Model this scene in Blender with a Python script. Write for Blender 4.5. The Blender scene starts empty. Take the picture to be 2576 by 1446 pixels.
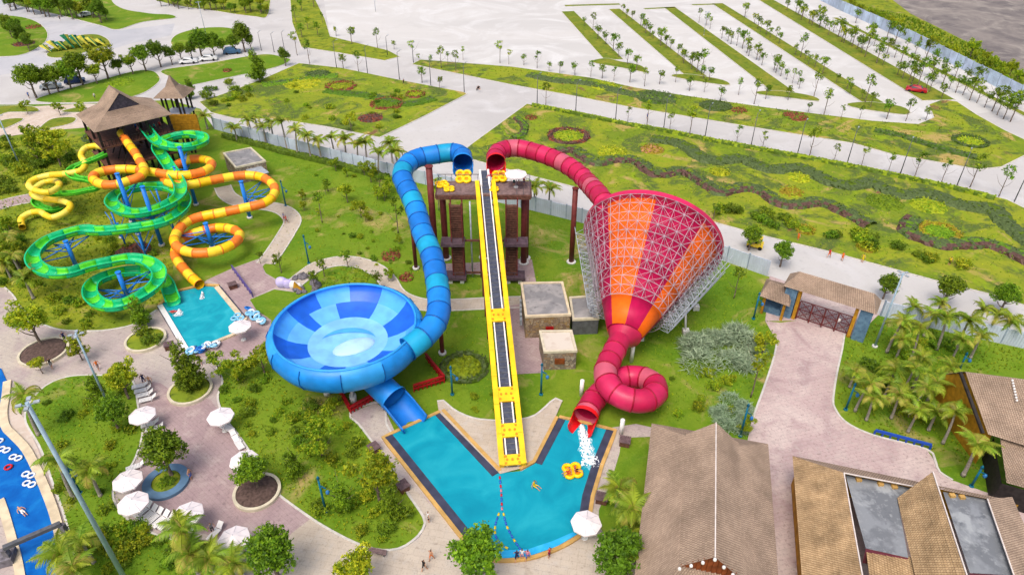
import bpy, math, random
from mathutils import Vector, Matrix
random.seed(7)
R = math.radians
PI = math.pi
sc = bpy.context.scene
COL = sc.collection
# ------------------------------------------------------------------ camera, sky, sun, exposure
CAMH = 60.0; FPX = 1717.0; PITCH = R(34.7)
SP, CP = math.sin(PITCH), math.cos(PITCH)
cam = bpy.data.objects.new('camera', bpy.data.cameras.new('camera'))
COL.objects.link(cam)
cam.location = (0, 0, CAMH); cam.rotation_euler = (R(90) - PITCH, 0, 0)
cam.data.sensor_width = 36; cam.data.lens = 36 * FPX / 2576
cam.data.clip_start = 1; cam.data.clip_end = 3000
sc.camera = cam
SUN_EL, SUN_ROT = R(62), R(205)
w = bpy.data.worlds.new('World'); sc.world = w; w.use_nodes = True
wn = w.node_tree.nodes; wl = w.node_tree.links
sky = wn.new('ShaderNodeTexSky'); sky.sky_type = 'NISHITA'; sky.sun_disc = False
sky.sun_elevation = SUN_EL; sky.sun_rotation = SUN_ROT
sky.dust_density = 7.0; sky.air_density = 1.0; sky.ozone_density = 1.0
wl.new(sky.outputs[0], wn['Background'].inputs[0]); wn['Background'].inputs[1].default_value = 0.15
sun = bpy.data.objects.new('sun', bpy.data.lights.new('sun', 'SUN')); COL.objects.link(sun)
sun.data.energy = 1.05; sun.data.angle = R(28); sun.data.color = (1.0, 0.965, 0.92)
# direction to the sun in the sky texture's convention
sd = Vector((math.sin(SUN_ROT) * math.cos(SUN_EL), math.cos(SUN_ROT) * math.cos(SUN_EL), math.sin(SUN_EL)))
sun.rotation_euler = sd.to_track_quat('Z', 'Y').to_euler()
vs = sc.view_settings; vs.view_transform = 'Standard'; vs.look = 'None'; vs.gamma = 1.0; vs.exposure = 0.27
vs.use_curve_mapping = False
sc.cycles.max_bounces = 6

# ------------------------------------------------------------------ helpers
def P(x, y, z=0.0):
    """survey point: sight line of the photograph met with the level z (2576 px wide survey grid)"""
    u = (x - 1288) / FPX; v = (y - 723) / FPX
    t = (CAMH - z) / (SP + v * CP)
    return Vector((u * t, t * (CP - v * SP), z))
def PP(pts, z=0.0): return [P(a, b, z) for a, b in pts]
def zat(bx, by, ty):
    p = P(bx, by); v = (ty - 723) / FPX; t = p.y / (CP - v * SP); return CAMH - t * (SP + v * CP)

MATS = {}
def mat(name, col, rough=0.6, var=0.15, scale=1.0, col2=None, metal=0.0, spec=0.3, bump=0.0, bscale=None,
        detail=4, obj_rand=0.0, trans=0.0, coat=0.0, ramp=(0.35, 0.65)):
    if name in MATS: return MATS[name]
    m = bpy.data.materials.new(name); m.use_nodes = True
    nt = m.node_tree; n = nt.nodes; l = nt.links
    b = n['Principled BSDF']
    b.inputs['Roughness'].default_value = rough; b.inputs['Metallic'].default_value = metal
    b.inputs['Specular IOR Level'].default_value = spec
    b.inputs['Coat Weight'].default_value = coat
    tc = n.new('ShaderNodeTexCoord'); ns = n.new('ShaderNodeTexNoise')
    ns.inputs['Scale'].default_value = scale; ns.inputs['Detail'].default_value = detail
    l.new(tc.outputs['Object'], ns.inputs['Vector'])
    cr = n.new('ShaderNodeValToRGB'); l.new(ns.outputs['Fac'], cr.inputs['Fac'])
    if col2 is None:
        c0 = [max(0, c * (1 - var)) for c in col]; c1 = [min(1, c * (1 + var)) for c in col]
    else: c0, c1 = col, col2
    cr.color_ramp.elements[0].position = ramp[0]; cr.color_ramp.elements[1].position = ramp[1]
    cr.color_ramp.elements[0].color = (*c0, 1); cr.color_ramp.elements[1].color = (*c1, 1)
    out = cr.outputs['Color']
    if obj_rand:
        oi = n.new('ShaderNodeObjectInfo'); hs = n.new('ShaderNodeHueSaturation')
        mr = n.new('ShaderNodeMapRange'); mr.inputs['To Min'].default_value = 1 - obj_rand; mr.inputs['To Max'].default_value = 1 + obj_rand
        l.new(oi.outputs['Random'], mr.inputs['Value']); l.new(mr.outputs[0], hs.inputs['Value'])
        mr2 = n.new('ShaderNodeMapRange'); mr2.inputs['To Min'].default_value = 0.5 - obj_rand * 0.08; mr2.inputs['To Max'].default_value = 0.5 + obj_rand * 0.08
        mu = n.new('ShaderNodeMath'); mu.operation = 'MULTIPLY'; mu.inputs[1].default_value = 7.31
        fr = n.new('ShaderNodeMath'); fr.operation = 'FRACT'
        l.new(oi.outputs['Random'], mu.inputs[0]); l.new(mu.outputs[0], fr.inputs[0]); l.new(fr.outputs[0], mr2.inputs['Value'])
        l.new(mr2.outputs[0], hs.inputs['Hue']); l.new(out, hs.inputs['Color']); out = hs.outputs['Color']
    l.new(out, b.inputs['Base Color'])
    if bump:
        bn = n.new('ShaderNodeTexNoise'); bn.inputs['Scale'].default_value = bscale or scale * 4; bn.inputs['Detail'].default_value = 3
        l.new(tc.outputs['Object'], bn.inputs['Vector'])
        bp = n.new('ShaderNodeBump'); bp.inputs['Strength'].default_value = bump; bp.inputs['Distance'].default_value = 0.1
        l.new(bn.outputs['Fac'], bp.inputs['Height']); l.new(bp.outputs[0], b.inputs['Normal'])
    if trans:
        tr = n.new('ShaderNodeBsdfTranslucent'); mx = n.new('ShaderNodeMixShader'); mx.inputs[0].default_value = trans
        l.new(out, tr.inputs['Color']); l.new(b.outputs[0], mx.inputs[1]); l.new(tr.outputs[0], mx.inputs[2])
        l.new(mx.outputs[0], n['Material Output'].inputs['Surface'])
    MATS[name] = m
    return m

def patchmat(name, layers, rough=0.85, bump=0.3, bscale=1.5, spec=0.1, tile=None):
    """layers: base colour then (colour, noise scale, lo, hi[, seed]) blended on top"""
    if name in MATS: return MATS[name]
    m = bpy.data.materials.new(name); m.use_nodes = True
    n = m.node_tree.nodes; l = m.node_tree.links; b = n['Principled BSDF']
    b.inputs['Roughness'].default_value = rough; b.inputs['Specular IOR Level'].default_value = spec
    tc = n.new('ShaderNodeTexCoord')
    cur = None
    for i, ly in enumerate(layers):
        if i == 0:
            rgb = n.new('ShaderNodeRGB'); rgb.outputs[0].default_value = (*ly, 1); cur = rgb.outputs[0]; continue
        col, s, lo, hi = ly[:4]
        mp = n.new('ShaderNodeMapping'); mp.inputs['Location'].default_value = (i * 17.3, i * 9.1, i * 3.7)
        l.new(tc.outputs['Object'], mp.inputs['Vector'])
        ns = n.new('ShaderNodeTexNoise'); ns.inputs['Scale'].default_value = s; ns.inputs['Detail'].default_value = 5
        ns.inputs['Roughness'].default_value = 0.6
        if len(ly) > 4: ns.inputs['Distortion'].default_value = ly[4]
        l.new(mp.outputs[0], ns.inputs['Vector'])
        mr = n.new('ShaderNodeMapRange'); mr.inputs['From Min'].default_value = lo; mr.inputs['From Max'].default_value = hi
        l.new(ns.outputs['Fac'], mr.inputs['Value'])
        mx = n.new('ShaderNodeMix'); mx.data_type = 'RGBA'
        l.new(mr.outputs[0], mx.inputs['Factor']); l.new(cur, mx.inputs['A']); mx.inputs['B'].default_value = (*col, 1)
        cur = mx.outputs['Result']
    if tile:
        br = n.new('ShaderNodeTexBrick'); br.inputs['Scale'].default_value = 1; br.inputs['Brick Width'].default_value = tile[0]; br.inputs['Row Height'].default_value = tile[1]; br.inputs['Mortar Size'].default_value = tile[2]
        br.inputs['Color1'].default_value = (1, 1, 1, 1); br.inputs['Color2'].default_value = (.86, .85, .86, 1); br.inputs['Mortar'].default_value = (.62, .60, .60, 1)
        mp = n.new('ShaderNodeMapping'); mp.inputs['Rotation'].default_value = (0, 0, tile[3]); l.new(tc.outputs['Object'], mp.inputs['Vector']); l.new(mp.outputs[0], br.inputs['Vector'])
        mx = n.new('ShaderNodeMix'); mx.data_type = 'RGBA'; mx.blend_type = 'MULTIPLY'; mx.inputs['Factor'].default_value = 0.4; l.new(cur, mx.inputs['A']); l.new(br.outputs['Color'], mx.inputs['B']); cur = mx.outputs['Result']
    l.new(cur, b.inputs['Base Color'])
    if bump:
        bn = n.new('ShaderNodeTexNoise'); bn.inputs['Scale'].default_value = bscale; bn.inputs['Detail'].default_value = 4
        l.new(tc.outputs['Object'], bn.inputs['Vector'])
        bp = n.new('ShaderNodeBump'); bp.inputs['Strength'].default_value = bump; bp.inputs['Distance'].default_value = 0.25
        l.new(bn.outputs['Fac'], bp.inputs['Height']); l.new(bp.outputs[0], b.inputs['Normal'])
    MATS[name] = m
    return m

def brickmat(name, c1, c2, cm, bw, bh, mortar=0.02, rough=0.8, uv=True, offset=0.5, noise=0.35, nscale=0.4, bump=0.4):
    if name in MATS: return MATS[name]
    m = bpy.data.materials.new(name); m.use_nodes = True
    n = m.node_tree.nodes; l = m.node_tree.links; b = n['Principled BSDF']
    b.inputs['Roughness'].default_value = rough; b.inputs['Specular IOR Level'].default_value = 0.2
    tc = n.new('ShaderNodeTexCoord'); br = n.new('ShaderNodeTexBrick')
    br.inputs['Color1'].default_value = (*c1, 1); br.inputs['Color2'].default_value = (*c2, 1); br.inputs['Mortar'].default_value = (*cm, 1)
    br.inputs['Scale'].default_value = 1; br.inputs['Brick Width'].default_value = bw; br.inputs['Row Height'].default_value = bh
    br.inputs['Mortar Size'].default_value = mortar; br.offset = offset
    l.new(tc.outputs['UV' if uv else 'Object'], br.inputs['Vector'])
    ns = n.new('ShaderNodeTexNoise'); ns.inputs['Scale'].default_value = nscale; ns.inputs['Detail'].default_value = 6
    l.new(tc.outputs['Object'], ns.inputs['Vector'])
    mr = n.new('ShaderNodeMapRange'); mr.inputs['From Min'].default_value = 0.3; mr.inputs['From Max'].default_value = 0.7
    mr.inputs['To Min'].default_value = 1 - noise; mr.inputs['To Max'].default_value = 1 + noise
    l.new(ns.outputs['Fac'], mr.inputs['Value'])
    hs = n.new('ShaderNodeHueSaturation'); l.new(br.outputs['Color'], hs.inputs['Color']); l.new(mr.outputs[0], hs.inputs['Value'])
    l.new(hs.outputs[0], b.inputs['Base Color'])
    if bump:
        bp = n.new('ShaderNodeBump'); bp.inputs['Strength'].default_value = bump; bp.inputs['Distance'].default_value = 0.05
        bp.invert = True
        l.new(br.outputs['Fac'], bp.inputs['Height']); l.new(bp.outputs[0], b.inputs['Normal'])
    MATS[name] = m
    return m

def stonemat(name, cols, scale, mortar=(0.12, 0.10, 0.08)):
    if name in MATS: return MATS[name]
    m = bpy.data.materials.new(name); m.use_nodes = True
    n = m.node_tree.nodes; l = m.node_tree.links; b = n['Principled BSDF']; b.inputs['Roughness'].default_value = 0.9
    tc = n.new('ShaderNodeTexCoord')
    vo = n.new('ShaderNodeTexVoronoi'); vo.inputs['Scale'].default_value = scale; l.new(tc.outputs['Object'], vo.inputs['Vector'])
    ve = n.new('ShaderNodeTexVoronoi'); ve.feature = 'DISTANCE_TO_EDGE'; ve.inputs['Scale'].default_value = scale; l.new(tc.outputs['Object'], ve.inputs['Vector'])
    sx = n.new('ShaderNodeSeparateColor'); l.new(vo.outputs['Color'], sx.inputs[0])
    cr = n.new('ShaderNodeValToRGB'); l.new(sx.outputs[0], cr.inputs[0])
    e = cr.color_ramp.elements
    e[0].color = (*cols[0], 1); e[1].color = (*cols[-1], 1)
    for i, c in enumerate(cols[1:-1]):
        x = e.new((i + 1) / (len(cols) - 1)); x.color = (*c, 1)
    mr = n.new('ShaderNodeMapRange'); mr.inputs['From Max'].default_value = 0.07; l.new(ve.outputs['Distance'], mr.inputs['Value'])
    mx = n.new('ShaderNodeMix'); mx.data_type = 'RGBA'; l.new(mr.outputs[0], mx.inputs['Factor'])
    mx.inputs['A'].default_value = (*mortar, 1); l.new(cr.outputs[0], mx.inputs['B']); l.new(mx.outputs['Result'], b.inputs['Base Color'])
    bp = n.new('ShaderNodeBump'); bp.inputs['Strength'].default_value = 0.6; bp.inputs['Distance'].default_value = 0.06
    l.new(mr.outputs[0], bp.inputs['Height']); l.new(bp.outputs[0], b.inputs['Normal'])
    MATS[name] = m
    return m

ORG = {}
def reg(o, org): ORG[o.as_pointer()] = org
def tag(o, label=None, cat=None, group=None, kind=None):
    if label: o['label'] = label
    if cat: o['category'] = cat
    if group: o['group'] = group
    if kind: o['kind'] = kind
    return o
def thing(name, label, cat, loc=(0, 0, 0), group=None):
    o = bpy.data.objects.new(name, None); COL.objects.link(o); o.location = loc; o.empty_display_size = 0.3
    reg(o, Vector(loc)); return tag(o, label, cat, group)

def frames(pts):
    n = len(pts); out = []
    for i in range(n):
        t = (pts[min(i + 1, n - 1)] - pts[max(i - 1, 0)]).normalized()
        r = t.cross(Vector((0, 0, 1)))
        if r.length < 1e-4: r = Vector((1, 0, 0))
        r.normalize(); u = r.cross(t).normalized(); out.append((t, r, u))
    return out

class MB:
    def __init__(s): s.v = []; s.f = []; s.m = []; s.s = []; s.uv = {}
    def add(s, vs_, fs, m=0, smooth=False):
        o = len(s.v); s.v.extend(Vector(a) for a in vs_)
        for f in fs: s.f.append(tuple(i + o for i in f)); s.m.append(m); s.s.append(smooth)
        return s
    def box(s, c, size, rz=0.0, m=0):
        c = Vector(c); hx, hy, hz = size[0] / 2, size[1] / 2, size[2] / 2; ca, sa = math.cos(rz), math.sin(rz); vs_ = []
        for dz in (-hz, hz):
            for dx, dy in ((-hx, -hy), (hx, -hy), (hx, hy), (-hx, hy)):
                vs_.append((c.x + dx * ca - dy * sa, c.y + dx * sa + dy * ca, c.z + dz))
        return s.add(vs_, [(3, 2, 1, 0), (4, 5, 6, 7), (0, 1, 5, 4), (1, 2, 6, 5), (2, 3, 7, 6), (3, 0, 4, 7)], m)
    def beam(s, a, b, wd, h, m=0, up=None):
        a, b = Vector(a), Vector(b); t = (b - a).normalized(); r = t.cross(up or Vector((0, 0, 1)))
        if r.length < 1e-3: r = Vector((1, 0, 0))
        r.normalize(); u = r.cross(t); vs_ = []
        for p in (a, b):
            for x, y in ((-1, -1), (1, -1), (1, 1), (-1, 1)): vs_.append(p + r * (x * wd / 2) + u * (y * h / 2))
        return s.add(vs_, [(0, 1, 2, 3), (7, 6, 5, 4), (1, 0, 4, 5), (2, 1, 5, 6), (3, 2, 6, 7), (0, 3, 7, 4)], m)
    def cyl(s, a, b, r0, r1=None, n=8, m=0, cap=True, smooth=True):
        a, b = Vector(a), Vector(b); r1 = r0 if r1 is None else r1
        t = (b - a).normalized(); x = t.cross(Vector((0, 0, 1)))
        if x.length < 1e-3: x = Vector((1, 0, 0))
        x.normalize(); y = t.cross(x); vs_ = []
        for p, r in ((a, r0), (b, r1)):
            for k in range(n):
                an = 2 * PI * k / n; vs_.append(p + x * (r * math.cos(an)) + y * (r * math.sin(an)))
        s.add(vs_, [(k, (k + 1) % n, n + (k + 1) % n, n + k) for k in range(n)], m, smooth)
        if cap:
            o = len(s.v) - 2 * n
            s.f.append(tuple(range(o + n - 1, o - 1, -1))); s.m.append(m); s.s.append(False)
            s.f.append(tuple(range(o + n, o + 2 * n))); s.m.append(m); s.s.append(False)
        return s
    def prism(s, poly, z0, z1, m=0, mt=None, top=True):
        n = len(poly); a = sum(poly[i][0] * poly[(i + 1) % n][1] - poly[(i + 1) % n][0] * poly[i][1] for i in range(n))
        if a < 0: poly = poly[::-1]
        vs_ = [(p[0], p[1], z0) for p in poly] + [(p[0], p[1], z1) for p in poly]
        s.add(vs_, [(k, (k + 1) % n, n + (k + 1) % n, n + k) for k in range(n)], m)
        if top:
            o = len(s.v) - 2 * n; s.f.append(tuple(range(o + n, o + 2 * n))); s.m.append(m if mt is None else mt); s.s.append(False)
        return s
    def sweep(s, pts, prof, m=0, closed=True, cap=False, smooth=True, fr=None):
        fr = fr or frames(pts); k = len(prof); vs_ = []
        for p, (t, r, u) in zip(pts, fr):
            for a, b in prof: vs_.append(p + r * a + u * b)
        fs = []
        for i in range(len(pts) - 1):
            for j in range(k if closed else k - 1):
                j2 = (j + 1) % k; fs.append((i * k + j, i * k + j2, (i + 1) * k + j2, (i + 1) * k + j))
        s.add(vs_, fs, m, smooth)
        if cap:
            o = len(s.v) - len(vs_); s.f.append(tuple(o + j for j in range(k))[::-1]); s.m.append(m); s.s.append(False)
            e = o + (len(pts) - 1) * k; s.f.append(tuple(e + j for j in range(k))); s.m.append(m); s.s.append(False)
        return s
    def torus(s, c, Rr, r, n=20, k=8, m=0, axis=Vector((0, 0, 1)), sy=1.0):
        c = Vector(c); ax = Vector(axis).normalized(); x = ax.orthogonal().normalized()
        if abs(ax.z) > 0.99: x = Vector((1, 0, 0))
        y = ax.cross(x); vs_ = []
        for i in range(n):
            a = 2 * PI * i / n; d = x * math.cos(a) + y * (math.sin(a) * sy)
            for j in range(k):
                b = 2 * PI * j / k; vs_.append(c + d * Rr + d.normalized() * (r * math.cos(b)) + ax * (r * math.sin(b)))
        return s.add(vs_, [(i * k + j, ((i + 1) % n) * k + j, ((i + 1) % n) * k + (j + 1) % k, i * k + (j + 1) % k) for i in range(n) for j in range(k)], m, True)
    def ell(s, c, r, n=10, k=6, m=0, jit=0.0, half=False, rz=0.0):
        c = Vector(c); vs_ = []; ca, sa = math.cos(rz), math.sin(rz)
        for j in range(k + 1):
            ph = (PI / 2 if half else PI) * j / k
            for i in range(n):
                a = 2 * PI * i / n; q = 1 + random.uniform(-jit, jit)
                x, y = r[0] * q * math.sin(ph) * math.cos(a), r[1] * q * math.sin(ph) * math.sin(a)
                vs_.append((c.x + x * ca - y * sa, c.y + x * sa + y * ca, c.z + r[2] * q * math.cos(ph)))
        return s.add(vs_, [(j * n + i, (j + 1) * n + i, (j + 1) * n + (i + 1) % n, j * n + (i + 1) % n) for j in range(k) for i in range(n)], m, True)
    def quad(s, a, b, c, d, m=0, uv=None):
        s.add([a, b, c, d], [(0, 1, 2, 3)], m)
        if uv: s.uv[len(s.f) - 1] = uv
        return s
    def mesh(s, name, mats, org=Vector((0, 0, 0))):
        me = bpy.data.meshes.new(name); me.from_pydata([tuple(v - org) for v in s.v], [], s.f)
        for m in mats: me.materials.append(MATS[m] if isinstance(m, str) else m)
        me.polygons.foreach_set('material_index', s.m); me.polygons.foreach_set('use_smooth', s.s)
        if s.uv:
            ul = me.uv_layers.new(name='UVMap')
            for fi, uv in s.uv.items():
                for li, q in zip(me.polygons[fi].loop_indices, uv): ul.data[li].uv = q
        me.update(); return me
    def build(s, name, mats, parent=None, label=None, cat=None, group=None, kind=None, org=None):
        if isinstance(mats, str) or not isinstance(mats, (list, tuple)): mats = [mats]
        if parent is not None: o_ = ORG.get(parent.as_pointer(), Vector((0, 0, 0)))
        else: o_ = Vector(org) if org is not None else Vector((0, 0, 0))
        ob = bpy.data.objects.new(name, s.mesh(name, mats, o_)); COL.objects.link(ob)
        if parent is not None: ob.parent = parent
        else: ob.location = o_
        reg(ob, o_); return tag(ob, label, cat, group, kind)

def inst(name, me, parent, loc=(0, 0, 0), rot=(0, 0, 0), sc_=1.0):
    o = bpy.data.objects.new(name, me); COL.objects.link(o); o.parent = parent
    o.location = loc; o.rotation_euler = rot; o.scale = (sc_, sc_, sc_) if not isinstance(sc_, (tuple, list)) else sc_
    return o

def spline(pts, step, closed=False):
    """Catmull-Rom through pts, resampled at equal arc steps"""
    pts = [Vector(p) for p in pts]; n = len(pts); d = []
    for i in range(n if closed else n - 1):
        p0 = pts[(i - 1) % n] if (closed or i > 0) else pts[0] * 2 - pts[1]
        p1 = pts[i]; p2 = pts[(i + 1) % n]
        p3 = pts[(i + 2) % n] if (closed or i + 2 < n) else p2 * 2 - p1
        for k in range(10):
            t = k / 10
            d.append(0.5 * ((2 * p1) + (p2 - p0) * t + (2 * p0 - 5 * p1 + 4 * p2 - p3) * t * t + (3 * p1 - p0 - 3 * p2 + p3) * t ** 3))
    d.append(pts[0] if closed else pts[-1])
    L = [0]
    for a, b in zip(d, d[1:]): L.append(L[-1] + (b - a).length)
    m = max(2, round(L[-1] / step)); out = []; j = 0
    for i in range(m + 1):
        s_ = L[-1] * i / m
        while j < len(L) - 2 and L[j + 1] < s_: j += 1
        q = (s_ - L[j]) / max(1e-6, L[j + 1] - L[j]); out.append(d[j].lerp(d[j + 1], q))
    return out[:-1] if closed else out

def trace(px, zf, step=0.5, iters=5):
    """3-D path from survey points whose height follows zf(fraction of length)"""
    n = len(px); z = [zf(i / (n - 1)) for i in range(n)]
    for _ in range(iters):
        w_ = [P(a, b, c) for (a, b), c in zip(px, z)]
        L = [0]
        for a, b in zip(w_, w_[1:]): L.append(L[-1] + (b - a).length)
        z = [zf(q / L[-1]) for q in L]
    return spline([P(a, b, c) for (a, b), c in zip(px, z)], step)
def lerpf(tab):
    def f(t):
        for (a, x), (b, y) in zip(tab, tab[1:]):
            if t <= b: return x + (y - x) * (t - a) / max(1e-6, b - a)
        return tab[-1][1]
    return f
def inset(poly, d):
    n = len(poly); a = sum(poly[i][0] * poly[(i + 1) % n][1] - poly[(i + 1) % n][0] * poly[i][1] for i in range(n)); sg = 1 if a > 0 else -1
    out = []
    for i in range(n):
        p, c, q = Vector(poly[i - 1][:2]), Vector(poly[i][:2]), Vector(poly[(i + 1) % n][:2])
        e1, e2 = (c - p).normalized(), (q - c).normalized()
        n1, n2 = Vector((-e1.y, e1.x)) * sg, Vector((-e2.y, e2.x)) * sg
        b = n1 + n2
        b = n1 if b.length < 1e-3 else b.normalized()
        k = d / max(0.5, b.dot(n1)); out.append((c + b * k).to_tuple())
    return out
def inpoly(x, y, poly):
    c = False; n = len(poly); j = n - 1
    for i in range(n):
        if (poly[i][1] > y) != (poly[j][1] > y) and x < (poly[j][0] - poly[i][0]) * (y - poly[i][1]) / (poly[j][1] - poly[i][1]) + poly[i][0]: c = not c
        j = i
    return c
ORDN = ['first', 'second', 'third', 'fourth', 'fifth', 'sixth', 'seventh', 'eighth', 'ninth', 'tenth', 'eleventh', 'twelfth', 'thirteenth', 'fourteenth',
        'fifteenth', 'sixteenth', 'seventeenth', 'eighteenth', 'nineteenth', 'twentieth', 'twenty-first', 'twenty-second', 'twenty-third', 'twenty-fourth', 'twenty-fifth',
        'twenty-sixth', 'twenty-seventh', 'twenty-eighth', 'twenty-ninth', 'thirtieth']

# ------------------------------------------------------------------ materials
LAWN = ((0.098, 0.20, 0.012), ((0.165, 0.245, 0.018), 0.10, 0.40, 0.62, 0.6), ((0.38, 0.30, 0.11), 0.13, 0.555, 0.69, 1.0), ((0.10, 0.195, 0.006), 0.45, 0.5, 0.72, 0.4), ((0.17, 0.27, 0.018), 2.2, 0.5, 0.75), ((0.07, 0.14, 0.006), 5.0, 0.58, 0.75))
patchmat('lawn', LAWN)
patchmat('garden_turf', ((0.15, 0.22, 0.018), ((0.25, 0.285, 0.022), 0.055, 0.42, 0.56, 1.2), ((0.09, 0.13, 0.03), 0.075, 0.50, 0.58, 2.0), ((0.40, 0.295, 0.10), 0.07, 0.57, 0.65, 2.0), ((0.19, 0.10, 0.055), 0.06, 0.66, 0.70, 2.0), ((0.22, 0.31, 0.014), 0.4, 0.52, 0.68, 1.0), ((0.105, 0.17, 0.014), 0.9, 0.54, 0.70, 0.6), ((0.25, 0.27, 0.03), 2.0, 0.56, 0.72)), bump=0.5, bscale=0.9)
patchmat('median_turf', ((0.15, 0.20, 0.02), ((0.24, 0.24, 0.03), 0.2, 0.45, 0.65), ((0.08, 0.14, 0.015), 0.8, 0.5, 0.7)))
patchmat('wild_turf', ((0.165, 0.225, 0.018), ((0.25, 0.28, 0.02), 0.25, 0.42, 0.6, 0.8), ((0.07, 0.11, 0.012), 0.5, 0.52, 0.68, 0.6), ((0.31, 0.25, 0.09), 0.2, 0.58, 0.70, 0.8)), bump=0.6, bscale=1.2)
patchmat('concrete', ((0.50, 0.49, 0.48), ((0.445, 0.435, 0.43), 0.035, 0.42, 0.6, 0.8), ((0.53, 0.525, 0.525), 0.12, 0.5, 0.7, 1.0), ((0.40, 0.395, 0.40), 0.9, 0.58, 0.78), ((0.44, 0.43, 0.42), 3.0, 0.58, 0.75)), bump=0.05)
patchmat('lot_concrete', ((0.55, 0.54, 0.525), ((0.485, 0.48, 0.47), 0.010, 0.40, 0.60, 1.0), ((0.60, 0.60, 0.595), 0.04, 0.48, 0.66, 2.5), ((0.49, 0.48, 0.465), 0.09, 0.56, 0.75, 0.8), ((0.50, 0.495, 0.485), 1.5, 0.56, 0.75)), bump=0.03)
patchmat('asphalt_pale', ((0.40, 0.41, 0.44), ((0.48, 0.48, 0.50), 0.04, 0.4, 0.6, 1.0), ((0.36, 0.36, 0.38), 0.3, 0.55, 0.75)), bump=0.05)
patchmat('plaza_stone', ((0.44, 0.37, 0.355), ((0.49, 0.435, 0.375), 0.12, 0.4, 0.6, 0.6), ((0.37, 0.295, 0.30), 0.3, 0.5, 0.7, 0.5), ((0.43, 0.385, 0.36), 2.5, 0.5, 0.75), ((0.27, 0.225, 0.22), 0.8, 0.60, 0.75), ((0.30, 0.26, 0.25), 6.0, 0.55, 0.7)), bump=0.1, tile=(1.2, 0.6, 0.03, 0.4))
patchmat('plaza_pink', ((0.40, 0.30, 0.30), ((0.34, 0.25, 0.26), 0.22, 0.42, 0.62, 0.5), ((0.47, 0.38, 0.36), 0.5, 0.5, 0.7, 0.5), ((0.235, 0.175, 0.18), 1.7, 0.56, 0.75), ((0.26, 0.20, 0.20), 6.0, 0.55, 0.7)), bump=0.1, tile=(0.9, 0.45, 0.03, 0.7))
patchmat('plaza_cream', ((0.52, 0.455, 0.375), ((0.455, 0.39, 0.315), 0.3, 0.45, 0.65, 0.6), ((0.50, 0.455, 0.40), 0.9, 0.5, 0.7), ((0.33, 0.28, 0.23), 1.4, 0.58, 0.75), ((0.36, 0.31, 0.26), 6.0, 0.55, 0.7)), bump=0.1, tile=(1.6, 0.8, 0.03, 0.2))
patchmat('drive_pink', ((0.49, 0.375, 0.365), ((0.58, 0.485, 0.455), 0.14, 0.42, 0.62, 0.8), ((0.39, 0.285, 0.29), 0.3, 0.50, 0.68, 0.6), ((0.46, 0.385, 0.365), 2.0, 0.5, 0.72), ((0.29, 0.22, 0.22), 4.0, 0.56, 0.72)), bump=0.1, tile=(1.0, 0.5, 0.03, -0.25))
patchmat('sand_path', ((0.56, 0.47, 0.40), ((0.48, 0.39, 0.31), 0.4, 0.45, 0.65), ((0.60, 0.54, 0.48), 1.2, 0.5, 0.7)), bump=0.1)
patchmat('mud', ((0.24, 0.215, 0.20), ((0.15, 0.135, 0.135), 0.03, 0.42, 0.58, 3.0), ((0.33, 0.30, 0.27), 0.05, 0.5, 0.7, 3.0), ((0.20, 0.18, 0.17), 0.3, 0.5, 0.7)), bump=0.3)
mat('kerb', (0.55, 0.53, 0.49), 0.85, 0.12, 1.5)
mat('kerb_cream', (0.58, 0.53, 0.40), 0.85, 0.12, 1.5)
mat('leaf_light', (0.29, 0.42, 0.018), 0.55, 0.25, 2, trans=0.45, obj_rand=0.25)
mat('leaf_mid', (0.19, 0.31, 0.016), 0.55, 0.25, 2, trans=0.42, obj_rand=0.25)
mat('leaf_dark', (0.105, 0.19, 0.016), 0.55, 0.25, 2, trans=0.4, obj_rand=0.2)
mat('leaf_yellow', (0.45, 0.50, 0.018), 0.55, 0.25, 2, trans=0.35, obj_rand=0.2)
mat('leaf_silver', (0.40, 0.52, 0.34), 0.6, 0.2, 2, trans=0.3, obj_rand=0.15)
mat('leaf_silver_dark', (0.28, 0.39, 0.25), 0.6, 0.2, 2, trans=0.25, obj_rand=0.15)
mat('leaf_red', (0.26, 0.07, 0.035), 0.6, 0.35, 3, trans=0.2)
mat('leaf_purple', (0.13, 0.07, 0.055), 0.6, 0.35, 3, trans=0.2)
mat('leaf_blue', (0.095, 0.14, 0.042), 0.6, 0.3, 3, trans=0.2)
mat('leaf_ochre', (0.36, 0.27, 0.02), 0.6, 0.3, 3, trans=0.3)
mat('frond', (0.26, 0.36, 0.025), 0.5, 0.3, 0.8, trans=0.35, obj_rand=0.3)
mat('frond_dry', (0.38, 0.36, 0.06), 0.5, 0.3, 0.8, trans=0.35, obj_rand=0.2)
mat('bark', (0.17, 0.13, 0.10), 0.9, 0.3, 6, bump=0.4)
mat('palm_bark', (0.30, 0.27, 0.23), 0.9, 0.25, 5, bump=0.4)
mat('soil', (0.10, 0.065, 0.055), 0.95, 0.35, 3, bump=0.5)
GL = dict(rough=0.42, spec=0.35, coat=0.05, scale=0.6, detail=8)
mat('blue_a', (0.008, 0.165, 0.58), var=0.13, **GL); mat('blue_b', (0.010, 0.225, 0.68), var=0.13, **GL)
mat('blue_teal', (0.008, 0.32, 0.56), var=0.13, **GL); mat('blue_flange', (0.003, 0.10, 0.38), var=0.1, rough=0.4)
mat('bowl_light', (0.07, 0.36, 0.86), var=0.13, **GL); mat('bowl_dark', (0.010, 0.12, 0.62), var=0.13, **GL)
mat('bowl_mid', (0.12, 0.42, 0.86), var=0.13, **GL); mat('bowl_out', (0.010, 0.235, 0.68), var=0.14, **GL); mat('bowl_out_b', (0.03, 0.32, 0.76), var=0.14, **GL)
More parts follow.
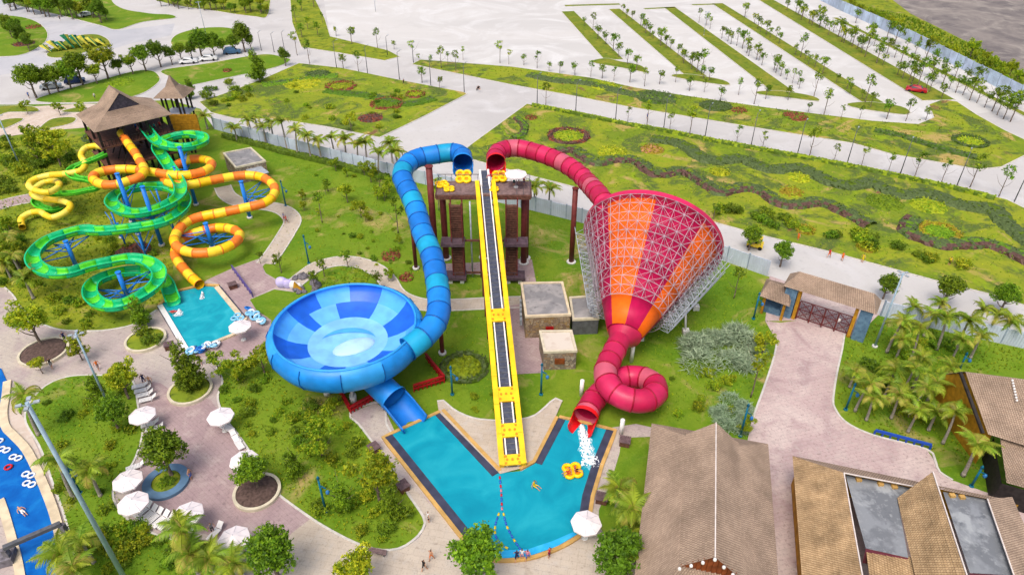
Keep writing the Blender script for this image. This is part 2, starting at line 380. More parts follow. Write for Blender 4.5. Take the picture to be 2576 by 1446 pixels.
mat('bowl_pale', (0.20, 0.50, 0.90), var=0.14, **GL); mat('bowl_white', (0.40, 0.64, 0.92), var=0.13, **GL)
mat('red_a', (0.47, 0.012, 0.07), var=0.13, **GL); mat('red_b', (0.56, 0.018, 0.095), var=0.13, **GL)
mat('red_pale', (0.55, 0.10, 0.16), var=0.08, **GL); mat('red_flange', (0.33, 0.004, 0.03), var=0.1, rough=0.4)
mat('red_hot', (0.75, 0.008, 0.012), var=0.13, **GL)
mat('cone_magenta', (0.46, 0.005, 0.07), 0.5, var=0.10, spec=0.25); mat('cone_orange', (0.92, 0.15, 0.008), 0.5, var=0.10, spec=0.25)
mat('yellow', (0.90, 0.55, 0.006), var=0.14, **GL); mat('orange', (0.86, 0.21, 0.02), var=0.14, **GL)
mat('yel_tube', (0.90, 0.62, 0.03), var=0.13, **GL); mat('yel_pale', (0.86, 0.70, 0.10), var=0.13, **GL)
mat('orange_knob', (0.85, 0.25, 0.01), var=0.1, rough=0.4)
mat('green_l', (0.10, 0.62, 0.03), var=0.14, **GL); mat('green_t', (0.006, 0.47, 0.19), var=0.14, **GL)
mat('green_d', (0.05, 0.40, 0.02), var=0.08, **GL)
mat('support_blue', (0.012, 0.20, 0.70), 0.4, 0.1, 1, spec=0.4)
mat('support_teal', (0.004, 0.13, 0.22), 0.45, 0.15, 1)
mat('frame_steel', (0.42, 0.38, 0.44), 0.55, 0.12, 2)
mat('steel', (0.50, 0.51, 0.56), 0.45, 0.12, 2, metal=0.2)
mat('steel_dark', (0.10, 0.105, 0.12), 0.5, 0.2, 2)
mat('galv', (0.42, 0.47, 0.52), 0.5, 0.15, 2, metal=0.3)
mat('pole_blue', (0.30, 0.42, 0.52), 0.5, 0.1, 2)
mat('maroon', (0.15, 0.028, 0.026), 0.55, 0.25, 1.5)
mat('brown_wood', (0.125, 0.055, 0.038), 0.7, 0.35, 2.5, bump=0.3)
mat('deck_wood', (0.20, 0.135, 0.13), 0.8, 0.25, 2, bump=0.2)
mat('landing', (0.10, 0.065, 0.085), 0.7, 0.25, 2)
mat('belt', (0.055, 0.065, 0.10), 0.7, 0.25, 2.5, bump=0.2)
mat('white_paint', (0.78, 0.77, 0.76), 0.5, 0.06, 1)
mat('concrete_post', (0.62, 0.62, 0.60), 0.8, 0.1, 2)
mat('fabric_white', (0.80, 0.735, 0.745), 0.8, 0.05, 1.2)
mat('wall_panel', (0.52, 0.59, 0.71), 0.5, 0.1, 0.5, spec=0.3, obj_rand=0.08)
mat('wall_panel_blue', (0.44, 0.53, 0.66), 0.5, 0.15, 0.5, spec=0.3, obj_rand=0.12)
mat('wall_post', (0.30, 0.37, 0.48), 0.6, 0.15, 2)
brickmat('thatch', (0.39, 0.295, 0.22), (0.31, 0.23, 0.17), (0.21, 0.15, 0.11), 0.24, 1.0, 0.04, rough=0.95, nscale=0.35, noise=0.25)
brickmat('thatch_gold', (0.46, 0.325, 0.18), (0.36, 0.245, 0.13), (0.25, 0.165, 0.09), 0.24, 1.0, 0.04, rough=0.95, nscale=0.6, noise=0.3)
mat('ridge_white', (0.66, 0.60, 0.56), 0.8, 0.1, 2)
mat('dark_gable', (0.055, 0.05, 0.07), 0.8, 0.3, 3)
mat('dark_wood', (0.022, 0.018, 0.018), 0.7, 0.4, 2)
mat('ochre_wall', (0.42, 0.21, 0.012), 0.7, 0.25, 1.5)
mat('rust_board', (0.20, 0.05, 0.012), 0.7, 0.3, 2)
mat('maroon_wall', (0.13, 0.025, 0.045), 0.7, 0.15, 1)
patchmat('flat_roof', ((0.235, 0.255, 0.28), ((0.165, 0.18, 0.20), 0.35, 0.46, 0.56, 0.3), ((0.33, 0.355, 0.375), 0.22, 0.54, 0.60, 0.2), ((0.13, 0.145, 0.165), 0.8, 0.60, 0.70, 0.2), ((0.28, 0.30, 0.32), 2.0, 0.55, 0.7)), bump=0.0, rough=1.0, spec=0.0)
patchmat('hut_roof', ((0.22, 0.22, 0.23), ((0.34, 0.33, 0.33), 0.35, 0.45, 0.62, 1.0), ((0.15, 0.15, 0.16), 0.9, 0.55, 0.7)), bump=0.05)
patchmat('hut_roof_pale', ((0.60, 0.55, 0.48), ((0.50, 0.42, 0.35), 0.8, 0.5, 0.7, 0.5)), bump=0.05)
stonemat('stone', [(0.28, 0.17, 0.06), (0.38, 0.26, 0.12), (0.20, 0.13, 0.09), (0.42, 0.33, 0.20), (0.30, 0.22, 0.15)], 2.2)
stonemat('stone_grey', [(0.22, 0.17, 0.13), (0.35, 0.29, 0.22), (0.16, 0.13, 0.11), (0.30, 0.20, 0.12), (0.42, 0.37, 0.30)], 2.6)
mat('gutter', (0.045, 0.05, 0.085), 0.5, 0.2, 1.0)
mat('coping', (0.52, 0.32, 0.10), 0.7, 0.15, 1.0)
mat('coping_pale', (0.62, 0.52, 0.36), 0.7, 0.15, 1.0)
mat('gate_blue', (0.07, 0.14, 0.23), 0.6, 0.35, 2.0, col2=(0.13, 0.24, 0.35))
mat('raft_yellow', (0.95, 0.58, 0.004), 0.35, 0.06, 1); mat('raft_orange', (0.80, 0.28, 0.01), 0.4, 0.1, 1)
mat('tube_white', (0.75, 0.78, 0.82), 0.35, 0.06, 1); mat('tube_blue', (0.015, 0.16, 0.55), 0.35, 0.1, 1); mat('tube_sky', (0.22, 0.52, 0.75), 0.35, 0.1, 1)
mat('skin', (0.50, 0.27, 0.17), 0.6, 0.08, 2); mat('hair', (0.012, 0.010, 0.010), 0.6, 0.2, 3)
for nm, c in dict(c_black=(0.015, 0.015, 0.018), c_navy=(0.015, 0.02, 0.09), c_red=(0.55, 0.02, 0.03), c_white=(0.75, 0.75, 0.75), c_blue=(0.03, 0.14, 0.55), c_orange=(0.75, 0.16, 0.02),
                  c_yellow=(0.75, 0.55, 0.02), c_pink=(0.65, 0.22, 0.28), c_teal=(0.02, 0.28, 0.28), c_grey=(0.22, 0.22, 0.24), c_green=(0.08, 0.35, 0.05)).items(): mat(nm, c, 0.8, 0.12, 3)
mat('car_silver', (0.42, 0.46, 0.50), 0.25, 0.03, 1, metal=0.5, coat=0.6); mat('car_navy', (0.012, 0.03, 0.11), 0.25, 0.03, 1, coat=0.6)
mat('car_white', (0.75, 0.76, 0.78), 0.25, 0.03, 1, coat=0.6); mat('car_red', (0.42, 0.006, 0.02), 0.25, 0.03, 1, coat=0.6); mat('car_blue', (0.03, 0.10, 0.20), 0.25, 0.03, 1, coat=0.6)
mat('car_yellow', (0.85, 0.62, 0.01), 0.3, 0.03, 1, coat=0.6)
mat('glass_dark', (0.02, 0.03, 0.045), 0.08, 0.1, 1, spec=0.6); mat('tyre', (0.015, 0.015, 0.015), 0.8, 0.2, 3)
mat('rock', (0.16, 0.15, 0.17), 0.9, 0.4, 2, bump=0.5)
mat('lavender', (0.52, 0.46, 0.78), 0.5, 0.12, 1)
mat('sculpt_green', (0.012, 0.17, 0.075), 0.5, 0.3, 1); mat('sculpt_yellow', (0.55, 0.50, 0.06), 0.5, 0.2, 1)
mat('rail_purple', (0.10, 0.075, 0.25), 0.5, 0.2, 1)
mat('red_frame', (0.36, 0.008, 0.012), 0.5, 0.15, 1)
mat('barrier_blue', (0.012, 0.07, 0.42), 0.5, 0.1, 1)
mat('clay', (0.42, 0.20, 0.10), 0.8, 0.3, 1)

def watermat(name, c0, c1, c2, scale):
    m = bpy.data.materials.new(name); m.use_nodes = True; n = m.node_tree.nodes; l = m.node_tree.links; b = n['Principled BSDF']
    b.inputs['Roughness'].default_value = 0.15; b.inputs['Specular IOR Level'].default_value = 0.16
    tc = n.new('ShaderNodeTexCoord'); ns = n.new('ShaderNodeTexNoise'); ns.inputs['Scale'].default_value = scale; ns.inputs['Detail'].default_value = 6
    ns.inputs['Distortion'].default_value = 1.0
    l.new(tc.outputs['Object'], ns.inputs['Vector']); cr = n.new('ShaderNodeValToRGB'); l.new(ns.outputs['Fac'], cr.inputs[0])
    e = cr.color_ramp.elements; e[0].position = 0.3; e[0].color = (*c0, 1); e[1].position = 0.72; e[1].color = (*c2, 1); x = e.new(0.5); x.color = (*c1, 1)
    l.new(cr.outputs[0], b.inputs['Base Color'])
    wv = n.new('ShaderNodeTexNoise'); wv.inputs['Scale'].default_value = 1.6; wv.inputs['Detail'].default_value = 3; l.new(tc.outputs['Object'], wv.inputs['Vector'])
    bp = n.new('ShaderNodeBump'); bp.inputs['Strength'].default_value = 0.25; bp.inputs['Distance'].default_value = 0.15
    l.new(wv.outputs['Fac'], bp.inputs['Height']); l.new(bp.outputs[0], b.inputs['Normal']); MATS[name] = m
watermat('water_pool', (0.005, 0.235, 0.345), (0.008, 0.30, 0.41), (0.02, 0.37, 0.47), 0.22)
watermat('water_shallow', (0.02, 0.33, 0.68), (0.03, 0.40, 0.74), (0.06, 0.5, 0.8), 0.6)
watermat('water_teal', (0.008, 0.26, 0.36), (0.010, 0.33, 0.42), (0.03, 0.40, 0.49), 0.4)
watermat('water_river', (0.004, 0.085, 0.36), (0.005, 0.12, 0.45), (0.01, 0.18, 0.53), 0.5)
mat('foam_flat', (0.02, 0.37, 0.48), 0.3, 0, 1.8, col2=(0.55, 0.78, 0.84), detail=9, ramp=(.45, .72))
mat('foam', (0.85, 0.90, 0.93), 0.6, 0.08, 2)

# ------------------------------------------------------------------ the setting: ground, paving, lawns
def sheet(name, px, m, z, smooth=0.0, world=None):
    pts = world or PP(px)
    if smooth: pts = spline(pts, smooth, True)
    b = MB(); b.add([(p[0], p[1], z) for p in pts], [tuple(range(len(pts)))])
    n = len(pts); a = sum(pts[i][0] * pts[(i + 1) % n][1] - pts[(i + 1) % n][0] * pts[i][1] for i in range(n))
    if a < 0: b.f[0] = b.f[0][::-1]
    return b.build(name, m, kind='structure'), pts
def island(px, m='lawn', smooth=1.5, name='lawn', kerb='kerb', h=0.14, kw=0.22):
    pts = PP(px)
    if smooth: pts = spline(pts, smooth, True)
    poly = [(p.x, p.y) for p in pts]
    k = MB().prism(poly, -0.05, h)
    lw = MB(); ip = inset(poly, kw); n = len(ip)
    a = sum(ip[i][0] * ip[(i + 1) % n][1] - ip[(i + 1) % n][0] * ip[i][1] for i in range(n))
    if a < 0: ip = ip[::-1]
    lw.add([(x, y, h + 0.015) for x, y in ip], [tuple(range(n))])
    o = lw.build(name, m, kind='structure'); k.build('kerb', kerb, o); return poly
def strip(px, wd, m, z, name='path', step=1.0, kerbs=True, world=None):
    pts = spline(world or PP(px), step); fr = frames(pts); L = [p - f[1] * wd / 2 for p, f in zip(pts, fr)]; Rr = [p + f[1] * wd / 2 for p, f in zip(pts, fr)]
    b = MB()
    for i in range(len(pts) - 1): b.quad(L[i] + Vector((0, 0, z)), Rr[i] + Vector((0, 0, z)), Rr[i + 1] + Vector((0, 0, z)), L[i + 1] + Vector((0, 0, z)))
    o = b.build(name, m, kind='structure')
    if kerbs:
        k = MB()
        for S_ in (L, Rr): k.sweep(S_, [(-.1, -.05), (.1, -.05), (.1, .1), (-.1, .1)], smooth=False)
        k.build('kerb', 'kerb', o)
    return o
def kerbline(px, name='kerb', m='kerb', wd=0.24, h=0.13, step=1.0):
    b = MB(); b.sweep(spline(PP(px), step), [(-wd / 2, -.05), (wd / 2, -.05), (wd / 2, h), (-wd / 2, h)], smooth=False)
    return b.build(name, m, kind='structure')

gb = MB(); gb.add([(-700, -50, 0), (700, -50, 0), (700, 900, 0), (-700, 900, 0)], [(0, 1, 2, 3)]); gb.build('ground', 'lawn', kind='structure')
WALL = [(540, 325), (704, 372), (977, 442), (1310, 522), (1463, 560), (1827, 658), (1932, 695), (2207, 792), (2576, 876), (2800, 935)]
sheet('road', [(-260, -90), (2900, -90), (2900, 940)] + WALL[::-1][1:] + [(505, 275), (430, 252), (200, 262), (0, 264), (-260, 275)], 'concrete', 0.02)
sheet('parking_lot', [(800, -90), (2110, -90), (2600, 270), (2345, 300), (2308, 312), (2195, 304), (1932, 271), (1714, 239), (1601, 221), (1488, 196), (1288, 168), (1060, 148), (1000, 135), (830, 95)], 'lot_concrete', 0.03)
sheet('asphalt_road', [(-260, -90), (0, -90), (60, 0), (160, 40), (300, 78), (440, 60), (430, 90), (330, 110), (200, 150), (0, 190), (-260, 230)], 'asphalt_pale', 0.032)
sheet('mud_field', [(2060, -95), (2900, -95), (2900, 330), (2700, 285), (2420, 105), (2250, 45)], 'mud', 0.04)
sheet('rough_grass', [(2040, -95), (2120, -95), (2290, 35), (2440, 110), (2700, 255), (2900, 330), (2900, 420), (2600, 262), (2383, 150), (2295, 105), (2107, 23)], 'wild_turf', 0.06)
GP = {}
GP['g_left'] = island([(-60, 30), (0, 38), (60, 45), (100, 60), (121, 85), (110, 112), (60, 138), (0, 144), (-60, 140)], 'lawn')
GP['g_sculpt'] = island([(116, 140), (150, 112), (190, 92), (245, 88), (277, 105), (262, 119), (160, 146)], 'median_turf')
GP['g_top1'] = island([(0, -60), (30, 5), (83, 24), (160, 42), (250, 65), (295, 76), (360, 57), (440, 47), (428, 38), (370, 34), (290, 12), (240, -60)], 'lawn')
GP['g_top2'] = island([(360, -60), (390, 0), (560, 32), (640, 43), (672, 43), (682, 0), (690, -60)], 'wild_turf')
GP['g_oval'] = island([(430, 102), (450, 86), (500, 73), (560, 70), (602, 78), (614, 95), (600, 110), (540, 120), (470, 126), (435, 118)], 'lawn')
GP['g_pav'] = island([(88, 252), (150, 231), (240, 206), (340, 180), (385, 180), (404, 198), (392, 216), (350, 240), (270, 257), (130, 260)], 'lawn')
GP['g_pav2'] = island([(408, 178), (520, 161), (660, 138), (715, 146), (732, 153), (690, 172), (560, 200), (480, 216), (452, 214), (425, 195)], 'lawn')
GP['g_mid'] = island([(728, -60), (729, 0), (734, 58), (757, 120), (844, 133), (967, 154), (1007, 144), (977, 128), (832, 93), (819, 50), (794, 0), (780, -60)], 'wild_turf', smooth=0)
GP['garden_l'] = island([(752, 160), (860, 172), (1005, 202), (1168, 233), (1176, 238), (1060, 298), (955, 348), (820, 320), (700, 302), (590, 300), (530, 285), (500, 258), (560, 238), (660, 200)], 'garden_turf', smooth=0, name='garden_lawn')
GP['garden_r'] = island([(1325, 262), (1448, 284), (1679, 329), (1932, 378), (2132, 413), (2370, 463), (2533, 503), (2620, 545), (2800, 640), (2800, 850), (2576, 770), (2490, 742), (2358, 709), (2082, 634), (1932, 598), (1660, 524), (1440, 471), (1310, 438), (1150, 392), (1190, 360)], 'garden_turf', smooth=0, name='garden_lawn')
GP['garden_s'] = island([(1035, 163), (1057, 151), (1288, 169), (1488, 197), (1601, 222), (1714, 240), (1932, 272), (2195, 305), (2308, 313), (2347, 297), (2335, 264), (2370, 251), (2408, 257), (2458, 290), (2530, 330), (2620, 372), (2520, 422), (2460, 428), (2390, 415), (2245, 390), (2145, 362), (1932, 328), (1579, 270), (1443, 243), (1288, 215)], 'garden_turf', smooth=0, name='garden_lawn')
def median(a, b, wa, wb, foot):
    a, b = P(*a), P(*b); r = (b - a).cross(Vector((0, 0, 1))).normalized()
    poly = [a - r * wa / 2, a + r * wa / 2, b + r * wb / 2, b - r * wb / 2]
    k = MB().prism([(p.x, p.y) for p in poly], -0.02, 0.16); lw = MB(); ip = inset([(p.x, p.y) for p in poly], 0.2)
    lw.prism(ip, 0.1, 0.18); o = lw.build('median_lawn', 'median_turf', kind='structure'); k.build('kerb', 'kerb', o)
    if foot: island(foot, 'median_turf', smooth=1.5, name='median_lawn', h=0.19)
median((1428, 30), (1545, 152), 5, 6, [(1489, 154), (1526, 148), (1560, 156), (1612, 166), (1628, 182), (1620, 184), (1560, 172), (1500, 162)])
median((1545, 24), (1755, 196), 4.5, 6, [(1687, 190), (1730, 188), (1780, 195), (1825, 205), (1834, 217), (1760, 208), (1700, 197)])
median((1684, 20), (1975, 236), 4.5, 6, [(1902, 232), (1960, 230), (2030, 240), (2060, 250), (2056, 257), (1980, 248), (1910, 240)])
median((1804, 10), (2200, 262), 4.5, 5.5, [(2130, 262), (2190, 258), (2262, 268), (2290, 282), (2276, 291), (2190, 280), (2140, 271)])
median((1925, 0), (2362, 254), 6, 9, None)
median((2100, 46), (2590, 296), 2.0, 2.2, None)
for a, b, wd in (((1560, 12), (1420, 16), 2.5), ((1700, 20), (1620, 24), 2.0), ((1800, 12), (1740, 14), 2.0)): median(a, b, wd, wd, None)
# park side
sheet('wild_ground', [(-100, 330), (150, 330), (230, 350), (300, 420), (330, 520), (420, 560), (440, 640), (430, 720), (400, 780), (345, 812), (260, 832), (150, 830), (70, 792), (30, 742), (-100, 720)], 'wild_turf', 0.02)
sheet('sand_path', [(-60, 290), (30, 280), (90, 268), (210, 262), (290, 262), (300, 300), (210, 322), (130, 328), (60, 338), (0, 346), (-60, 352)], 'sand_path', 0.028)
for q in ([(95, 327), (130, 300), (190, 296), (180, 312), (110, 327)], [(0, 305), (40, 298), (62, 301), (20, 322), (0, 325)], [(0, 268), (80, 268), (98, 282), (20, 284), (0, 292)], [(150, 282), (200, 270), (215, 276), (205, 284)]):
    island(q, 'median_turf', smooth=1.2, h=0.1)
PLAZA = [(-100, 716), (12, 724), (32, 742), (50, 770), (70, 792), (105, 815), (150, 830), (200, 833), (260, 832), (320, 822), (345, 812), (395, 780), (440, 760), (523, 703), (585, 675), (640, 655), (672, 645), (690, 640), (660, 671), (669, 688), (692, 701), (725, 712), (740, 735), (690, 728), (628, 754), (645, 780), (683, 806), (675, 850), (640, 890), (617, 905), (575, 912), (545, 925), (560, 960),
         (548, 1000), (565, 1050), (600, 1095), (640, 1155), (655, 1190), (690, 1235), (770, 1295), (830, 1333), (900, 1368), (960, 1384), (1010, 1378), (1050, 1350), (1068, 1322), (1065, 1300), (1040, 1262), (1000, 1205), (950, 1130), (905, 1070), (880, 1040), (945, 1012), (968, 1030), (1000, 1100), (1250, 1210), (1500, 1100), (1540, 1075), (1600, 1066), (1640, 1075), (1640, 1098), (1564, 1101), (1558, 1141),
         (1538, 1208), (1506, 1284), (1508, 1324), (1526, 1354), (1551, 1376), (1620, 1420), (1700, 1500), (-100, 1500)]
sheet('plaza', PLAZA, 'plaza_stone', 0.03)
kerbline(PLAZA[1:12]); kerbline(PLAZA[31:56], step=0.8); kerbline(PLAZA[66:76], step=0.8)
sheet('plaza_pink', [(385, 960), (440, 985), (520, 1000), (540, 1020), (600, 1100), (655, 1192), (690, 1238), (780, 1302), (735, 1345), (680, 1375), (600, 1370), (480, 1330), (380, 1300), (330, 1250), (340, 1190), (365, 1120), (365, 1040)], 'plaza_pink', 0.045, smooth=1.2)
sheet('plaza_cream', [(735, 1340), (785, 1302), (835, 1336), (900, 1371), (960, 1388), (1012, 1382), (1054, 1354), (1073, 1322), (1066, 1296), (1002, 1203), (1010, 1200), (1180, 1360), (1250, 1415), (1340, 1412), (1480, 1350), (1500, 1326), (1530, 1360), (1600, 1412), (1690, 1500), (700, 1500), (700, 1380)], 'plaza_cream', 0.055)
sheet('pool_terrace', [(523, 703), (585, 676), (640, 656), (660, 668), (668, 690), (690, 702), (695, 722), (628, 753), (645, 780), (682, 806), (674, 850), (640, 888), (560, 905), (490, 895), (470, 870), (560, 720)], 'plaza_pink', 0.04)
strip([(668, 664), (692, 632), (722, 585), (736, 556), (722, 535), (695, 523), (650, 516), (600, 508), (572, 492), (560, 470)], 3.0, 'plaza_cream', 0.05)
strip([(735, 718), (765, 694), (800, 670), (855, 657), (905, 662), (950, 681), (975, 706), (995, 738), (1030, 758), (1080, 768), (1150, 767), (1230, 763), (1315, 760)], 2.8, 'plaza_cream', 0.055)
strip([(-60, 540), (-10, 520), (40, 506), (85, 498)], 4.0, 'plaza_pink', 0.05)
sheet('tower_apron', [(1108, 664), (1180, 662), (1330, 650), (1338, 654), (1350, 716), (1305, 716), (1300, 700), (1190, 690), (1115, 692)], 'plaza_pink', 0.045)
sheet('hut_apron', [(1283, 770), (1310, 764), (1330, 840), (1356, 850), (1368, 938), (1290, 942)], 'plaza_pink', 0.06)
DRIVE = [(1925, 808), (1965, 812), (2006, 806), (2124, 842), (2118, 880), (2105, 940), (2096, 1000), (2100, 1028), (2130, 1064), (2200, 1096), (2330, 1130), (2352, 1160), (2362, 1186), (2396, 1208), (2500, 1245), (2700, 1330), (2700, 1560), (1900, 1560), (1880, 1200), (1880, 1110), (1890, 1060), (1920, 980), (1945, 905), (1955, 860)]
sheet('driveway', DRIVE, 'drive_pink', 0.035); kerbline(DRIVE[3:14], step=0.7); kerbline(DRIVE[20:24], step=0.7)
sheet('driveway_apron', [(1936, 694), (2212, 790), (2150, 850), (2124, 842), (2006, 806), (1925, 808)], 'drive_pink', 0.033)
LG1 = island([(75, 1012), (120, 967), (180, 946), (250, 944), (320, 946), (338, 960), (345, 985), (350, 1020), (362, 1080), (352, 1130), (335, 1170), (310, 1200), (290, 1225), (292, 1262), (330, 1310), (400, 1345), (470, 1362), (540, 1378), (560, 1402), (640, 1470), (640, 1540), (200, 1540), (196, 1460), (178, 1370), (160, 1300), (130, 1215), (100, 1130), (62, 1060)], 'lawn', smooth=1.0)
# planters on the plaza: cream ring kerb, soil or leaves inside
PLANTERS = [(368, 858, 2.7, 'wild_turf', 'kerb_cream', 'cream kerbed round planter full of leaves beside the square pool'), (112, 888, 3.1, 'soil', 'kerb_cream', 'cream kerbed round planter of bare brown soil on the left plaza'),
            (480, 985, 2.7, 'wild_turf', 'kerb_cream', 'cream kerbed round planter under the tall dense tree on the plaza'), (420, 1215, 2.4, 'wild_turf', 'planter_blue', 'round planter ringed by a wide blue bench'),
            (648, 1240, 2.5, 'soil', 'kerb_cream', 'cream kerbed round planter with bare soil at the lawn edge')]
mat('planter_blue', (0.10, 0.19, 0.30), 0.6, 0.15, 1.0)
for x, y, r, m, k, lab in PLANTERS:
    c = P(x, y); t = thing('planter', lab, 'planter', (c.x, c.y, 0.0), 'round plaza planters')
    kw = 0.9 if k == 'planter_blue' else 0.32; b = MB(); n = 40
    prof = [(r - kw, 0.45), (r, 0.45), (r, 0.0), (r - kw, 0.0)]
    vs_ = [c + Vector((math.cos(2 * PI * i / n) * a, math.sin(2 * PI * i / n) * a, z)) for i in range(n) for a, z in prof]
    b.add(vs_, [(i * 4 + j, ((i + 1) % n) * 4 + j, ((i + 1) % n) * 4 + (j + 1) % 4, i * 4 + (j + 1) % 4) for i in range(n) for j in range(4)]); b.build('rim', k, t)
    b = MB(); b.ell(c + Vector((0, 0, 0.3)), (r - kw, r - kw, 0.35), 28, 6, 0, 0.05, True); b.build('soil', m, t)

# ------------------------------------------------------------------ pools
def poolobj(name, label, px, m, lvl=0.14, smooth=0):
    pts = PP(px)
    c = sum(pts, Vector()) / len(pts); t = thing(name, label, 'pool', (c.x, c.y, 0))
    if smooth: pts = spline(pts, smooth, True)
    n = len(pts); b = MB(); b.add([(p.x, p.y, lvl) for p in pts], [tuple(range(n))])
    if sum(pts[i][0] * pts[(i + 1) % n][1] - pts[(i + 1) % n][0] * pts[i][1] for i in range(n)) < 0: b.f[0] = b.f[0][::-1]
    b.build('water', m, t); return t
def band(t, name, px, wd, h, m, z0=0.0, off=0.0, step=1.0, straight=True):
    pts = PP(px)
    w_ = []
    if straight:
        for a, b in zip(pts, pts[1:]):
            k = max(1, round((b - a).length / step)); w_ += [a.lerp(b, i / k) for i in range(k)]
        w_.append(pts[-1])
    else: w_ = spline(pts, step)
    b = MB(); b.sweep(w_, [(off - wd / 2, z0 - .05), (off + wd / 2, z0 - .05), (off + wd / 2, h), (off - wd / 2, h)], smooth=False, cap=True); return b.build(name, m, t)
W2 = [(968, 1102), (1108, 1040), (1252, 1192), (1312, 1186), (1348, 1166), (1408, 1054), (1542, 1086), (1508, 1170), (1484, 1250), (1474, 1315), (1452, 1345), (1400, 1376), (1330, 1400), (1262, 1406), (1225, 1398), (1168, 1356)]
p2 = poolobj('splash_pool', 'large turquoise splash pool shaped like a V', W2, 'water_pool')
b = MB(); q = PP([(1225, 1398), (1262, 1406), (1330, 1400), (1400, 1376), (1452, 1345), (1440, 1340), (1390, 1362), (1330, 1382), (1262, 1386), (1215, 1376)], 0)
b.add([(p.x, p.y, 0.146) for p in q], [tuple(range(len(q)))]); b.build('shallow_step', 'water_shallow', p2)
band(p2, 'gutter', [(968, 1102), (1168, 1356)], 1.0, 0.17, 'gutter', off=-0.45)
band(p2, 'gutter', [(1542, 1086), (1508, 1170), (1484, 1250), (1474, 1315)], 0.95, 0.17, 'gutter', off=0.35)
band(p2, 'gutter', [(1108, 1040), (1252, 1192)], 0.85, 0.17, 'gutter', off=0.3)
band(p2, 'gutter', [(1348, 1166), (1408, 1054)], 0.85, 0.17, 'gutter', off=0.3)
band(p2, 'coping', [(1168, 1358), (966, 1102), (1108, 1038)], 0.42, 0.24, 'coping', off=-0.1)
band(p2, 'coping', [(1108, 1036), (1252, 1190)], 0.45, 0.24, 'coping', off=-0.35)
band(p2, 'coping', [(1312, 1186), (1350, 1166), (1408, 1052)], 0.42, 0.24, 'coping', off=-0.35)
band(p2, 'coping', [(1406, 1052), (1545, 1085), (1511, 1170), (1487, 1250), (1477, 1316)], 0.42, 0.24, 'coping', off=-0.15)
band(p2, 'coping', [(1477, 1316), (1455, 1348), (1402, 1379), (1332, 1403), (1262, 1409), (1222, 1400), (1168, 1358)], 0.42, 0.24, 'coping', off=-0.1, straight=False)
sheet('pool_peninsula', [(1100, 1012), (1112, 1008), (1145, 1035), (1190, 1054), (1240, 1060), (1290, 1060), (1340, 1050), (1370, 1028), (1396, 1005), (1414, 1012), (1350, 1160), (1312, 1180), (1258, 1194), (1104, 1038)], 'plaza_cream', 0.2)
kerbline([(1100, 1012), (1112, 1008), (1145, 1035), (1190, 1054), (1240, 1060), (1290, 1060), (1340, 1050), (1370, 1028), (1396, 1005), (1414, 1012)], h=0.27)
W1 = [(404, 770), (450, 736), (512, 722), (551, 724), (613, 800), (590, 838), (472, 886)]
p1 = poolobj('landing_pool', 'square turquoise pool at the foot of the green and orange slides', W1, 'water_teal', lvl=0.15)
band(p1, 'coping', [(400, 772), (470, 890)], 0.7, 0.32, 'white_paint', off=-0.2); band(p1, 'gutter', [(404, 772), (474, 886)], 0.5, 0.2, 'gutter', off=0.2)
band(p1, 'coping', [(551, 722), (616, 800)], 0.7, 0.3, 'coping_pale', off=0.35); band(p1, 'gutter', [(551, 724), (613, 800)], 0.45, 0.2, 'gutter', off=-0.1)
band(p1, 'coping', [(472, 888), (592, 840), (616, 802)], 0.5, 0.3, 'coping_pale', off=0.2); band(p1, 'coping', [(402, 770), (450, 734), (512, 720), (551, 722)], 0.5, 0.3, 'coping', off=-0.1)
river = poolobj('lazy_river', 'deep blue lazy river at the left edge', [(-60, 925), (4, 928), (18, 960), (14, 1000), (8, 1040), (12, 1075), (28, 1095), (60, 1128), (83, 1168), (110, 1229), (135, 1296), (150, 1370), (165, 1540), (60, 1540), (50, 1446), (33, 1371), (12, 1296), (0, 1264), (-60, 1180)], 'water_river')
band(river, 'coping', [(22, 960), (18, 1000), (12, 1040), (18, 1075), (34, 1093), (66, 1126), (90, 1168), (117, 1229), (142, 1296), (158, 1370), (174, 1540)], 0.9, 0.26, 'coping_pale', off=0.1, straight=False)
band(river, 'coping', [(-4, 1262), (8, 1296), (29, 1371), (46, 1446), (56, 1540)], 0.8, 0.26, 'coping_pale', off=-0.2, straight=False)
sheet('river_deck', [(24, 1000), (60, 1052), (96, 1130), (126, 1215), (156, 1300), (176, 1370), (194, 1460), (200, 1540), (170, 1540), (152, 1370), (136, 1296), (112, 1229), (85, 1168), (62, 1128), (30, 1095), (14, 1075), (10, 1040)], 'sand_path', 0.05)
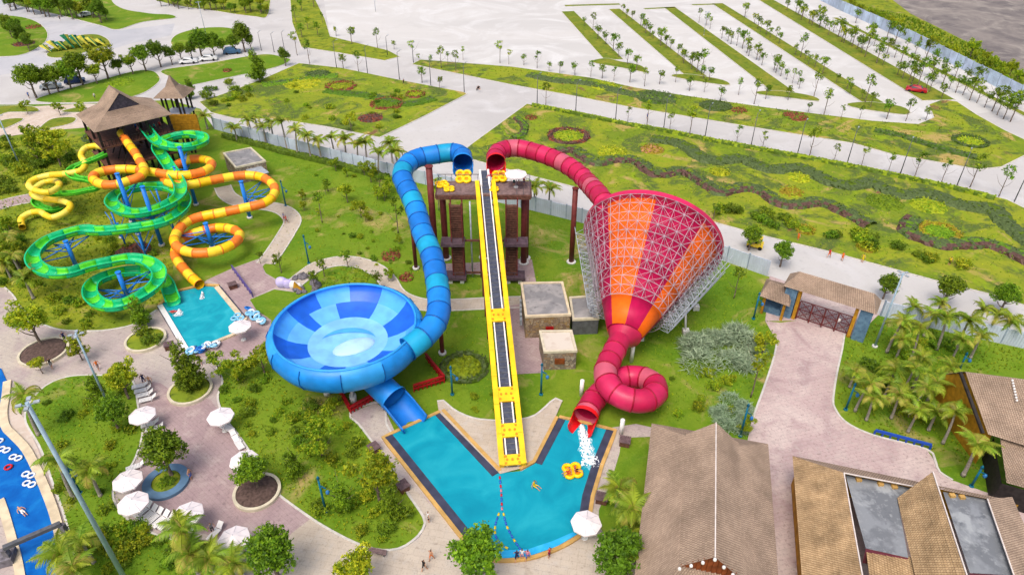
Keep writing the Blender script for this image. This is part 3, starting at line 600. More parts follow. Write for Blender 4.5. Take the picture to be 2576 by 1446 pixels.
# foam where the slides run out
def foam(px, py, label, spread, length, dirv, n=120):
    b = MB(); c = P(px, py, 0.15); d = Vector(dirv).normalized(); r = Vector((d.y, -d.x, 0))
    NU, NV = 34, 16; hgt = {}; keep = {}
    for iu in range(NU + 1):
        for iv in range(NV + 1):
            u, v = iu / NU, iv / NV * 2 - 1; wd = spread * (.16 + .42 * u ** .8)
            q = c + d * (u * length + random.uniform(-.1, .1)) + r * (v * wd + random.uniform(-.09, .09)); q.z = .15 + max(0, .32 * (1 - u) * (1 - v * v)) + random.uniform(0, .12)
            hgt[iu, iv] = q; keep[iu, iv] = random.random() < (1.15 - .75 * u) * (1.15 - .8 * abs(v)) + (.25 if abs(u - .85) < .1 else 0)
    for iu in range(NU):
        for iv in range(NV):
            if keep[iu, iv]: b.add([hgt[iu, iv], hgt[iu + 1, iv], hgt[iu + 1, iv + 1], hgt[iu, iv + 1]], [(0, 1, 2, 3)], 0, True)
    for _ in range(n * 2):
        s_ = random.random() ** .8; q = c + d * (s_ * length * 1.05) + r * (random.gauss(0, .3) * spread * (.3 + .6 * s_)); k = random.uniform(.012, .04); q.z += random.random() ** 2 * .5
        b.ell(q, (k, k * 1.5, k), 5, 3, 0, 0.2)
    n2 = 26; vs_ = [c + d * (length * .55 + math.cos(2 * PI * i / n2) * length * .55 * random.uniform(.8, 1.1)) + r * (math.sin(2 * PI * i / n2) * spread * .62 * random.uniform(.6, 1.1)) for i in range(n2)]
    b.add([(v.x, v.y, .165) for v in vs_], [tuple(range(n2))], 1)
    o = b.build('splash_foam', ['foam', 'foam_flat'], kind='stuff'); tag(o, label, 'foam')
foam(1462, 1072, 'white churning foam below the red slide mouth', 1.8, 6.0, (0.1, -1, 0), 210)
foam(452, 782, 'small white splash where the green slide ends', 1.2, 1.3, (0.2, -1, 0), 40)
foam(510, 738, 'small white splash below the orange tube', 0.6, 1.6, (0.3, -1, 0), 24)

# ------------------------------------------------------------------ slides
def circ(r, n=20, a0=0.0): return [(r * math.cos(2 * PI * i / n + a0), r * math.sin(2 * PI * i / n + a0)) for i in range(n)]
def tube_slide(root, pts, r, cols, flange, seglen, name='tube_section', n=20, fl=True, frw=0.07):
    """cuts the path into sections: each is a part with its own bolted flange"""
    fr = frames(pts); step = (pts[1] - pts[0]).length; k = max(1, round(seglen / step)); i = 0; c = 0
    while i < len(pts) - 1:
        j = min(i + k, len(pts) - 1)
        if len(pts) - 1 - j < k // 2: j = len(pts) - 1
        b = MB(); b.sweep(pts[i:j + 1], circ(r, n), 0, fr=fr[i:j + 1])
        if fl:
            t = fr[j][0]; a = pts[j] - t * 0.09; e = pts[j] + t * 0.09 if j < len(pts) - 1 else pts[j]
            b.sweep([a, a, e, e], [(0, 0)] * n, 1)  # placeholder ring replaced below
            o = len(b.v) - 4 * n
            for q, (pp, rr) in enumerate(((a, r * 0.995), (a, r * (1 + frw)), (e, r * (1 + frw)), (e, r * 0.995))):
                for m_, (x, y) in enumerate(circ(rr, n)): b.v[o + q * n + m_] = pp + fr[j][1] * x + fr[j][2] * y
        b.build(name, [cols[c % len(cols)], flange], root); c += 1; i = j
def flume_slide(root, pts, r, cols, seglen, wall=0.5, name='flume_section', lip=None):
    fr = frames(pts); step = (pts[1] - pts[0]).length; k = max(1, round(seglen / step)); i = 0; c = 0
    A = [PI + 0.0 + PI * q / 10 for q in range(11)]
    outer = [(-r, wall)] + [(r * math.cos(a), r * 0.62 * math.sin(a)) for a in A] + [(r, wall)]
    inner = [(r - 0.09, wall)] + [((r - 0.09) * math.cos(a), (r - 0.09) * 0.62 * math.sin(a)) for a in A[::-1]] + [(-r + 0.09, wall)]
    prof = outer + inner
    while i < len(pts) - 1:
        j = min(i + k, len(pts) - 1)
        if len(pts) - 1 - j < k // 2: j = len(pts) - 1
        b = MB(); b.sweep(pts[i:j + 1], prof, 0, fr=fr[i:j + 1], cap=True)
        for sg in (-1, 1): b.sweep([p + f[1] * (sg * (r + 0.02)) + f[2] * wall for p, f in zip(pts[i:j + 1], fr[i:j + 1])], [(-.1, -.06), (.1, -.06), (.1, .06), (-.1, .06)], 1, smooth=False)
        b.build(name, [cols[c % len(cols)], lip or cols[c % len(cols)]], root); c += 1; i = j
def column(root, base, top, r, m='support_blue', foot='concrete_post', name='column', fr=1.5, fh=0.4):
    b = MB(); b.cyl((base.x, base.y, 0), top, r, r, 14); b.cyl(Vector(top), Vector(top) + Vector((0, 0, 0.08)), r * 1.25, None, 14)
    o = b.build(name, m, root); b = MB(); b.cyl((base.x, base.y, 0), (base.x, base.y, fh), r * fr, r * fr, 14); b.build('footing', foot, o); return o

# --- orange and yellow tube
A_PX = [(305, 335), (323, 362), (340, 385), (352, 405), (363, 427), (352, 445), (325, 455), (290, 465), (253, 463), (234, 449), (246, 436), (276, 428), (326, 426), (388, 434), (438, 441), (476, 440), (518, 429), (533, 413), (516, 402), (481, 401), (448, 413), (420, 432), (414, 452), (438, 464), (476, 465), (538, 453), (601, 442), (640, 442), (668, 450), (690, 470), (688, 492), (664, 511), (620, 522), (563, 534), (505, 545), (465, 561),
        (444, 588), (439, 607), (452, 625), (488, 636), (538, 633), (585, 614), (603, 593), (588, 578), (551, 573), (513, 580), (476, 592), (450, 610), (441, 637), (451, 662), (476, 692), (502, 716)]
slA = thing('tube_slide', 'long looping orange and yellow striped tube slide', 'water slide', P(450, 600))
ptsA = trace(A_PX, lerpf([(0, 10.6), (0.06, 9.2), (0.13, 8.5), (0.30, 7.6), (0.42, 6.6), (0.55, 5.6), (0.68, 4.4), (0.8, 3.4), (0.92, 2.0), (1, 0.95)]), 0.5)
tube_slide(slA, ptsA, 0.78, ['yel_tube', 'orange', 'yel_tube', 'yellow', 'orange'], 'orange', 2.0, n=16, frw=0.05)
# --- green open flume
B_PX = [(364, 323), (376, 338), (390, 354), (412, 367), (450, 373), (488, 369), (512, 358), (506, 345), (472, 340), (432, 347), (404, 360), (398, 378), (410, 398), (426, 422), (446, 452), (456, 478), (446, 502), (401, 526), (351, 538), (313, 535), (283, 516), (288, 497), (313, 482), (363, 472), (413, 472), (451, 486), (466, 505), (461, 527), (431, 552), (388, 567), (338, 575), (288, 581), (238, 583), (208, 580),
        (163, 591), (120, 608), (93, 632), (84, 652), (93, 672), (125, 688), (175, 688), (225, 672), (276, 661), (326, 653), (371, 661), (398, 680), (402, 702), (388, 724), (351, 750), (300, 770), (255, 768), (230, 746), (234, 718), (263, 699), (313, 686), (363, 686), (401, 699), (421, 718), (430, 742), (438, 762)]
slB = thing('flume_slide', 'winding two tone green open flume slide', 'water slide', P(300, 640))
ptsB = trace(B_PX, lerpf([(0, 10.4), (0.15, 9.4), (0.24, 7.6), (0.42, 6.2), (0.55, 5.4), (0.70, 4.4), (0.85, 2.9), (0.95, 1.6), (1, 0.7)]), 0.5)
flume_slide(slB, ptsB, 0.95, ['green_l', 'green_t'], 2.0, lip='green_t')
# --- thin yellow tube and thin green flume on the far side
C_PX = [(262, 372), (240, 367), (214, 374), (204, 392), (214, 410), (205, 428), (175, 436), (125, 441), (86, 452), (73, 467), (88, 479), (120, 484), (146, 472), (148, 460), (130, 455), (104, 463), (82, 484), (92, 496), (125, 502), (160, 507), (178, 518), (163, 535), (133, 547), (114, 541), (100, 533), (76, 536), (54, 551), (56, 572)]
slC = thing('tube_slide', 'thin plain yellow tube slide curling down at far left', 'water slide', P(110, 520))
tube_slide(slC, trace(C_PX, lerpf([(0, 8.8), (0.5, 5.0), (1, 0.7)]), 0.4), 0.55, ['yel_pale', 'yel_tube'], 'yel_tube', 2.4, n=14, frw=0.05)
D_PX = [(268, 388), (245, 399), (215, 411), (186, 423), (176, 437), (190, 449), (222, 455), (247, 464), (243, 475), (220, 480), (185, 487), (140, 489), (105, 496), (90, 508), (100, 521), (130, 530), (155, 526)]
slD = thing('flume_slide', 'narrow grass green flume slide beside the thin yellow tube', 'water slide', P(170, 500))
flume_slide(slD, trace(D_PX, lerpf([(0, 8.4), (0.5, 5.2), (1, 1.0)]), 0.4), 0.6, ['green_d'], 3.0, wall=0.35, lip='green_l')
# --- blue columns with radiating struts
allp = ptsA + ptsB
COLS = [((193, 672), 607, 'beside the leftmost green loop'), ((323, 752), 685, 'inside the lowest green loop'), ((535, 624), 562, 'inside the lowest orange loop'), ((408, 618), 470, 'inside the middle green loop'), ((349, 590), 402, 'inside the upper orange loop'),
        ((494, 516), 330, 'inside the highest green loop'), ((629, 549), 457, 'inside the far right orange bend'), ((470, 520), 420, 'left of the far right orange run')]
for i, (bp_, ty, where) in enumerate(COLS):
    bs = P(*bp_); h = max(2.5, min(11.5, zat(bp_[0], bp_[1], ty)))
    t = thing('slide_support', 'blue steel slide support column with radiating struts ' + where, 'column', bs, 'blue slide supports')
    column(t, bs, bs + Vector((0, 0, h)), 0.33)
    near = [(math.hypot(p.x - bs.x, p.y - bs.y), p.copy()) for p in allp if p.z < h + 1.5]
    used = []
    for d, p in sorted(near, key=lambda q: q[0]):
        if d > 6.5 or d < 1.0: continue
        a = math.atan2(p.y - bs.y, p.x - bs.x)
        if all(abs((a - u + PI) % (2 * PI) - PI) > 0.6 for u in used):
            used.append(a); b = MB(); e = p - Vector((0, 0, 0.85)); s0 = Vector((bs.x, bs.y, max(0.6, e.z - 0.5 * d * 0.6)))
            b.cyl(s0, e, 0.11, 0.09, 8); b.cyl(Vector((bs.x, bs.y, min(h - .1, e.z + 0.1))), e, 0.08, 0.08, 6); b.build('strut', 'support_blue', t)
        if len(used) > 6: break
# a framed cluster of blue legs under the middle green loop
for k, (x, y, h) in enumerate([(305, 600, 5.0), (318, 622, 4.6), (367, 632, 4.8), (369, 650, 4.2), (330, 560, 6.2), (420, 560, 6.5), (445, 600, 5)]):
    bs = P(x, y); t = thing('slide_support', 'slim blue leg under the middle green loop, %s from the left' % ORDN[sorted([305, 318, 367, 369, 330, 420, 445]).index(x)], 'column', bs, 'slim blue slide legs')
    column(t, bs, bs + Vector((0, 0, h)), 0.14, fr=2.2)
    b = MB(); b.cyl(bs + Vector((0, 0, h * .25)), bs + Vector((1.8, 0.9, h * .92)), 0.07, None, 6); b.cyl(bs + Vector((0, 0, h * .3)), bs + Vector((-1.6, .8, h * .95)), 0.07, None, 6); b.build('brace', 'support_blue', t)

# --- blue bowl slide
BC = P(868, 815, 8.3); BC.z = 0
bowl = thing('bowl_slide', 'huge blue bowl slide with checkered inner wall', 'water slide', BC)
prof_in = [(1.2, 5.35), (3.0, 5.4), (4.9, 5.6), (6.2, 5.95), (7.3, 6.5), (8.3, 7.3), (8.75, 7.9), (8.65, 8.3)]
prof_out = [(8.65, 8.35), (9.2, 8.15), (9.6, 7.4), (9.65, 6.4), (9.2, 5.4), (8.2, 4.5), (6.6, 3.9), (5.0, 3.6)]
def ringseg(b, prof, a0, a1, n=6, m=0, flip=False):
    vs_ = []
    for i in range(n + 1):
        a = a0 + (a1 - a0) * i / n
        for r, z in prof: vs_.append(BC + Vector((math.cos(a) * r, math.sin(a) * r, z)))
    k = len(prof); fs = []
    for i in range(n):
        for j in range(k - 1):
            f = (i * k + j, (i + 1) * k + j, (i + 1) * k + j + 1, i * k + j + 1); fs.append(f[::-1] if flip else f)
    b.add(vs_, fs, m, True)
NS = 12; off = R(98)
for i in range(NS):
    a0, a1 = off + 2 * PI * i / NS, off + 2 * PI * (i + 1) / NS
    b = MB(); ringseg(b, prof_in[4:], a0, a1); b.build('wall_panel', 'bowl_dark' if i % 2 else 'bowl_light', bowl)
    for hf in (0, 1):
        am = (a0 + a1) / 2; b = MB(); ringseg(b, prof_in[2:5], a0 if hf == 0 else am, am if hf == 0 else a1, 4)
        par = 1 - i % 2 if (hf == 0 and i in (0, 1)) else i % 2
        b.build('wall_panel', 'bowl_dark' if par else 'bowl_mid', bowl)
    b = MB(); ringseg(b, prof_out, a0, a1, flip=True)
    t = Vector((math.cos(a0), math.sin(a0), 0))
    b.sweep([BC + t * (r + 0.05) + Vector((0, 0, z)) for r, z in prof_out[1:]], [(-.05, -.04), (.05, -.04), (.05, .06), (-.05, .06)], 1, smooth=False)
    b.build('shell_panel', ['bowl_out' if i % 3 else 'bowl_out_b', 'blue_flange'], bowl)
b = MB(); ringseg(b, [(0.0, 5.3), (1.2, 5.35), (3.0, 5.4), (4.95, 5.62)], 0, 2 * PI, 48); b.build('bowl_floor', 'bowl_pale', bowl)
b = MB(); b.torus(BC + Vector((0, 0, 8.34)), 8.68, 0.16, 64, 8); b.build('rim', 'bowl_out_b', bowl)
b = MB(); b.ell(BC + Vector((0.9, -0.9, 5.42)), (2.7, 1.5, 0.45), 24, 8, 0, 0, True, R(28)); b.build('centre_hump', 'bowl_white', bowl)
b = MB(); vs_ = []
for i in range(25):
    a = R(20) + R(150) * i / 24; wd = .95 * math.sin(PI * i / 24); vs_ += [BC + Vector((math.cos(a) * 3.5, math.sin(a) * 2.9, 5.47)), BC + Vector((math.cos(a) * (3.5 - wd), math.sin(a) * (2.9 - wd), 5.47))]
b.add(vs_, [(2 * i, 2 * i + 2, 2 * i + 3, 2 * i + 1) for i in range(24)]); b.build('drop_slot', 'bowl_light', bowl)
for k in range(8):
    a = R(10) + k * PI / 4; bs = BC + Vector((math.cos(a) * 4.6, math.sin(a) * 4.6, 0)); column(bowl, bs, bs + Vector((0, 0, 4.2)), 0.22, 'white_paint', fr=1.9, fh=0.8)
bs = P(890, 1012); column(bowl, bs, bs + Vector((0, 0, 5.2)), 0.12, 'white_paint', fr=3.5, fh=1.1)
# tangential blue entry tube
T_PX = [(1165, 409), (1162, 392), (1140, 384), (1095, 389), (1048, 399), (1021, 418), (1011, 442), (1022, 471), (1039, 507), (1051, 542), (1062, 583), (1085, 640), (1098, 700), (1104, 750), (1103, 787), (1090, 820), (1060, 852), (1025, 878)]
slT = thing('tube_slide', 'thick blue tube slide from the tower deck to the bowl', 'water slide', P(1080, 760))
zT = lerpf([(0, 15.3), (0.18, 15.0), (0.3, 14.6), (0.75, 9.6), (0.9, 8.0), (1, 7.0)])
ptsT = trace(T_PX, zT, 0.5); tube_slide(slT, ptsT, 1.5, ['blue_a', 'blue_a', 'blue_teal', 'blue_b', 'blue_a', 'blue_b', 'blue_teal'], 'blue_flange', 2.4, n=26, frw=0.045)
def mouth(root, p, d, r, m, name='entry_mouth', L=2.6):
    """open start trough with a rolled arch"""
    d = Vector(d).normalized(); b = MB(); rg = d.cross(Vector((0, 0, 1))).normalized(); up = Vector((0, 0, 1)); n = 16
    b.sweep([p - d * 0.15, p + d * 0.35], circ(r * 1.1, 24) , 0)
    prof = [(r * 1.05 * math.cos(PI + PI * i / n), r * math.sin(PI + PI * i / n)) for i in range(n + 1)]
    prof = [(-r * 1.05, 0.25)] + prof + [(r * 1.05, 0.25)]; pr2 = [(x * 0.93, y * 0.93 + (0.0 if 0 < i < len(prof) - 1 else 0.02)) for i, (x, y) in enumerate(prof)][::-1]
    b.sweep([p + d * 0.3, p + d * L], prof + pr2, 0, cap=True); b.build(name, m, root)
d0 = Vector((0.05, -1, -0.05)); mouth(slT, ptsT[0], d0, 1.5, 'blue_b')
for px, py, zz in ((1028, 480, 13.9), (1085, 640, 10.2), (1104, 770, 8.0)):
    q = P(px, py, zz); t = column(slT, q, q - Vector((0, 0, 1.45)), 0.3, 'maroon', fr=1.8)
# outlet chute of the bowl
slO = thing('outlet_chute', 'wide open blue chute running from the bowl into the V pool', 'water slide', P(1010, 1030))
op = spline([P(925, 940, 3.3), P(965, 978, 2.6), P(1000, 1012, 1.9), P(1044, 1066, 0.9)], 0.4); ni = int(len(op) * 0.5)
tube_slide(slO, op[:ni + 1], 1.65, ['blue_b'], 'blue_flange', 3.0, n=24, fl=False)
b = MB(); fr = frames(op); n = 16; prof = [(-1.75, 0.35)] + [(1.75 * math.cos(PI + PI * i / n), 1.4 * math.sin(PI + PI * i / n)) for i in range(n + 1)] + [(1.75, 0.35)]
pr2 = [(x * 0.93, y * 0.93) for x, y in prof][::-1]; b.sweep(op[ni:], prof + pr2, 0, fr=fr[ni:], cap=True); b.build('open_run', 'blue_a', slO)
b = MB(); b.sweep([op[ni] - fr[ni][0] * 0.1, op[ni] + fr[ni][0] * 0.15], circ(1.8, 24), fr=[fr[ni]] * 2); b.build('collar', 'blue_b', slO)
# red steel frame around the bowl's feet
FR = [(855, 990), (883, 1040), (945, 1005)]; FR2 = [(1042, 985), (1118, 962), (1072, 905)]
for q, lab in ((FR, 'red steel barrier on the front left under the bowl'), (FR2, 'red steel barrier on the right under the bowl')):
    t = thing('barrier_frame', lab, 'barrier', P(*q[1]), 'red barriers round the bowl')
    pp = PP(q)
    for z in (0.55, 1.1):
        b = MB()
        for a, c in zip(pp, pp[1:]): b.beam(a + Vector((0, 0, z)), c + Vector((0, 0, z)), 0.3, 0.22)
        b.build('rail', 'red_frame', t)
    for a, c in zip(pp, pp[1:]):
        for i in range(7): b = MB(); e = a.lerp(c, i / 7); b.box(e + Vector((0, 0, .55)), (0.16, 0.16, 1.1)); b.build('post', 'red_frame', t)

# --- red and orange funnel
RC = Vector((19.7, 83.1, 10.15)); NC = P(1571, 838, 4.6)
fun = thing('funnel_slide', 'giant red and orange striped funnel slide in a white space frame', 'water slide', Vector((RC.x, RC.y, 0)))
ax = (RC - NC).normalized(); LN = (RC - NC).length
fr_r = ax.cross(Vector((0, 0, 1))).normalized(); fr_u = fr_r.cross(ax).normalized()
R0, R1 = 2.35, 9.1
def CPt(t, a, o=0.0):
    r = R0 + (R1 - R0) * t + o
    return NC + ax * (LN * t) + fr_r * (r * math.cos(a)) + fr_u * (r * math.sin(a))
SECT = 8; aoff = R(90 - 2)
for k in range(SECT):
    a0 = aoff + k * 2 * PI / SECT
    for j, (t0, t1) in enumerate(((0.0, 0.22), (0.22, 0.48), (0.48, 0.74), (0.74, 1.0))):
        b = MB(); n = 8; vs_ = []
        for i in range(n + 1):
            a = a0 + 2 * PI / SECT * i / n
            vs_ += [CPt(t0, a), CPt(t1, a), CPt(t1, a, -0.12), CPt(t0, a, -0.12)]
        fs = [(i * 4 + q, (i + 1) * 4 + q, (i + 1) * 4 + (q + 1) % 4, i * 4 + (q + 1) % 4) for i in range(n) for q in range(4)]
        b.add(vs_, fs, 0, True)
        b.build('funnel_panel', 'cone_orange' if k % 2 == 0 else 'cone_magenta', fun)
b = MB()
rim = [NC + ax * LN + fr_r * (R1 * math.cos(a)) + fr_u * (R1 * math.sin(a)) for a in [2 * PI * i / 72 for i in range(73)]]
n = 72; vs_ = []
for i in range(n):
    a = 2 * PI * i / n
    for t, o in ((1.0, 0.0), (1.0, 0.8), (1.045, 0.8), (1.045, 0.0)): vs_.append(NC + ax * (LN * t) + (fr_r * math.cos(a) + fr_u * math.sin(a)) * (R1 + o))
b.add(vs_, [(i * 4 + q, ((i + 1) % n) * 4 + q, ((i + 1) % n) * 4 + (q + 1) % 4, i * 4 + (q + 1) % 4) for i in range(n) for q in range(4)], 0, False); b.build('rim', 'red_b', fun)
# space frame: ring chords, long chords (parts), web bars (one part)
NR, NL = 11, 40; TO = 0.75
tlist = [0.20 + 0.80 * i / NR for i in range(NR + 1)]
for t in tlist:
    b = MB(); q = [CPt(t, 2 * PI * i / NL, TO) for i in range(NL)]
    for i in range(NL): b.cyl(q[i], q[(i + 1) % NL], 0.038, None, 5, 0, False)
    b.build('ring_chord', 'frame_steel', fun)
for i in range(NL):
    a = 2 * PI * i / NL; b = MB(); b.cyl(CPt(tlist[0] if i % 2 == 0 else tlist[3], a, TO), CPt(1.0, a, TO), 0.034, None, 5, 0, False); b.build('long_chord', 'frame_steel', fun)
b = MB()
for j in range(NR):
    for i in range(NL):
        if j < 3 and i % 2: continue
        a = 2 * PI * i / NL; a2 = 2 * PI * (i + (2 if j < 3 else 1)) / NL
        p, q, r_, s_ = CPt(tlist[j], a, TO), CPt(tlist[j + 1], a2, TO), CPt(tlist[j], a2, TO), CPt(tlist[j + 1], a, TO)
        b.cyl(p, q, 0.03, None, 4, 0, False) if (i + j) % 2 else b.cyl(r_, s_, 0.03, None, 4, 0, False)
        m_ = CPt((tlist[j] + tlist[j + 1]) / 2, (a + a2) / 2, 0.02)
        for e in (p, q, r_, s_): b.cyl(e, m_, 0.02, None, 3, 0, False)
o = b.build('web_bars', 'frame_steel', fun, kind='stuff')
# outer side trusses standing off left and right
for sg, nm in ((1, 0), (-1, 1)):
    for kk in range(4):
        b = MB(); a_ = (R(2) if sg > 0 else R(178)) + sg * R(-10) * kk
        for i in range(12):
            t0, t1 = 0.2 + 0.8 * i / 12, 0.2 + 0.8 * (i + 1) / 12
            p0, p1 = CPt(t0, a_, 2.1), CPt(t1, a_, 2.1); q0, q1 = CPt(t0, a_, TO), CPt(t1, a_, TO)
            b.cyl(p0, p1, 0.06, None, 5, 0, False); b.cyl(p0, q1, 0.04, None, 4, 0, False); b.cyl(p0, q0, 0.04, None, 4, 0, False)
            a2 = a_ + R(9); b.cyl(p0, CPt(t1, a2, TO), 0.04, None, 4, 0, False); b.cyl(p0, CPt(t0, a2, TO), 0.035, None, 4, 0, False)
        b.build('side_truss', 'galv', fun)
# legs
for a, t in ((R(-75), 0.25), (R(-105), 0.25), (R(-40), 0.9), (R(-140), 0.9), (R(-62), 0.95), (R(-118), 0.95), (R(-20), 0.55), (R(200), 0.55)):
    top = CPt(t, a, TO)
    if top.z < 0.6: top.z = 0.6
    bs = Vector((top.x + math.cos(a) * fr_r.x * 0.8, top.y + math.cos(a) * fr_r.y * 0.8, 0))
    b = MB(); b.cyl(bs, top, 0.16, None, 8); o = b.build('leg', 'white_paint', fun); b = MB(); b.box(bs + Vector((0, 0, .35)), (0.9, 0.9, 0.7)); b.build('footing', 'concrete_post', o)
# red tube up from the deck into the rim
slR = thing('tube_slide', 'crimson tube slide from the tower deck into the funnel', 'water slide', P(1437, 660))
R_PX = [(1248, 408), (1247, 392), (1262, 378), (1301, 373), (1342, 382), (1385, 396), (1425, 415), (1460, 440), (1484, 466), (1506, 497)]
ptsR = trace(R_PX[:-1], lerpf([(0, 15.3), (0.3, 15.2), (1, 14.6)]), 0.5)
ptsR = spline(ptsR[::4] + [CPt(1.13, R(146), -0.9), CPt(0.97, R(143), -1.9)], 0.5)
tube_slide(slR, ptsR, 1.42, ['red_a', 'red_b', 'red_a', 'red_pale', 'red_b'], 'red_flange', 2.1, n=26, frw=0.05)
mouth(slR, ptsR[0], Vector((0.02, -1, -0.05)), 1.42, 'red_hot')
bs = P(1437, 660); column(slR, bs, bs + Vector((0, 0, 13.3)), 0.42, 'maroon', fr=1.8, fh=0.25)
# red tube below the funnel: one turn, then out into the pool
slS = thing('tube_slide', 'crimson tube curling once below the funnel to the pool', 'water slide', P(1580, 1010))
S_PX = [(1570, 838), (1556, 862), (1544, 886), (1531, 912), (1523, 937), (1528, 963), (1551, 990), (1589, 1006), (1626, 1006), (1649, 989), (1648, 969), (1626, 953), (1594, 947), (1562, 951), (1533, 968), (1508, 990), (1488, 1014), (1474, 1044)]
ptsS = trace(S_PX, lerpf([(0, 4.6), (0.3, 4.3), (0.5, 3.5), (0.72, 2.0), (1, 1.45)]), 0.4)
h = max(2, int(len(ptsS) * 0.06))
b = MB(); fr = frames(ptsS); k = 26
for i in range(h + 1):
    rr = R0 - (R0 - 1.42) * (i / h) ** 0.8
    b.v += [ptsS[i] + fr[i][1] * x + fr[i][2] * y for x, y in circ(rr, k)]
for i in range(h):
    for j in range(k): b.f.append((i * k + j, i * k + (j + 1) % k, (i + 1) * k + (j + 1) % k, (i + 1) * k + j)); b.m.append(0); b.s.append(True)
b.build('reducer', 'red_a', slS)
tube_slide(slS, ptsS[h:], 1.42, ['red_a', 'red_b', 'red_a', 'red_pale', 'red_b', 'red_b'], 'red_flange', 1.9, n=26, frw=0.05)
d = (ptsS[-1] - ptsS[-3]).normalized(); d.z = -0.12; mouth(slS, ptsS[-1], d, 1.42, 'red_hot', 'exit_mouth', L=2.3)
for px, py, zz in ((1462, 975, 2.6), (1562, 1062, 2.4), (1588, 890, 4.0)):
    bs = P(px, py + (30 if py > 1000 else 20)); b = MB(); b.cyl(bs, bs + Vector((0, 0, zz)), 0.26, None, 12); b.build('column', 'white_paint', slS)

# --- tower
tw = thing('slide_tower', 'brown timber start tower with a raised deck for the rafts', 'tower', Vector((-4.3, 92, 0)))
X0, X1, Y0, Y1, ZD = -11.2, 2.7, 91.1, 95.6, 13.7
npl = 26
for i in range(npl):
    y = Y0 + (Y1 - Y0) * (i + .5) / npl; b = MB(); b.box(((X0 + X1) / 2, y, ZD - .06), (X1 - X0, (Y1 - Y0) / npl - 0.03, 0.12)); b.build('deck_plank', 'deck_wood', tw)
for y in (Y0 - .1, (Y0 + Y1) / 2, Y1 + .1): b = MB(); b.box(((X0 + X1) / 2, y, ZD - .45), (X1 - X0 + .2, 0.3, 0.65)); b.build('deck_beam', 'brown_wood', tw)
for x in (X0 - .1, X1 + .1): b = MB(); b.box((x, (Y0 + Y1) / 2, ZD - .4), (0.3, Y1 - Y0, 0.6)); b.build('deck_beam', 'brown_wood', tw)
for x, y, top in ((-12.3, 93.2, 17.2), (1.9, 93.6, 13.3), (-10.8, 95.0, 13.3), (2.2, 95.0, 13.3), (-4.6, 95.2, 13.3)):
    bs = Vector((x, y, 0)); column(tw, bs, bs + Vector((0, 0, top)), 0.5, 'maroon', fr=1.7, fh=0.25, name='post')
def stair(xc, sg):
    """switchback stair clad in dark boards: treads are parts"""
    wd = 1.7
    for k in range(30):
        z = 0.9 + (ZD - 1.1) * k / 30; ph = (k % 15) / 15; y = 89.0 - 0.55 + 1.1 * (ph if (k // 15) == 0 else 1 - ph)
        b = MB(); b.box((xc, y, z), (wd, 0.5, 0.3)); b.build('tread', 'brown_wood', tw)
    for dx in (-wd / 2, wd / 2):
        b = MB(); b.beam((xc + dx, 88.3, 0.4), (xc + dx, 88.3, ZD), 0.16, 0.16); b.beam((xc + dx, 90.0, 0.4), (xc + dx, 90.0, ZD), 0.2, 0.2)
        for k in range(8): b.beam((xc + dx, 88.3, 1 + k * 1.6), (xc + dx, 90.0, 1.8 + k * 1.6), 0.1, 0.2)
        b.build('stringer', 'maroon', tw)
    for z, ext in ((7.0, 3.0), (0.9, 2.6)):
        b = MB(); b.box((xc + sg * (ext - wd) / 2, 88.6, z), (ext + 0.6, 2.2, 0.5)); b.build('landing', 'landing', tw)
        b = MB()
        for dx in (-ext / 2, 0, ext / 2): b.beam((xc + sg * (ext - wd) / 2 + dx, 87.6, z + .2), (xc + sg * (ext - wd) / 2 + dx, 87.6, z + 1.2), 0.07, 0.07)
        b.beam((xc + sg * (ext - wd) / 2 - ext / 2, 87.6, z + 1.2), (xc + sg * (ext - wd) / 2 + ext / 2, 87.6, z + 1.2), 0.08, 0.08); b.build('handrail', 'landing', tw)
    for dx in (-.9, .9): b = MB(); b.box((xc + dx + sg * .4, 88.0, 0.35), (0.6, 0.6, 0.7)); b.build('footing', 'concrete_post', tw)
stair(-8.25, -1); stair(-0.05, 1)
b = MB(); b.beam((-7.2, 89.2, 6.9), (-1.2, 89.2, 6.9), 0.25, 0.3); b.beam((-7.2, 89.2, 1.1), (-1.2, 89.2, 1.1), 0.25, 0.3); b.build('tie_beam', 'brown_wood', tw)
for i in range(15):
    for y in (Y0, Y1):
        x = X0 + (X1 - X0) * i / 14
        if y == Y0 and 2 < i < 12: continue
        b = MB(); b.beam((x, y, ZD), (x, y, ZD + 1.1), 0.06, 0.06); b.build('rail_post', 'steel_dark', tw)
b = MB(); b.beam((X0, Y1, ZD + 1.1), (X1, Y1, ZD + 1.1), 0.08, 0.08); b.beam((X0, Y0, ZD + 1.1), (X0, Y1, ZD + 1.1), .08, .08); b.beam((X1, Y0, ZD + 1.1), (X1, Y1, ZD + 1.1), .08, .08); b.build('top_rail', 'steel_dark', tw)
for x in (-6.2, -2.2):
    b = MB(); b.cyl((x, 89.6, 0), (x, 89.6, 13.3), 0.13, None, 8); b.build('steel_post', 'galv', tw)

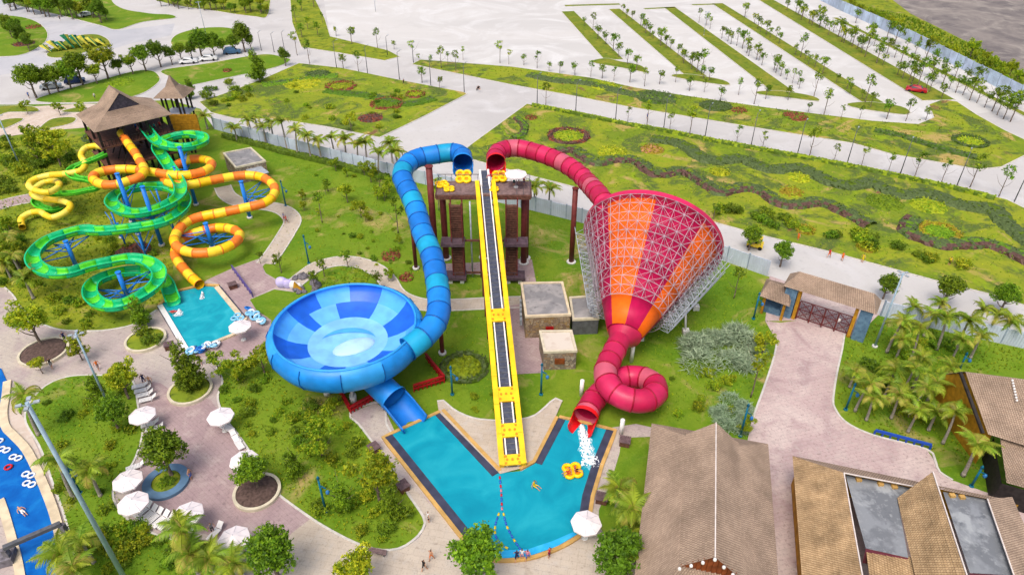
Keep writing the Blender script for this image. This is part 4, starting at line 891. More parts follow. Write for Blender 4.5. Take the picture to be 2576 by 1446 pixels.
# --- raft conveyor
cv = thing('raft_conveyor', 'long sloping yellow railed raft conveyor rising from the pool to the tower', 'conveyor', P(1290, 1175))
ct, cb = P(1219, 446, 14.7), P(1290, 1172, 0.45)
cd = (cb - ct).normalized(); cr_ = cd.cross(Vector((0, 0, 1))).normalized(); cu = cr_.cross(cd).normalized()
cr_ = -cr_ if cr_.x < 0 else cr_
if cu.z < 0: cu = -cu
CL = (cb - ct).length; NSEG = 12
for sg in (-1, 1):
    for i in range(NSEG):
        s0, s1 = 1.2 + (CL - 1.2) * i / NSEG, 1.2 + (CL - 1.2) * (i + 1) / NSEG - 0.03
        b = MB(); a, e = ct + cd * s0 + cr_ * (sg * 1.22), ct + cd * s1 + cr_ * (sg * 1.22)
        b.beam(a + cu * .1, e + cu * .1, 0.52, 0.75, 0, cu); b.beam(a + cu * .5, e + cu * .5, 0.62, 0.1, 0, cu); b.build('side_rail', 'yellow', cv)
    b = MB(); b.beam(ct + cr_ * (sg * 0.62) + cu * .12, cb + cr_ * (sg * 0.62) + cu * .12, 0.16, 0.2, 0, cu); b.build('belt_guide', 'white_paint', cv)
    b = MB(); b.beam(ct + cr_ * (sg * 0.62) + cd * -1.4 + cu * .12, ct + cr_ * (sg * 0.62) + cd * 2 + cu * .12, 0.3, 0.4, 0, cu); b.build('head_frame', 'white_paint', cv)
b = MB(); b.beam(ct - cd * 1.4, cb, 1.1, 0.14, 0, cu); b.build('belt', 'belt', cv)
for i in range(60):
    s_ = CL * (i + .5) / 60; b = MB(); b.beam(ct + cd * s_ - cr_ * .5 + cu * .1, ct + cd * s_ + cr_ * .5 + cu * .1, 0.1, 0.06, 0, cu); b.build('belt_cleat', 'steel_dark', cv)
def py_s(py):
    v = (py - 723) / FPX; lo, hi = 0.0, CL
    for _ in range(40):
        m_ = (lo + hi) / 2; q = ct + cd * m_; dep = q.y * CP + (CAMH - q.z) * SP; yy = 723 - FPX * (q.y * SP - (CAMH - q.z) * CP) / dep
        lo, hi = (m_, hi) if yy < py else (lo, m_)
    return lo
for y0, y1 in ((781, 812), (977, 1013), (1068, 1102), (1146, 1176)):
    s0, s1 = py_s(y0), py_s(y1); b = MB(); b.beam(ct + cd * s0 + cu * .3, ct + cd * s1 + cu * .3, 2.6, 0.3, 0, cu); o = b.build('cross_plate', 'yellow', cv)
    for i in range(3):
        for x in (-.6, 0, .6) if i == 1 else (-.75, .75):
            b = MB(); q = ct + cd * (s0 + (s1 - s0) * (i + .5) / 3) + cr_ * x + cu * .45; b.cyl(q, q + cu * 0.12, 0.14, None, 8); b.build('knob', 'orange_knob', o)
for i in range(1, 8):
    s_ = CL * i / 8.5; q = ct + cd * s_
    if q.z < 1: continue
    for sg in (-1, 1): b = MB(); e = q + cr_ * (sg * 1.2); b.beam(Vector((e.x, e.y, 0)), e - cu * .3, 0.22, 0.22); b.build('trestle_leg', 'maroon', cv)
    b = MB(); b.beam(q - cr_ * 1.3 - cu * .45, q + cr_ * 1.3 - cu * .45, 0.25, 0.25); b.build('trestle_bar', 'maroon', cv)

# ------------------------------------------------------------------ buildings
def slope(b, p0, p1, p2, p3, course=0.24, lift=0.06, m=0):
    """one roof slope: stepped shingle courses from the eave p0-p1 up to p3-p2"""
    p0, p1, p2, p3 = map(Vector, (p0, p1, p2, p3))
    n = max(2, round(((p3 + p2) / 2 - (p0 + p1) / 2).length / course)); nr = (p1 - p0).cross((p3 + p2) / 2 - (p0 + p1) / 2).normalized()
    if nr.z < 0: nr = -nr
    for i in range(n):
        t0, t1 = i / n, (i + 1) / n + 0.02
        a, c = p0.lerp(p3, t0), p1.lerp(p2, t0); e, f = p1.lerp(p2, min(1, t1)), p0.lerp(p3, min(1, t1)); j = random.uniform(0.7, 1.3)
        u0, u1 = 0.0 + i * 0.21, (c - a).length + i * 0.21; off_ = ((p3.lerp(p0, 1 - t0) - p0).dot((p1 - p0).normalized()))
        b.quad(a + nr * lift * j, c + nr * lift * j, e, f, m, [(u0 + off_, i + .02), (u1 + off_, i + .02), (u1 + off_, i + .98), (u0 + off_, i + .98)])
        b.quad(a, c, c + nr * lift * j, a + nr * lift * j, m, [(u0, i + .02), (u1, i + .02), (u1, i + .1), (u0, i + .1)])
def dutch_roof(root, o, uv_, vv_, W, D, ze, zr, af, ab, g, m='thatch', gm='dark_gable', ridge='ridge_white', over=0.5, zg=None):
    """hipped roof with a small gable at each ridge end; o = front left eave corner"""
    U, V = Vector(uv_), Vector(vv_)
    def Q(u, v, z): q = o + U * u + V * v; return Vector((q.x, q.y, z))
    h = W / 2
    if zg is None: zg = zr - (zr - ze) * g / h
    rf = MB()
    slope(rf, Q(0, 0, ze), Q(W, 0, ze), Q(h + g, af, zg), Q(h - g, af, zg)); slope(rf, Q(W, D, ze), Q(0, D, ze), Q(h - g, D - ab, zg), Q(h + g, D - ab, zg))
    slope(rf, Q(0, D, ze), Q(0, 0, ze), Q(h - g, af, zg), Q(h - g, D - ab, zg)); slope(rf, Q(W, 0, ze), Q(W, D, ze), Q(h + g, D - ab, zg), Q(h + g, af, zg))
    slope(rf, Q(h - g, D - ab + over, zg), Q(h - g, af - over, zg), Q(h, af - over, zr), Q(h, D - ab + over, zr)); slope(rf, Q(h + g, af - over, zg), Q(h + g, D - ab + over, zg), Q(h, D - ab + over, zr), Q(h, af - over, zr))
    r = rf.build('roof', m, root)
    b = MB(); b.add([Q(h - g, af - .05, zg), Q(h + g, af - .05, zg), Q(h, af - .05, zr - .1)], [(0, 1, 2)]); b.build('gable', gm, r)
    b = MB(); b.add([Q(h - g, D - ab + .05, zg), Q(h + g, D - ab + .05, zg), Q(h, D - ab + .05, zr - .1)], [(2, 1, 0)]); b.build('gable', gm, r)
    b = MB(); b.beam(Q(h, af - over, zr + .06), Q(h, D - ab + over, zr + .05), 0.1, 0.1); b.build('ridge_cap', ridge, r)
    b = MB(); b.add([Q(.1, .1, ze - .06), Q(W - .1, .1, ze - .06), Q(W - .1, D - .1, ze - .06), Q(.1, D - .1, ze - .06)], [(3, 2, 1, 0)]); b.build('soffit', 'dark_wood', root)
    return r, Q
# slide pavilion
FL, FRt, BL = P(236, 332, 13), P(433, 286, 13), P(206, 284, 13)
U = (FRt - FL); U.z = 0; Wp = U.length; U.normalize(); V = Vector((-U.y, U.x, 0)); Dp = 12.2
pav = thing('slide_pavilion', 'thatched start pavilion on dark posts above the looping slides', 'pavilion', Vector((FL.x, FL.y, 0)))
r_, Qp = dutch_roof(pav, FL, U, V, Wp, Dp, 12.8, 17.3, 4.7, 1.6, 2.9, ridge='thatch', over=0.15, zg=14.5)
for u in (0.7, Wp * .36, Wp * .66, Wp - .7):
    for v in (0.7, Dp * .5, Dp - .7): b = MB(); b.box(Qp(u, v, 6.35), (0.4, 0.4, 12.7), math.atan2(U.y, U.x)); b.build('post', 'dark_wood', pav)
for z in (9.6, 5.4): b = MB(); b.add([Qp(.3, .3, z), Qp(Wp - .3, .3, z), Qp(Wp - .3, Dp - .3, z), Qp(.3, Dp - .3, z), Qp(.3, .3, z - .3), Qp(Wp - .3, .3, z - .3), Qp(Wp - .3, Dp - .3, z - .3), Qp(.3, Dp - .3, z - .3)], [(0, 1, 2, 3), (7, 6, 5, 4), (0, 4, 5, 1), (1, 5, 6, 2), (2, 6, 7, 3), (3, 7, 4, 0)]); b.build('floor', 'brown_wood', pav)
for k in range(22):
    u = .5 + (Wp - 1) * k / 21; b = MB(); b.beam(Qp(u, .35, 9.6), Qp(u, .35, 10.7), 0.07, 0.07); b.build('baluster', 'dark_wood', pav)
b = MB(); b.beam(Qp(.4, .35, 10.75), Qp(Wp - .4, .35, 10.75), 0.1, 0.1); b.build('handrail', 'dark_wood', pav)
for v in (0.9, 4.5, 8): b = MB(); b.beam(Qp(.7, v, 1), Qp(Wp * .36, v, 8.8), 0.16, 0.16); b.beam(Qp(Wp * .66, v, 1), Qp(Wp - .7, v, 8.8), .16, .16); b.build('brace', 'dark_wood', pav)
b = MB()
for k in range(14): b.box(Qp(2 + k * .45, 2.0, 0.5 + k * .65), (0.5, 1.6, 0.12), math.atan2(U.y, U.x))
b.build('stair', 'brown_wood', pav)
# look-out with pyramid roof beside it
lc = Vector((-70.2, 139.6, 0)); lk = thing('lookout', 'small square lookout with a pointed thatched roof behind the pavilion', 'tower', lc)
rf = MB(); cs = [lc + Vector((x, y, 12.3)) for x, y in ((-3.1, -3.1), (3.1, -3.1), (3.1, 3.1), (-3.1, 3.1))]; mid = [lc + Vector((x, y, 14.0)) for x, y in ((-1.0, -1.0), (1.0, -1.0), (1.0, 1.0), (-1.0, 1.0))]; ap = lc + Vector((0, 0, 16.2))
for i in range(4): slope(rf, cs[i], cs[(i + 1) % 4], mid[(i + 1) % 4], mid[i]); slope(rf, mid[i], mid[(i + 1) % 4], ap, ap)
rf.build('roof', 'thatch', lk)
for x in (-2, -1.2, 1.2, 2):
    for y in (-2, 2): b = MB(); b.box(lc + Vector((x, y, 6.2)), (0.3, 0.3, 12.4)); b.build('post', 'dark_wood', lk)
b = MB(); b.box(lc + Vector((0, 0, 8.4)), (5, 5, .3)); b.build('floor', 'steel', lk)
for k in range(9): b = MB(); b.box(Vector((-68.1, 136.4, 4.8 + k * .5)), (5.6, .3, .46)); b.build('board', 'ochre_wall', lk)
def box_hut(label, q, h, base='stone', roofm='hut_roof', name='stone_hut', par=0.25):
    c = sum((Vector((p[0], p[1], 0)) for p in q), Vector()) / len(q); t = thing(name, label, 'hut', c, None)
    poly = [(p[0], p[1]) for p in q]; b = MB().prism(poly, 0, h); b.build('wall', base, t)
    b = MB(); b.prism(inset(poly, par), h + .003, h + .05); b.build('roof', roofm, t)
    b = MB(); o_ = inset(poly, -0.08); i_ = inset(poly, par)
    for k in range(len(poly)):
        k2 = (k + 1) % len(poly); b.add([(*o_[k], h - .12), (*o_[k2], h - .12), (*i_[k2], h - .12), (*i_[k], h - .12), (*o_[k], h + .22), (*o_[k2], h + .22), (*i_[k2], h + .22), (*i_[k], h + .22)], [(4, 5, 6, 7), (0, 1, 5, 4), (2, 3, 7, 6)])
    b.build('parapet', 'coping_pale' if base == 'stone' else 'kerb_cream', t); return t
h1 = box_hut('larger stone pump hut with stained grey flat roof right of the conveyor', [(1.3, 82.3), (7.4, 82.5), (8.0, 74.6), (1.85, 74.2)], 3.7)
b = MB(); b.box((5.2, 74.28, 1.0), (1.1, .12, 2.0)); b.build('door', 'red_frame', h1)
for k in range(5): b = MB(); b.box((1.25, 76 + k * 1.1, 1.6), (.3, .7, .9)); b.build('fan_unit', 'galv', h1)
h2 = box_hut('low dark annex hut with grey roof beside the funnel', [(8.3, 80.2), (11.8, 80.6), (12.0, 75.2), (8.4, 75.0)], 2.6, 'steel_dark', 'hut_roof')
h3 = box_hut('smaller stone hut with pale roof in front of the pump hut', [(3.7, 71.9), (8.0, 72.0), (8.35, 67.8), (4.15, 67.6)], 3.0, 'stone_grey', 'hut_roof_pale')
b = MB(); b.box((6.2, 67.55, 1.55), (1.3, .1, .9)); b.build('window', 'rust_board', h3)
h4 = box_hut('small brick hut with grey roof behind the orange tube', [(-58.6, 129.4), (-53.9, 132.2), (-48.9, 125.6), (-53.8, 122.5)], 3.4, 'stone_grey', 'hut_roof')
b = MB(); b.box((-50.0, 123.0, 2.6), (4.5, 3.0, .15), R(-50)); b.build('awning', 'galv', h4)
# entrance gate
GF = Vector((38.65, 79.55, 0)); GU = Vector((10.1, -6.6, 0)).normalized(); GV = Vector((-GU.y, GU.x, 0))
gt = thing('entrance_gate', 'entrance gatehouse with thatched roof and dark lattice gates', 'gate', GF)
def Qg(u, v, z): q = GF + GU * u + GV * v; return Vector((q.x, q.y, z))
rf = MB(); slope(rf, Qg(-.2, -.2, 5.2), Qg(12.0, -.2, 5.2), Qg(10.9, 1.7, 7.1), Qg(1.2, 1.7, 7.1)); slope(rf, Qg(12.0, 3.6, 5.2), Qg(-.2, 3.6, 5.2), Qg(1.2, 1.7, 7.1), Qg(10.9, 1.7, 7.1)); slope(rf, Qg(-.2, 3.6, 5.2), Qg(-.2, -.2, 5.2), Qg(1.2, 1.7, 7.1), Qg(1.2, 1.7, 7.1)); slope(rf, Qg(12.0, -.2, 5.2), Qg(12.0, 3.6, 5.2), Qg(10.9, 1.7, 7.1), Qg(10.9, 1.7, 7.1))
rf.build('roof', 'thatch', gt); ga = math.atan2(GU.y, GU.x)
for u in (1.0, 10.9):
    b = MB(); b.box(Qg(u, 0.75, 2.6), (1.6, 1.4, 5.2), ga); b.build('pillar', 'gate_blue', gt)
for u in (2.15, 9.7): b = MB(); b.box(Qg(u, 0.6, 2.6), (0.45, 0.8, 5.2), ga); b.build('pillar_trim', 'ochre_wall', gt)
for k in range(4):
    u0, u1 = 2.5 + k * 1.75, 4.22 + k * 1.75; t_ = MB()
    for u in (u0, u1): t_.beam(Qg(u, .5, .1), Qg(u, .5, 3.1), .14, .14)
    for z in (.2, 1.6, 3.05): t_.beam(Qg(u0, .9, z), Qg(u1, .9, z), .08, .1)
    t_.beam(Qg(u0, .9, .2), Qg(u1, .9, 1.6), .07, .08); t_.beam(Qg(u0, .9, 1.6), Qg(u1, .9, 3.0), .07, .08); t_.beam(Qg(u1, .9, .2), Qg(u0, .9, 1.6), .07, .08); t_.beam(Qg(u1, .9, 1.6), Qg(u0, .9, 3.0), .07, .08)
    for q in range(1, 6): t_.beam(Qg(u0 + (u1 - u0) * q / 6, .9, .2), Qg(u0 + (u1 - u0) * q / 6, .9, 3.0), .03, .03)
    t_.build('gate_leaf', 'maroon', gt)
b = MB(); b.ell(Qg(7.9, .75, 1.9), (.35, .1, .35), 12, 8); b.build('notice_disc', 'white_paint', gt)
kt = thing('ticket_booth', 'small ticket booth with thatched roof left of the entrance gate', 'booth', Vector((38.6, 81, 0)))
rf = MB(); k0, k1, k2, k3 = [Vector(p) for p in ((35.6, 80.0, 3.1), (39.0, 77.4, 3.1), (41.4, 82.4, 3.1), (38.0, 84.4, 3.1))]; m0, m1 = (k0 + k3) / 2 + Vector((0.6, -.3, 1.3)), (k1 + k2) / 2 + Vector((-.6, .3, 1.3))
slope(rf, k0, k1, m1, m0); slope(rf, k2, k3, m0, m1); slope(rf, k3, k0, m0, m0); slope(rf, k1, k2, m1, m1); rf.build('roof', 'thatch', kt)
for p in ((36.5, 80.1), (38.8, 78.4), (40.4, 82.2), (38.2, 83.4)): b = MB(); b.box((p[0], p[1], 1.55), (.35, .35, 3.1), ga); b.build('post', 'ochre_wall', kt)
b = MB(); b.box((38.5, 81.2, .55), (2.6, 3.0, 1.1), ga); b.build('counter', 'gate_blue', kt)
# hall with the big gabled roof at lower right
bv = Vector((0.243, 0.970, 0)).normalized(); bu = Vector((bv.y, -bv.x, 0))
oA = bu * 1.99 + bv * 31.0
hall = thing('thatched_hall', 'big hall with a long brown shingle roof and white ridge line', 'building', oA)
rA, QA = dutch_roof(hall, oA, bu, bv, 12.2, 24.3, 5.0, 9.6, 6.0, 3.2, 2.6, 'thatch', 'rust_board', over=0.25, zg=7.3)
b = MB(); q = [QA(u, v, 0) for u, v in ((.9, .9), (11.3, .9), (11.3, 23.4), (.9, 23.4))]; b.prism([(p.x, p.y) for p in q], 0, 4.9, top=False); b.build('wall', 'ochre_wall', hall)
for k in range(7):
    g_ = 3.3 * (1 - abs(k - 3) / 3.3); b = MB(); b.ell(QA(6.1 + (k - 3) * .85, 5.6, 9.5 - abs(k - 3) * .75), (.16, .16, .2), 8, 6); b.build('lamp_globe', 'white_paint', rA)
for k in range(12): b = MB(); u = 6.1 + (k - 5.5) * .42; hh = max(.1, 2.25 * (1 - abs(k - 5.5) / 6.2)); b.beam(QA(u, 5.9, 7.3), QA(u, 5.9, 7.3 + hh), .36, .06); b.build('gable_board', 'rust_board', rA)
# flat roofed shop block with thatched parapets
blk = thing('shop_block', 'shop block with sunken grey flat roofs between golden thatched slopes', 'building', P(2200, 1300))
def thq(m, *q, course=.24):
    b = MB(); slope(b, *[P(*p) for p in q], course=course); return b.build('roof_slope', m, blk)
thq('thatch_gold', (2026, 1560, 4.0), (1994, 1147, 4.0), (2123, 1189, 6.4), (2190, 1560, 6.4))
thq('thatch', (1994, 1147, 4.0), (2378, 1226, 4.0), (2345, 1232, 6.2), (2123, 1189, 6.4))
thq('thatch', (2378, 1226, 4.2), (2540, 1258, 4.2), (2482, 1254, 5.9), (2372, 1232, 5.9))
thq('thatch', (2545, 1250, 4.2), (2680, 1560, 4.2), (2590, 1560, 6.0), (2484, 1254, 6.0))
thq('thatch_gold', (2330, 1560, 5.7), (2258, 1252, 5.7), (2347, 1186, 9.0), (2470, 1560, 9.0))
thq('thatch_gold', (2200, 1560, 4.6), (2178, 1380, 5.2), (2300, 1402, 5.4), (2330, 1560, 5.2))
for q in (((2127, 1194), (2312, 1230), (2258, 1254), (2285, 1402), (2178, 1378)), ((2372, 1236), (2482, 1255), (2552, 1446), (2440, 1440))):
    b = MB(); b.add([P(x, y, 5.5) for x, y in q], [tuple(range(len(q)))[::-1]]); b.build('flat_roof', 'flat_roof', blk)
b = MB(); b.add([P(2312, 1230, 5.5), P(2347, 1186, 9.0), P(2258, 1252, 5.7)], [(0, 1, 2)]); b.build('gable', 'thatch_gold', blk)
for a, c in (((2123, 1189, 6.45), (2190, 1560, 6.45)), ((2347, 1186, 9.05), (2470, 1560, 9.05)), ((2484, 1254, 6.05), (2590, 1560, 6.05)), ((2123, 1189, 6.45), (2345, 1232, 6.25))):
    b = MB(); b.beam(P(*a), P(*c), .1, .1); b.build('ridge_cap', 'ridge_white', blk)
for a, c in (((2347, 1186, 9.0), (2470, 1560, 9.0)),):
    p, q = P(*a), P(*c); b = MB(); b.quad(p, q, Vector((q.x + .05, q.y, 5.4)), Vector((p.x + .05, p.y, 5.4))); b.build('parapet_wall', 'ridge_white', blk)
for a, c in (((2178, 1379), (2285, 1403)), ((2440, 1441), (2552, 1447))):
    p, q = P(*a, 5.52), P(*c, 5.52); b = MB(); b.quad(p, q, q + Vector((-.1, -.5, -1.4)), p + Vector((-.1, -.5, -1.4))); b.build('fascia', 'maroon_wall', blk)
for a, c in (((1994, 1147), (2540, 1258)), ((1994, 1147), (2026, 1560))):
    p, q = P(*a, 3.95), P(*c, 3.95); nin = Vector((.55, -.55, 0)); b = MB(); b.quad(p + nin, q + nin, Vector((q.x, q.y, 0)) + nin, Vector((p.x, p.y, 0)) + nin); b.build('wall', 'ochre_wall', blk)
for k, (x, y) in enumerate(((2160, 1206), (2215, 1217), (2395, 1246), (2420, 1250), (2250, 1224))):
    b = MB(); p = P(x, y, 5.6); b.box(p, (.5, .4, .35)); b.build('roof_vent', 'coping', blk)
# house at the right edge
rh = thing('thatched_house', 'thatched house with ochre gable wall at the right edge', 'building', Vector((56, 56, 0)))
rf = MB(); slope(rf, P(2486, 1092, 5), P(2640, 1140, 5), P(2640, 962, 8.2), P(2428, 935, 8.2)); slope(rf, P(2640, 962, 8.2) + Vector((.7, 3.2, -3.2)), P(2428, 935, 8.2) + Vector((.7, 3.2, -3.2)), P(2428, 935, 8.2), P(2640, 962, 8.2)); rf.build('roof', 'thatch', rh)
pa, pb_, pc = P(2428, 937, 8.1), P(2486, 1090, 4.9), P(2428, 935, 8.2) + Vector((1.7, 3.2, -3.3))
b = MB(); ofs = Vector((.5, 0, 0)); b.add([pa + ofs, pb_ + ofs, Vector((pb_.x + .5, pb_.y, 0)), Vector((pc.x - 1, pc.y, 0)), pc + Vector((-1, 0, 0))], [(0, 1, 2, 3, 4)]); b.build('wall', 'ochre_wall', rh)
b = MB(); b.beam(pa + Vector((-.6, 0, .1)), pb_ + Vector((-.6, 0, .05)), .3, .25); b.build('verge_board', 'dark_wood', rh)
rf = MB(); slope(rf, P(2532, 1214, 3.4), P(2660, 1250, 3.4), P(2640, 1130, 4.6), P(2515, 1098, 4.6)); rf.build('lower_roof', 'thatch', rh)
p0, p1_ = P(2520, 1215, 3.2), P(2660, 1255, 3.2); b = MB(); b.quad(p0, p1_, Vector((p1_.x, p1_.y, 0)), Vector((p0.x, p0.y, 0))); q0 = P(2500, 1100, 3.4); b.quad(q0, p0, Vector((p0.x, p0.y, 0)), Vector((q0.x, q0.y, 0))); b.build('lower_wall', 'dark_wood', rh)
for k in range(8):
    b = MB(); q = P(2545, 960, 8.0).lerp(P(2556, 1010, 7.2), k / 7); b.ell(q + Vector((0, 0, .2)), (.13, .13, .15), 8, 5); b.build('lamp_globe', 'white_paint', rh)

# ------------------------------------------------------------------ boundary walls
def fence(label, px, h, pm, name='boundary_wall', pl=3.0):
    w_ = PP(px); t = thing(name, label, 'wall', w_[0]); k = 0
    for a, b_ in zip(w_, w_[1:]):
        n = max(1, round((b_ - a).length / pl))
        for i in range(n):
            p, q = a.lerp(b_, i / n), a.lerp(b_, (i + 1) / n); d = (q - p).normalized(); b = MB(); hh = h * random.uniform(.98, 1.02)
            b.beam(p + d * .08 + Vector((0, 0, hh / 2)), q - d * .08 + Vector((0, 0, hh / 2)), 0.08, hh)
            r = Vector((d.y, -d.x, 0)); m_ = (q - p).length
            for c in range(1, 8): e = p + d * (m_ * c / 8) + r * .06; b.beam(e, e + Vector((0, 0, hh - .05)), .12, .06)
            b.build('panel', pm, t)
            b = MB(); b.box(p + Vector((0, 0, h / 2 + .08)), (.2, .2, h + .16)); b.build('post', 'wall_post', t)
fence('long pale blue panel wall between the palms and the road', WALL[:7], 2.8, 'wall_panel')
fence('pale blue panel wall right of the entrance gate', [(2215, 794), (2400, 838), (2576, 876), (2760, 922)], 2.6, 'wall_panel')
fence('blue sheet fence along the mud field at top right', [(2060, 0), (2107, 24), (2200, 66), (2295, 110), (2383, 156), (2480, 206), (2590, 262), (2700, 316)], 3.4, 'wall_panel_blue', pl=4.0)

# ------------------------------------------------------------------ vegetation
def rnd_dir():
    z = random.uniform(-1, 1); a = random.uniform(0, 2 * PI); r = math.sqrt(1 - z * z); return Vector((r * math.cos(a), r * math.sin(a), z))
def leaf(b, p, nrm, ls, m, asp=0.55):
    x = nrm.orthogonal().normalized(); x = Matrix.Rotation(random.uniform(0, 2 * PI), 3, nrm) @ x; y = nrm.cross(x)
    b.add([p - x * ls, p - y * ls * asp, p + x * ls, p + y * ls * asp], [(0, 1, 2, 3)], m)
def crown(blobs, n, ls, seed, w_=(0.35, 0.4, 0.25), asp=0.55, up=0.35):
    random.seed(seed); b = MB(); vol = [r[0] * r[1] * r[2] for _, r in blobs]
    for c, r in random.choices(blobs, vol, k=max(1, n // 14)):
        d = rnd_dir(); d.z = d.z * 0.9 + 0.12; q = random.uniform(0.5, 1.0); cc = Vector(c) + Vector((d.x * r[0], d.y * r[1], d.z * r[2])) * q
        m = random.choices((0, 1, 2), w_)[0]; cl = ls * random.uniform(1.4, 2.6)
        for _ in range(14):
            p = cc + rnd_dir() * (cl * random.random() ** 0.5); nn = (rnd_dir() + d * 0.6 + Vector((0, 0, up))).normalized()
            leaf(b, p, nn, ls * random.uniform(.6, 1.25), m if random.random() < .7 else random.choice((0, 1, 2)), asp)
    return b
def trunkmesh(h, r0, r1, limbs, seed, lean=0.0, forks=()):
    random.seed(seed); b = MB(); pts = [Vector((lean * (i / 5) ** 2 + random.uniform(-.03, .03), random.uniform(-.03, .03), h * i / 5)) for i in range(6)]
    for i in range(5): b.cyl(pts[i], pts[i + 1], r0 + (r1 - r0) * i / 5, r0 + (r1 - r0) * (i + 1) / 5, 7, 0, i in (0, 4))
    for k in range(limbs):
        a = 2 * PI * k / max(1, limbs) + random.uniform(-.4, .4); s_ = pts[random.choice((2, 3, 4))]; e = s_ + Vector((math.cos(a), math.sin(a), 1.0)) * (h * random.uniform(.3, .55)); mid_ = s_.lerp(e, .5) + Vector((0, 0, -.08 * h))
        b.cyl(s_, mid_, r1 * .75, r1 * .55, 5, 0, False); b.cyl(mid_, e, r1 * .55, r1 * .2, 5, 0, False)
    return b
TPL = {}
def tpl(key, trunk, tm, crn, cms): TPL[key] = (trunk.mesh(key + '_trunk', [tm]) if trunk else None, crn.mesh(key + '_crown', cms))
G3 = ['leaf_light', 'leaf_mid', 'leaf_dark']; Y3 = ['leaf_yellow', 'leaf_light', 'leaf_mid']; D3 = ['leaf_mid', 'leaf_mid', 'leaf_dark']; S3 = ['leaf_silver', 'leaf_silver', 'leaf_silver_dark']
for i in range(4):   # small street trees
    bl = [((random.uniform(-.3, .3), random.uniform(-.3, .3), 2.9), (.95, .95, .8)), ((random.uniform(-.6, .6), random.uniform(-.6, .6), 3.3), (.7, .7, .6)), ((random.uniform(-.7, .7), .3, 2.5), (.6, .6, .5))]
    tpl('street%d' % i, trunkmesh(2.9, .09, .05, 3, 20 + i), 'bark', crown(bl, 340, .17, 30 + i), [G3, D3, G3, Y3][i])
for i in range(3):   # thin tall roadside saplings
    bl = [((random.uniform(-.3, .3), 0, 4.4), (.8, .8, .9)), ((random.uniform(-.5, .5), .4, 3.6), (.5, .5, .5))]
    tpl('sapling%d' % i, trunkmesh(4.2, .08, .04, 3, 40 + i), 'bark', crown(bl, 170, .20, 50 + i), [G3, Y3, G3][i])
for i in range(4):   # leafy park trees
    random.seed(60 + i); bl = [((0, 0, 4.2), (1.9, 1.9, 1.5))] + [((random.uniform(-1.5, 1.5), random.uniform(-1.5, 1.5), random.uniform(3.2, 5.6)), (random.uniform(.8, 1.2),) * 3) for _ in range(7)]
    tpl('leafy%d' % i, trunkmesh(3.8, .2, .11, 6, 70 + i), 'bark', crown(bl, 6500, .145, 80 + i, (.45, .4, .15)), [G3, G3, Y3, D3][i])
for i in range(3):   # columnar dense trees
    random.seed(90 + i); bl = [((random.uniform(-.5, .5), random.uniform(-.5, .5), 1.2 + k * .8), (1.5 - .16 * k, 1.5 - .16 * k, .8)) for k in range(6)]
    tpl('column%d' % i, trunkmesh(4.5, .15, .07, 5, 95 + i), 'bark', crown(bl, 5000, .14, 100 + i, (.45, .4, .15)), G3)
for i in range(4):   # shrubs
    random.seed(110 + i); bl = [((random.uniform(-.6, .6), random.uniform(-.6, .6), .55), (random.uniform(.6, .9), random.uniform(.6, .9), .55)) for _ in range(4)]
    tpl('shrub%d' % i, None, None, crown(bl, 900, .105, 120 + i), [G3, Y3, D3, Y3][i])
for i in range(2):   # open airy yellowish trees
    random.seed(130 + i); bl = [((random.uniform(-1.6, 1.6), random.uniform(-1.6, 1.6), random.uniform(2.2, 4.6)), (.75, .75, .6)) for _ in range(9)]
    tpl('airy%d' % i, trunkmesh(3.2, .12, .06, 7, 140 + i), 'bark', crown(bl, 3000, .135, 150 + i, (.5, .35, .15)), Y3)
# feathery silver bush: fine long blades
random.seed(5); b = MB(); lob = [(random.uniform(-2.2, 2.2), random.uniform(-1.6, 1.6), random.uniform(.5, 1.2)) for _ in range(13)]
for _ in range(5200):
    lx, ly, lr = random.choice(lob); a = random.uniform(0, 2 * PI); rr = random.random() ** .6; c = Vector((lx + math.cos(a) * rr * lr, ly + math.sin(a) * rr * lr, 0.1 + lr * 1.1 * (1 - rr * rr) * random.uniform(.4, 1)))
    d = (rnd_dir() + Vector((math.cos(a) * rr, math.sin(a) * rr, .7))).normalized(); x = d.orthogonal().normalized(); x = Matrix.Rotation(random.uniform(0, 6.28), 3, d) @ x; L_ = random.uniform(.25, .7)
    b.add([c - x * .04, c + x * .04, c + d * L_ + Vector((0, 0, -.12))], [(0, 1, 2)], random.choice((0, 0, 1)))
TPL['silver0'] = (None, b.mesh('silver_crown', ['leaf_silver', 'leaf_silver_dark']))
VC = {}
def tree(kind, xy, s, label, cat='tree', group=None, name=None, z=0.0, rot=None, squash=1.0):
    tr, cr2 = TPL[kind]; root = thing(name or {'street': 'street_tree', 'sapling': 'roadside_sapling', 'leafy': 'leafy_tree', 'column': 'dense_tree', 'shrub': 'shrub', 'airy': 'airy_tree', 'silver': 'feathery_bush'}[kind.rstrip('0123456789')], label, cat, (xy[0], xy[1], z), group)
    root.rotation_euler = (0, 0, random.uniform(0, 2 * PI) if rot is None else rot); root.scale = (s, s, s * squash)
    if tr: inst('trunk', tr, root)
    inst('crown' if tr else 'foliage', cr2, root); return root
def under(px, py, zc): q = P(px, py, zc); return (q.x, q.y)
random.seed(11)
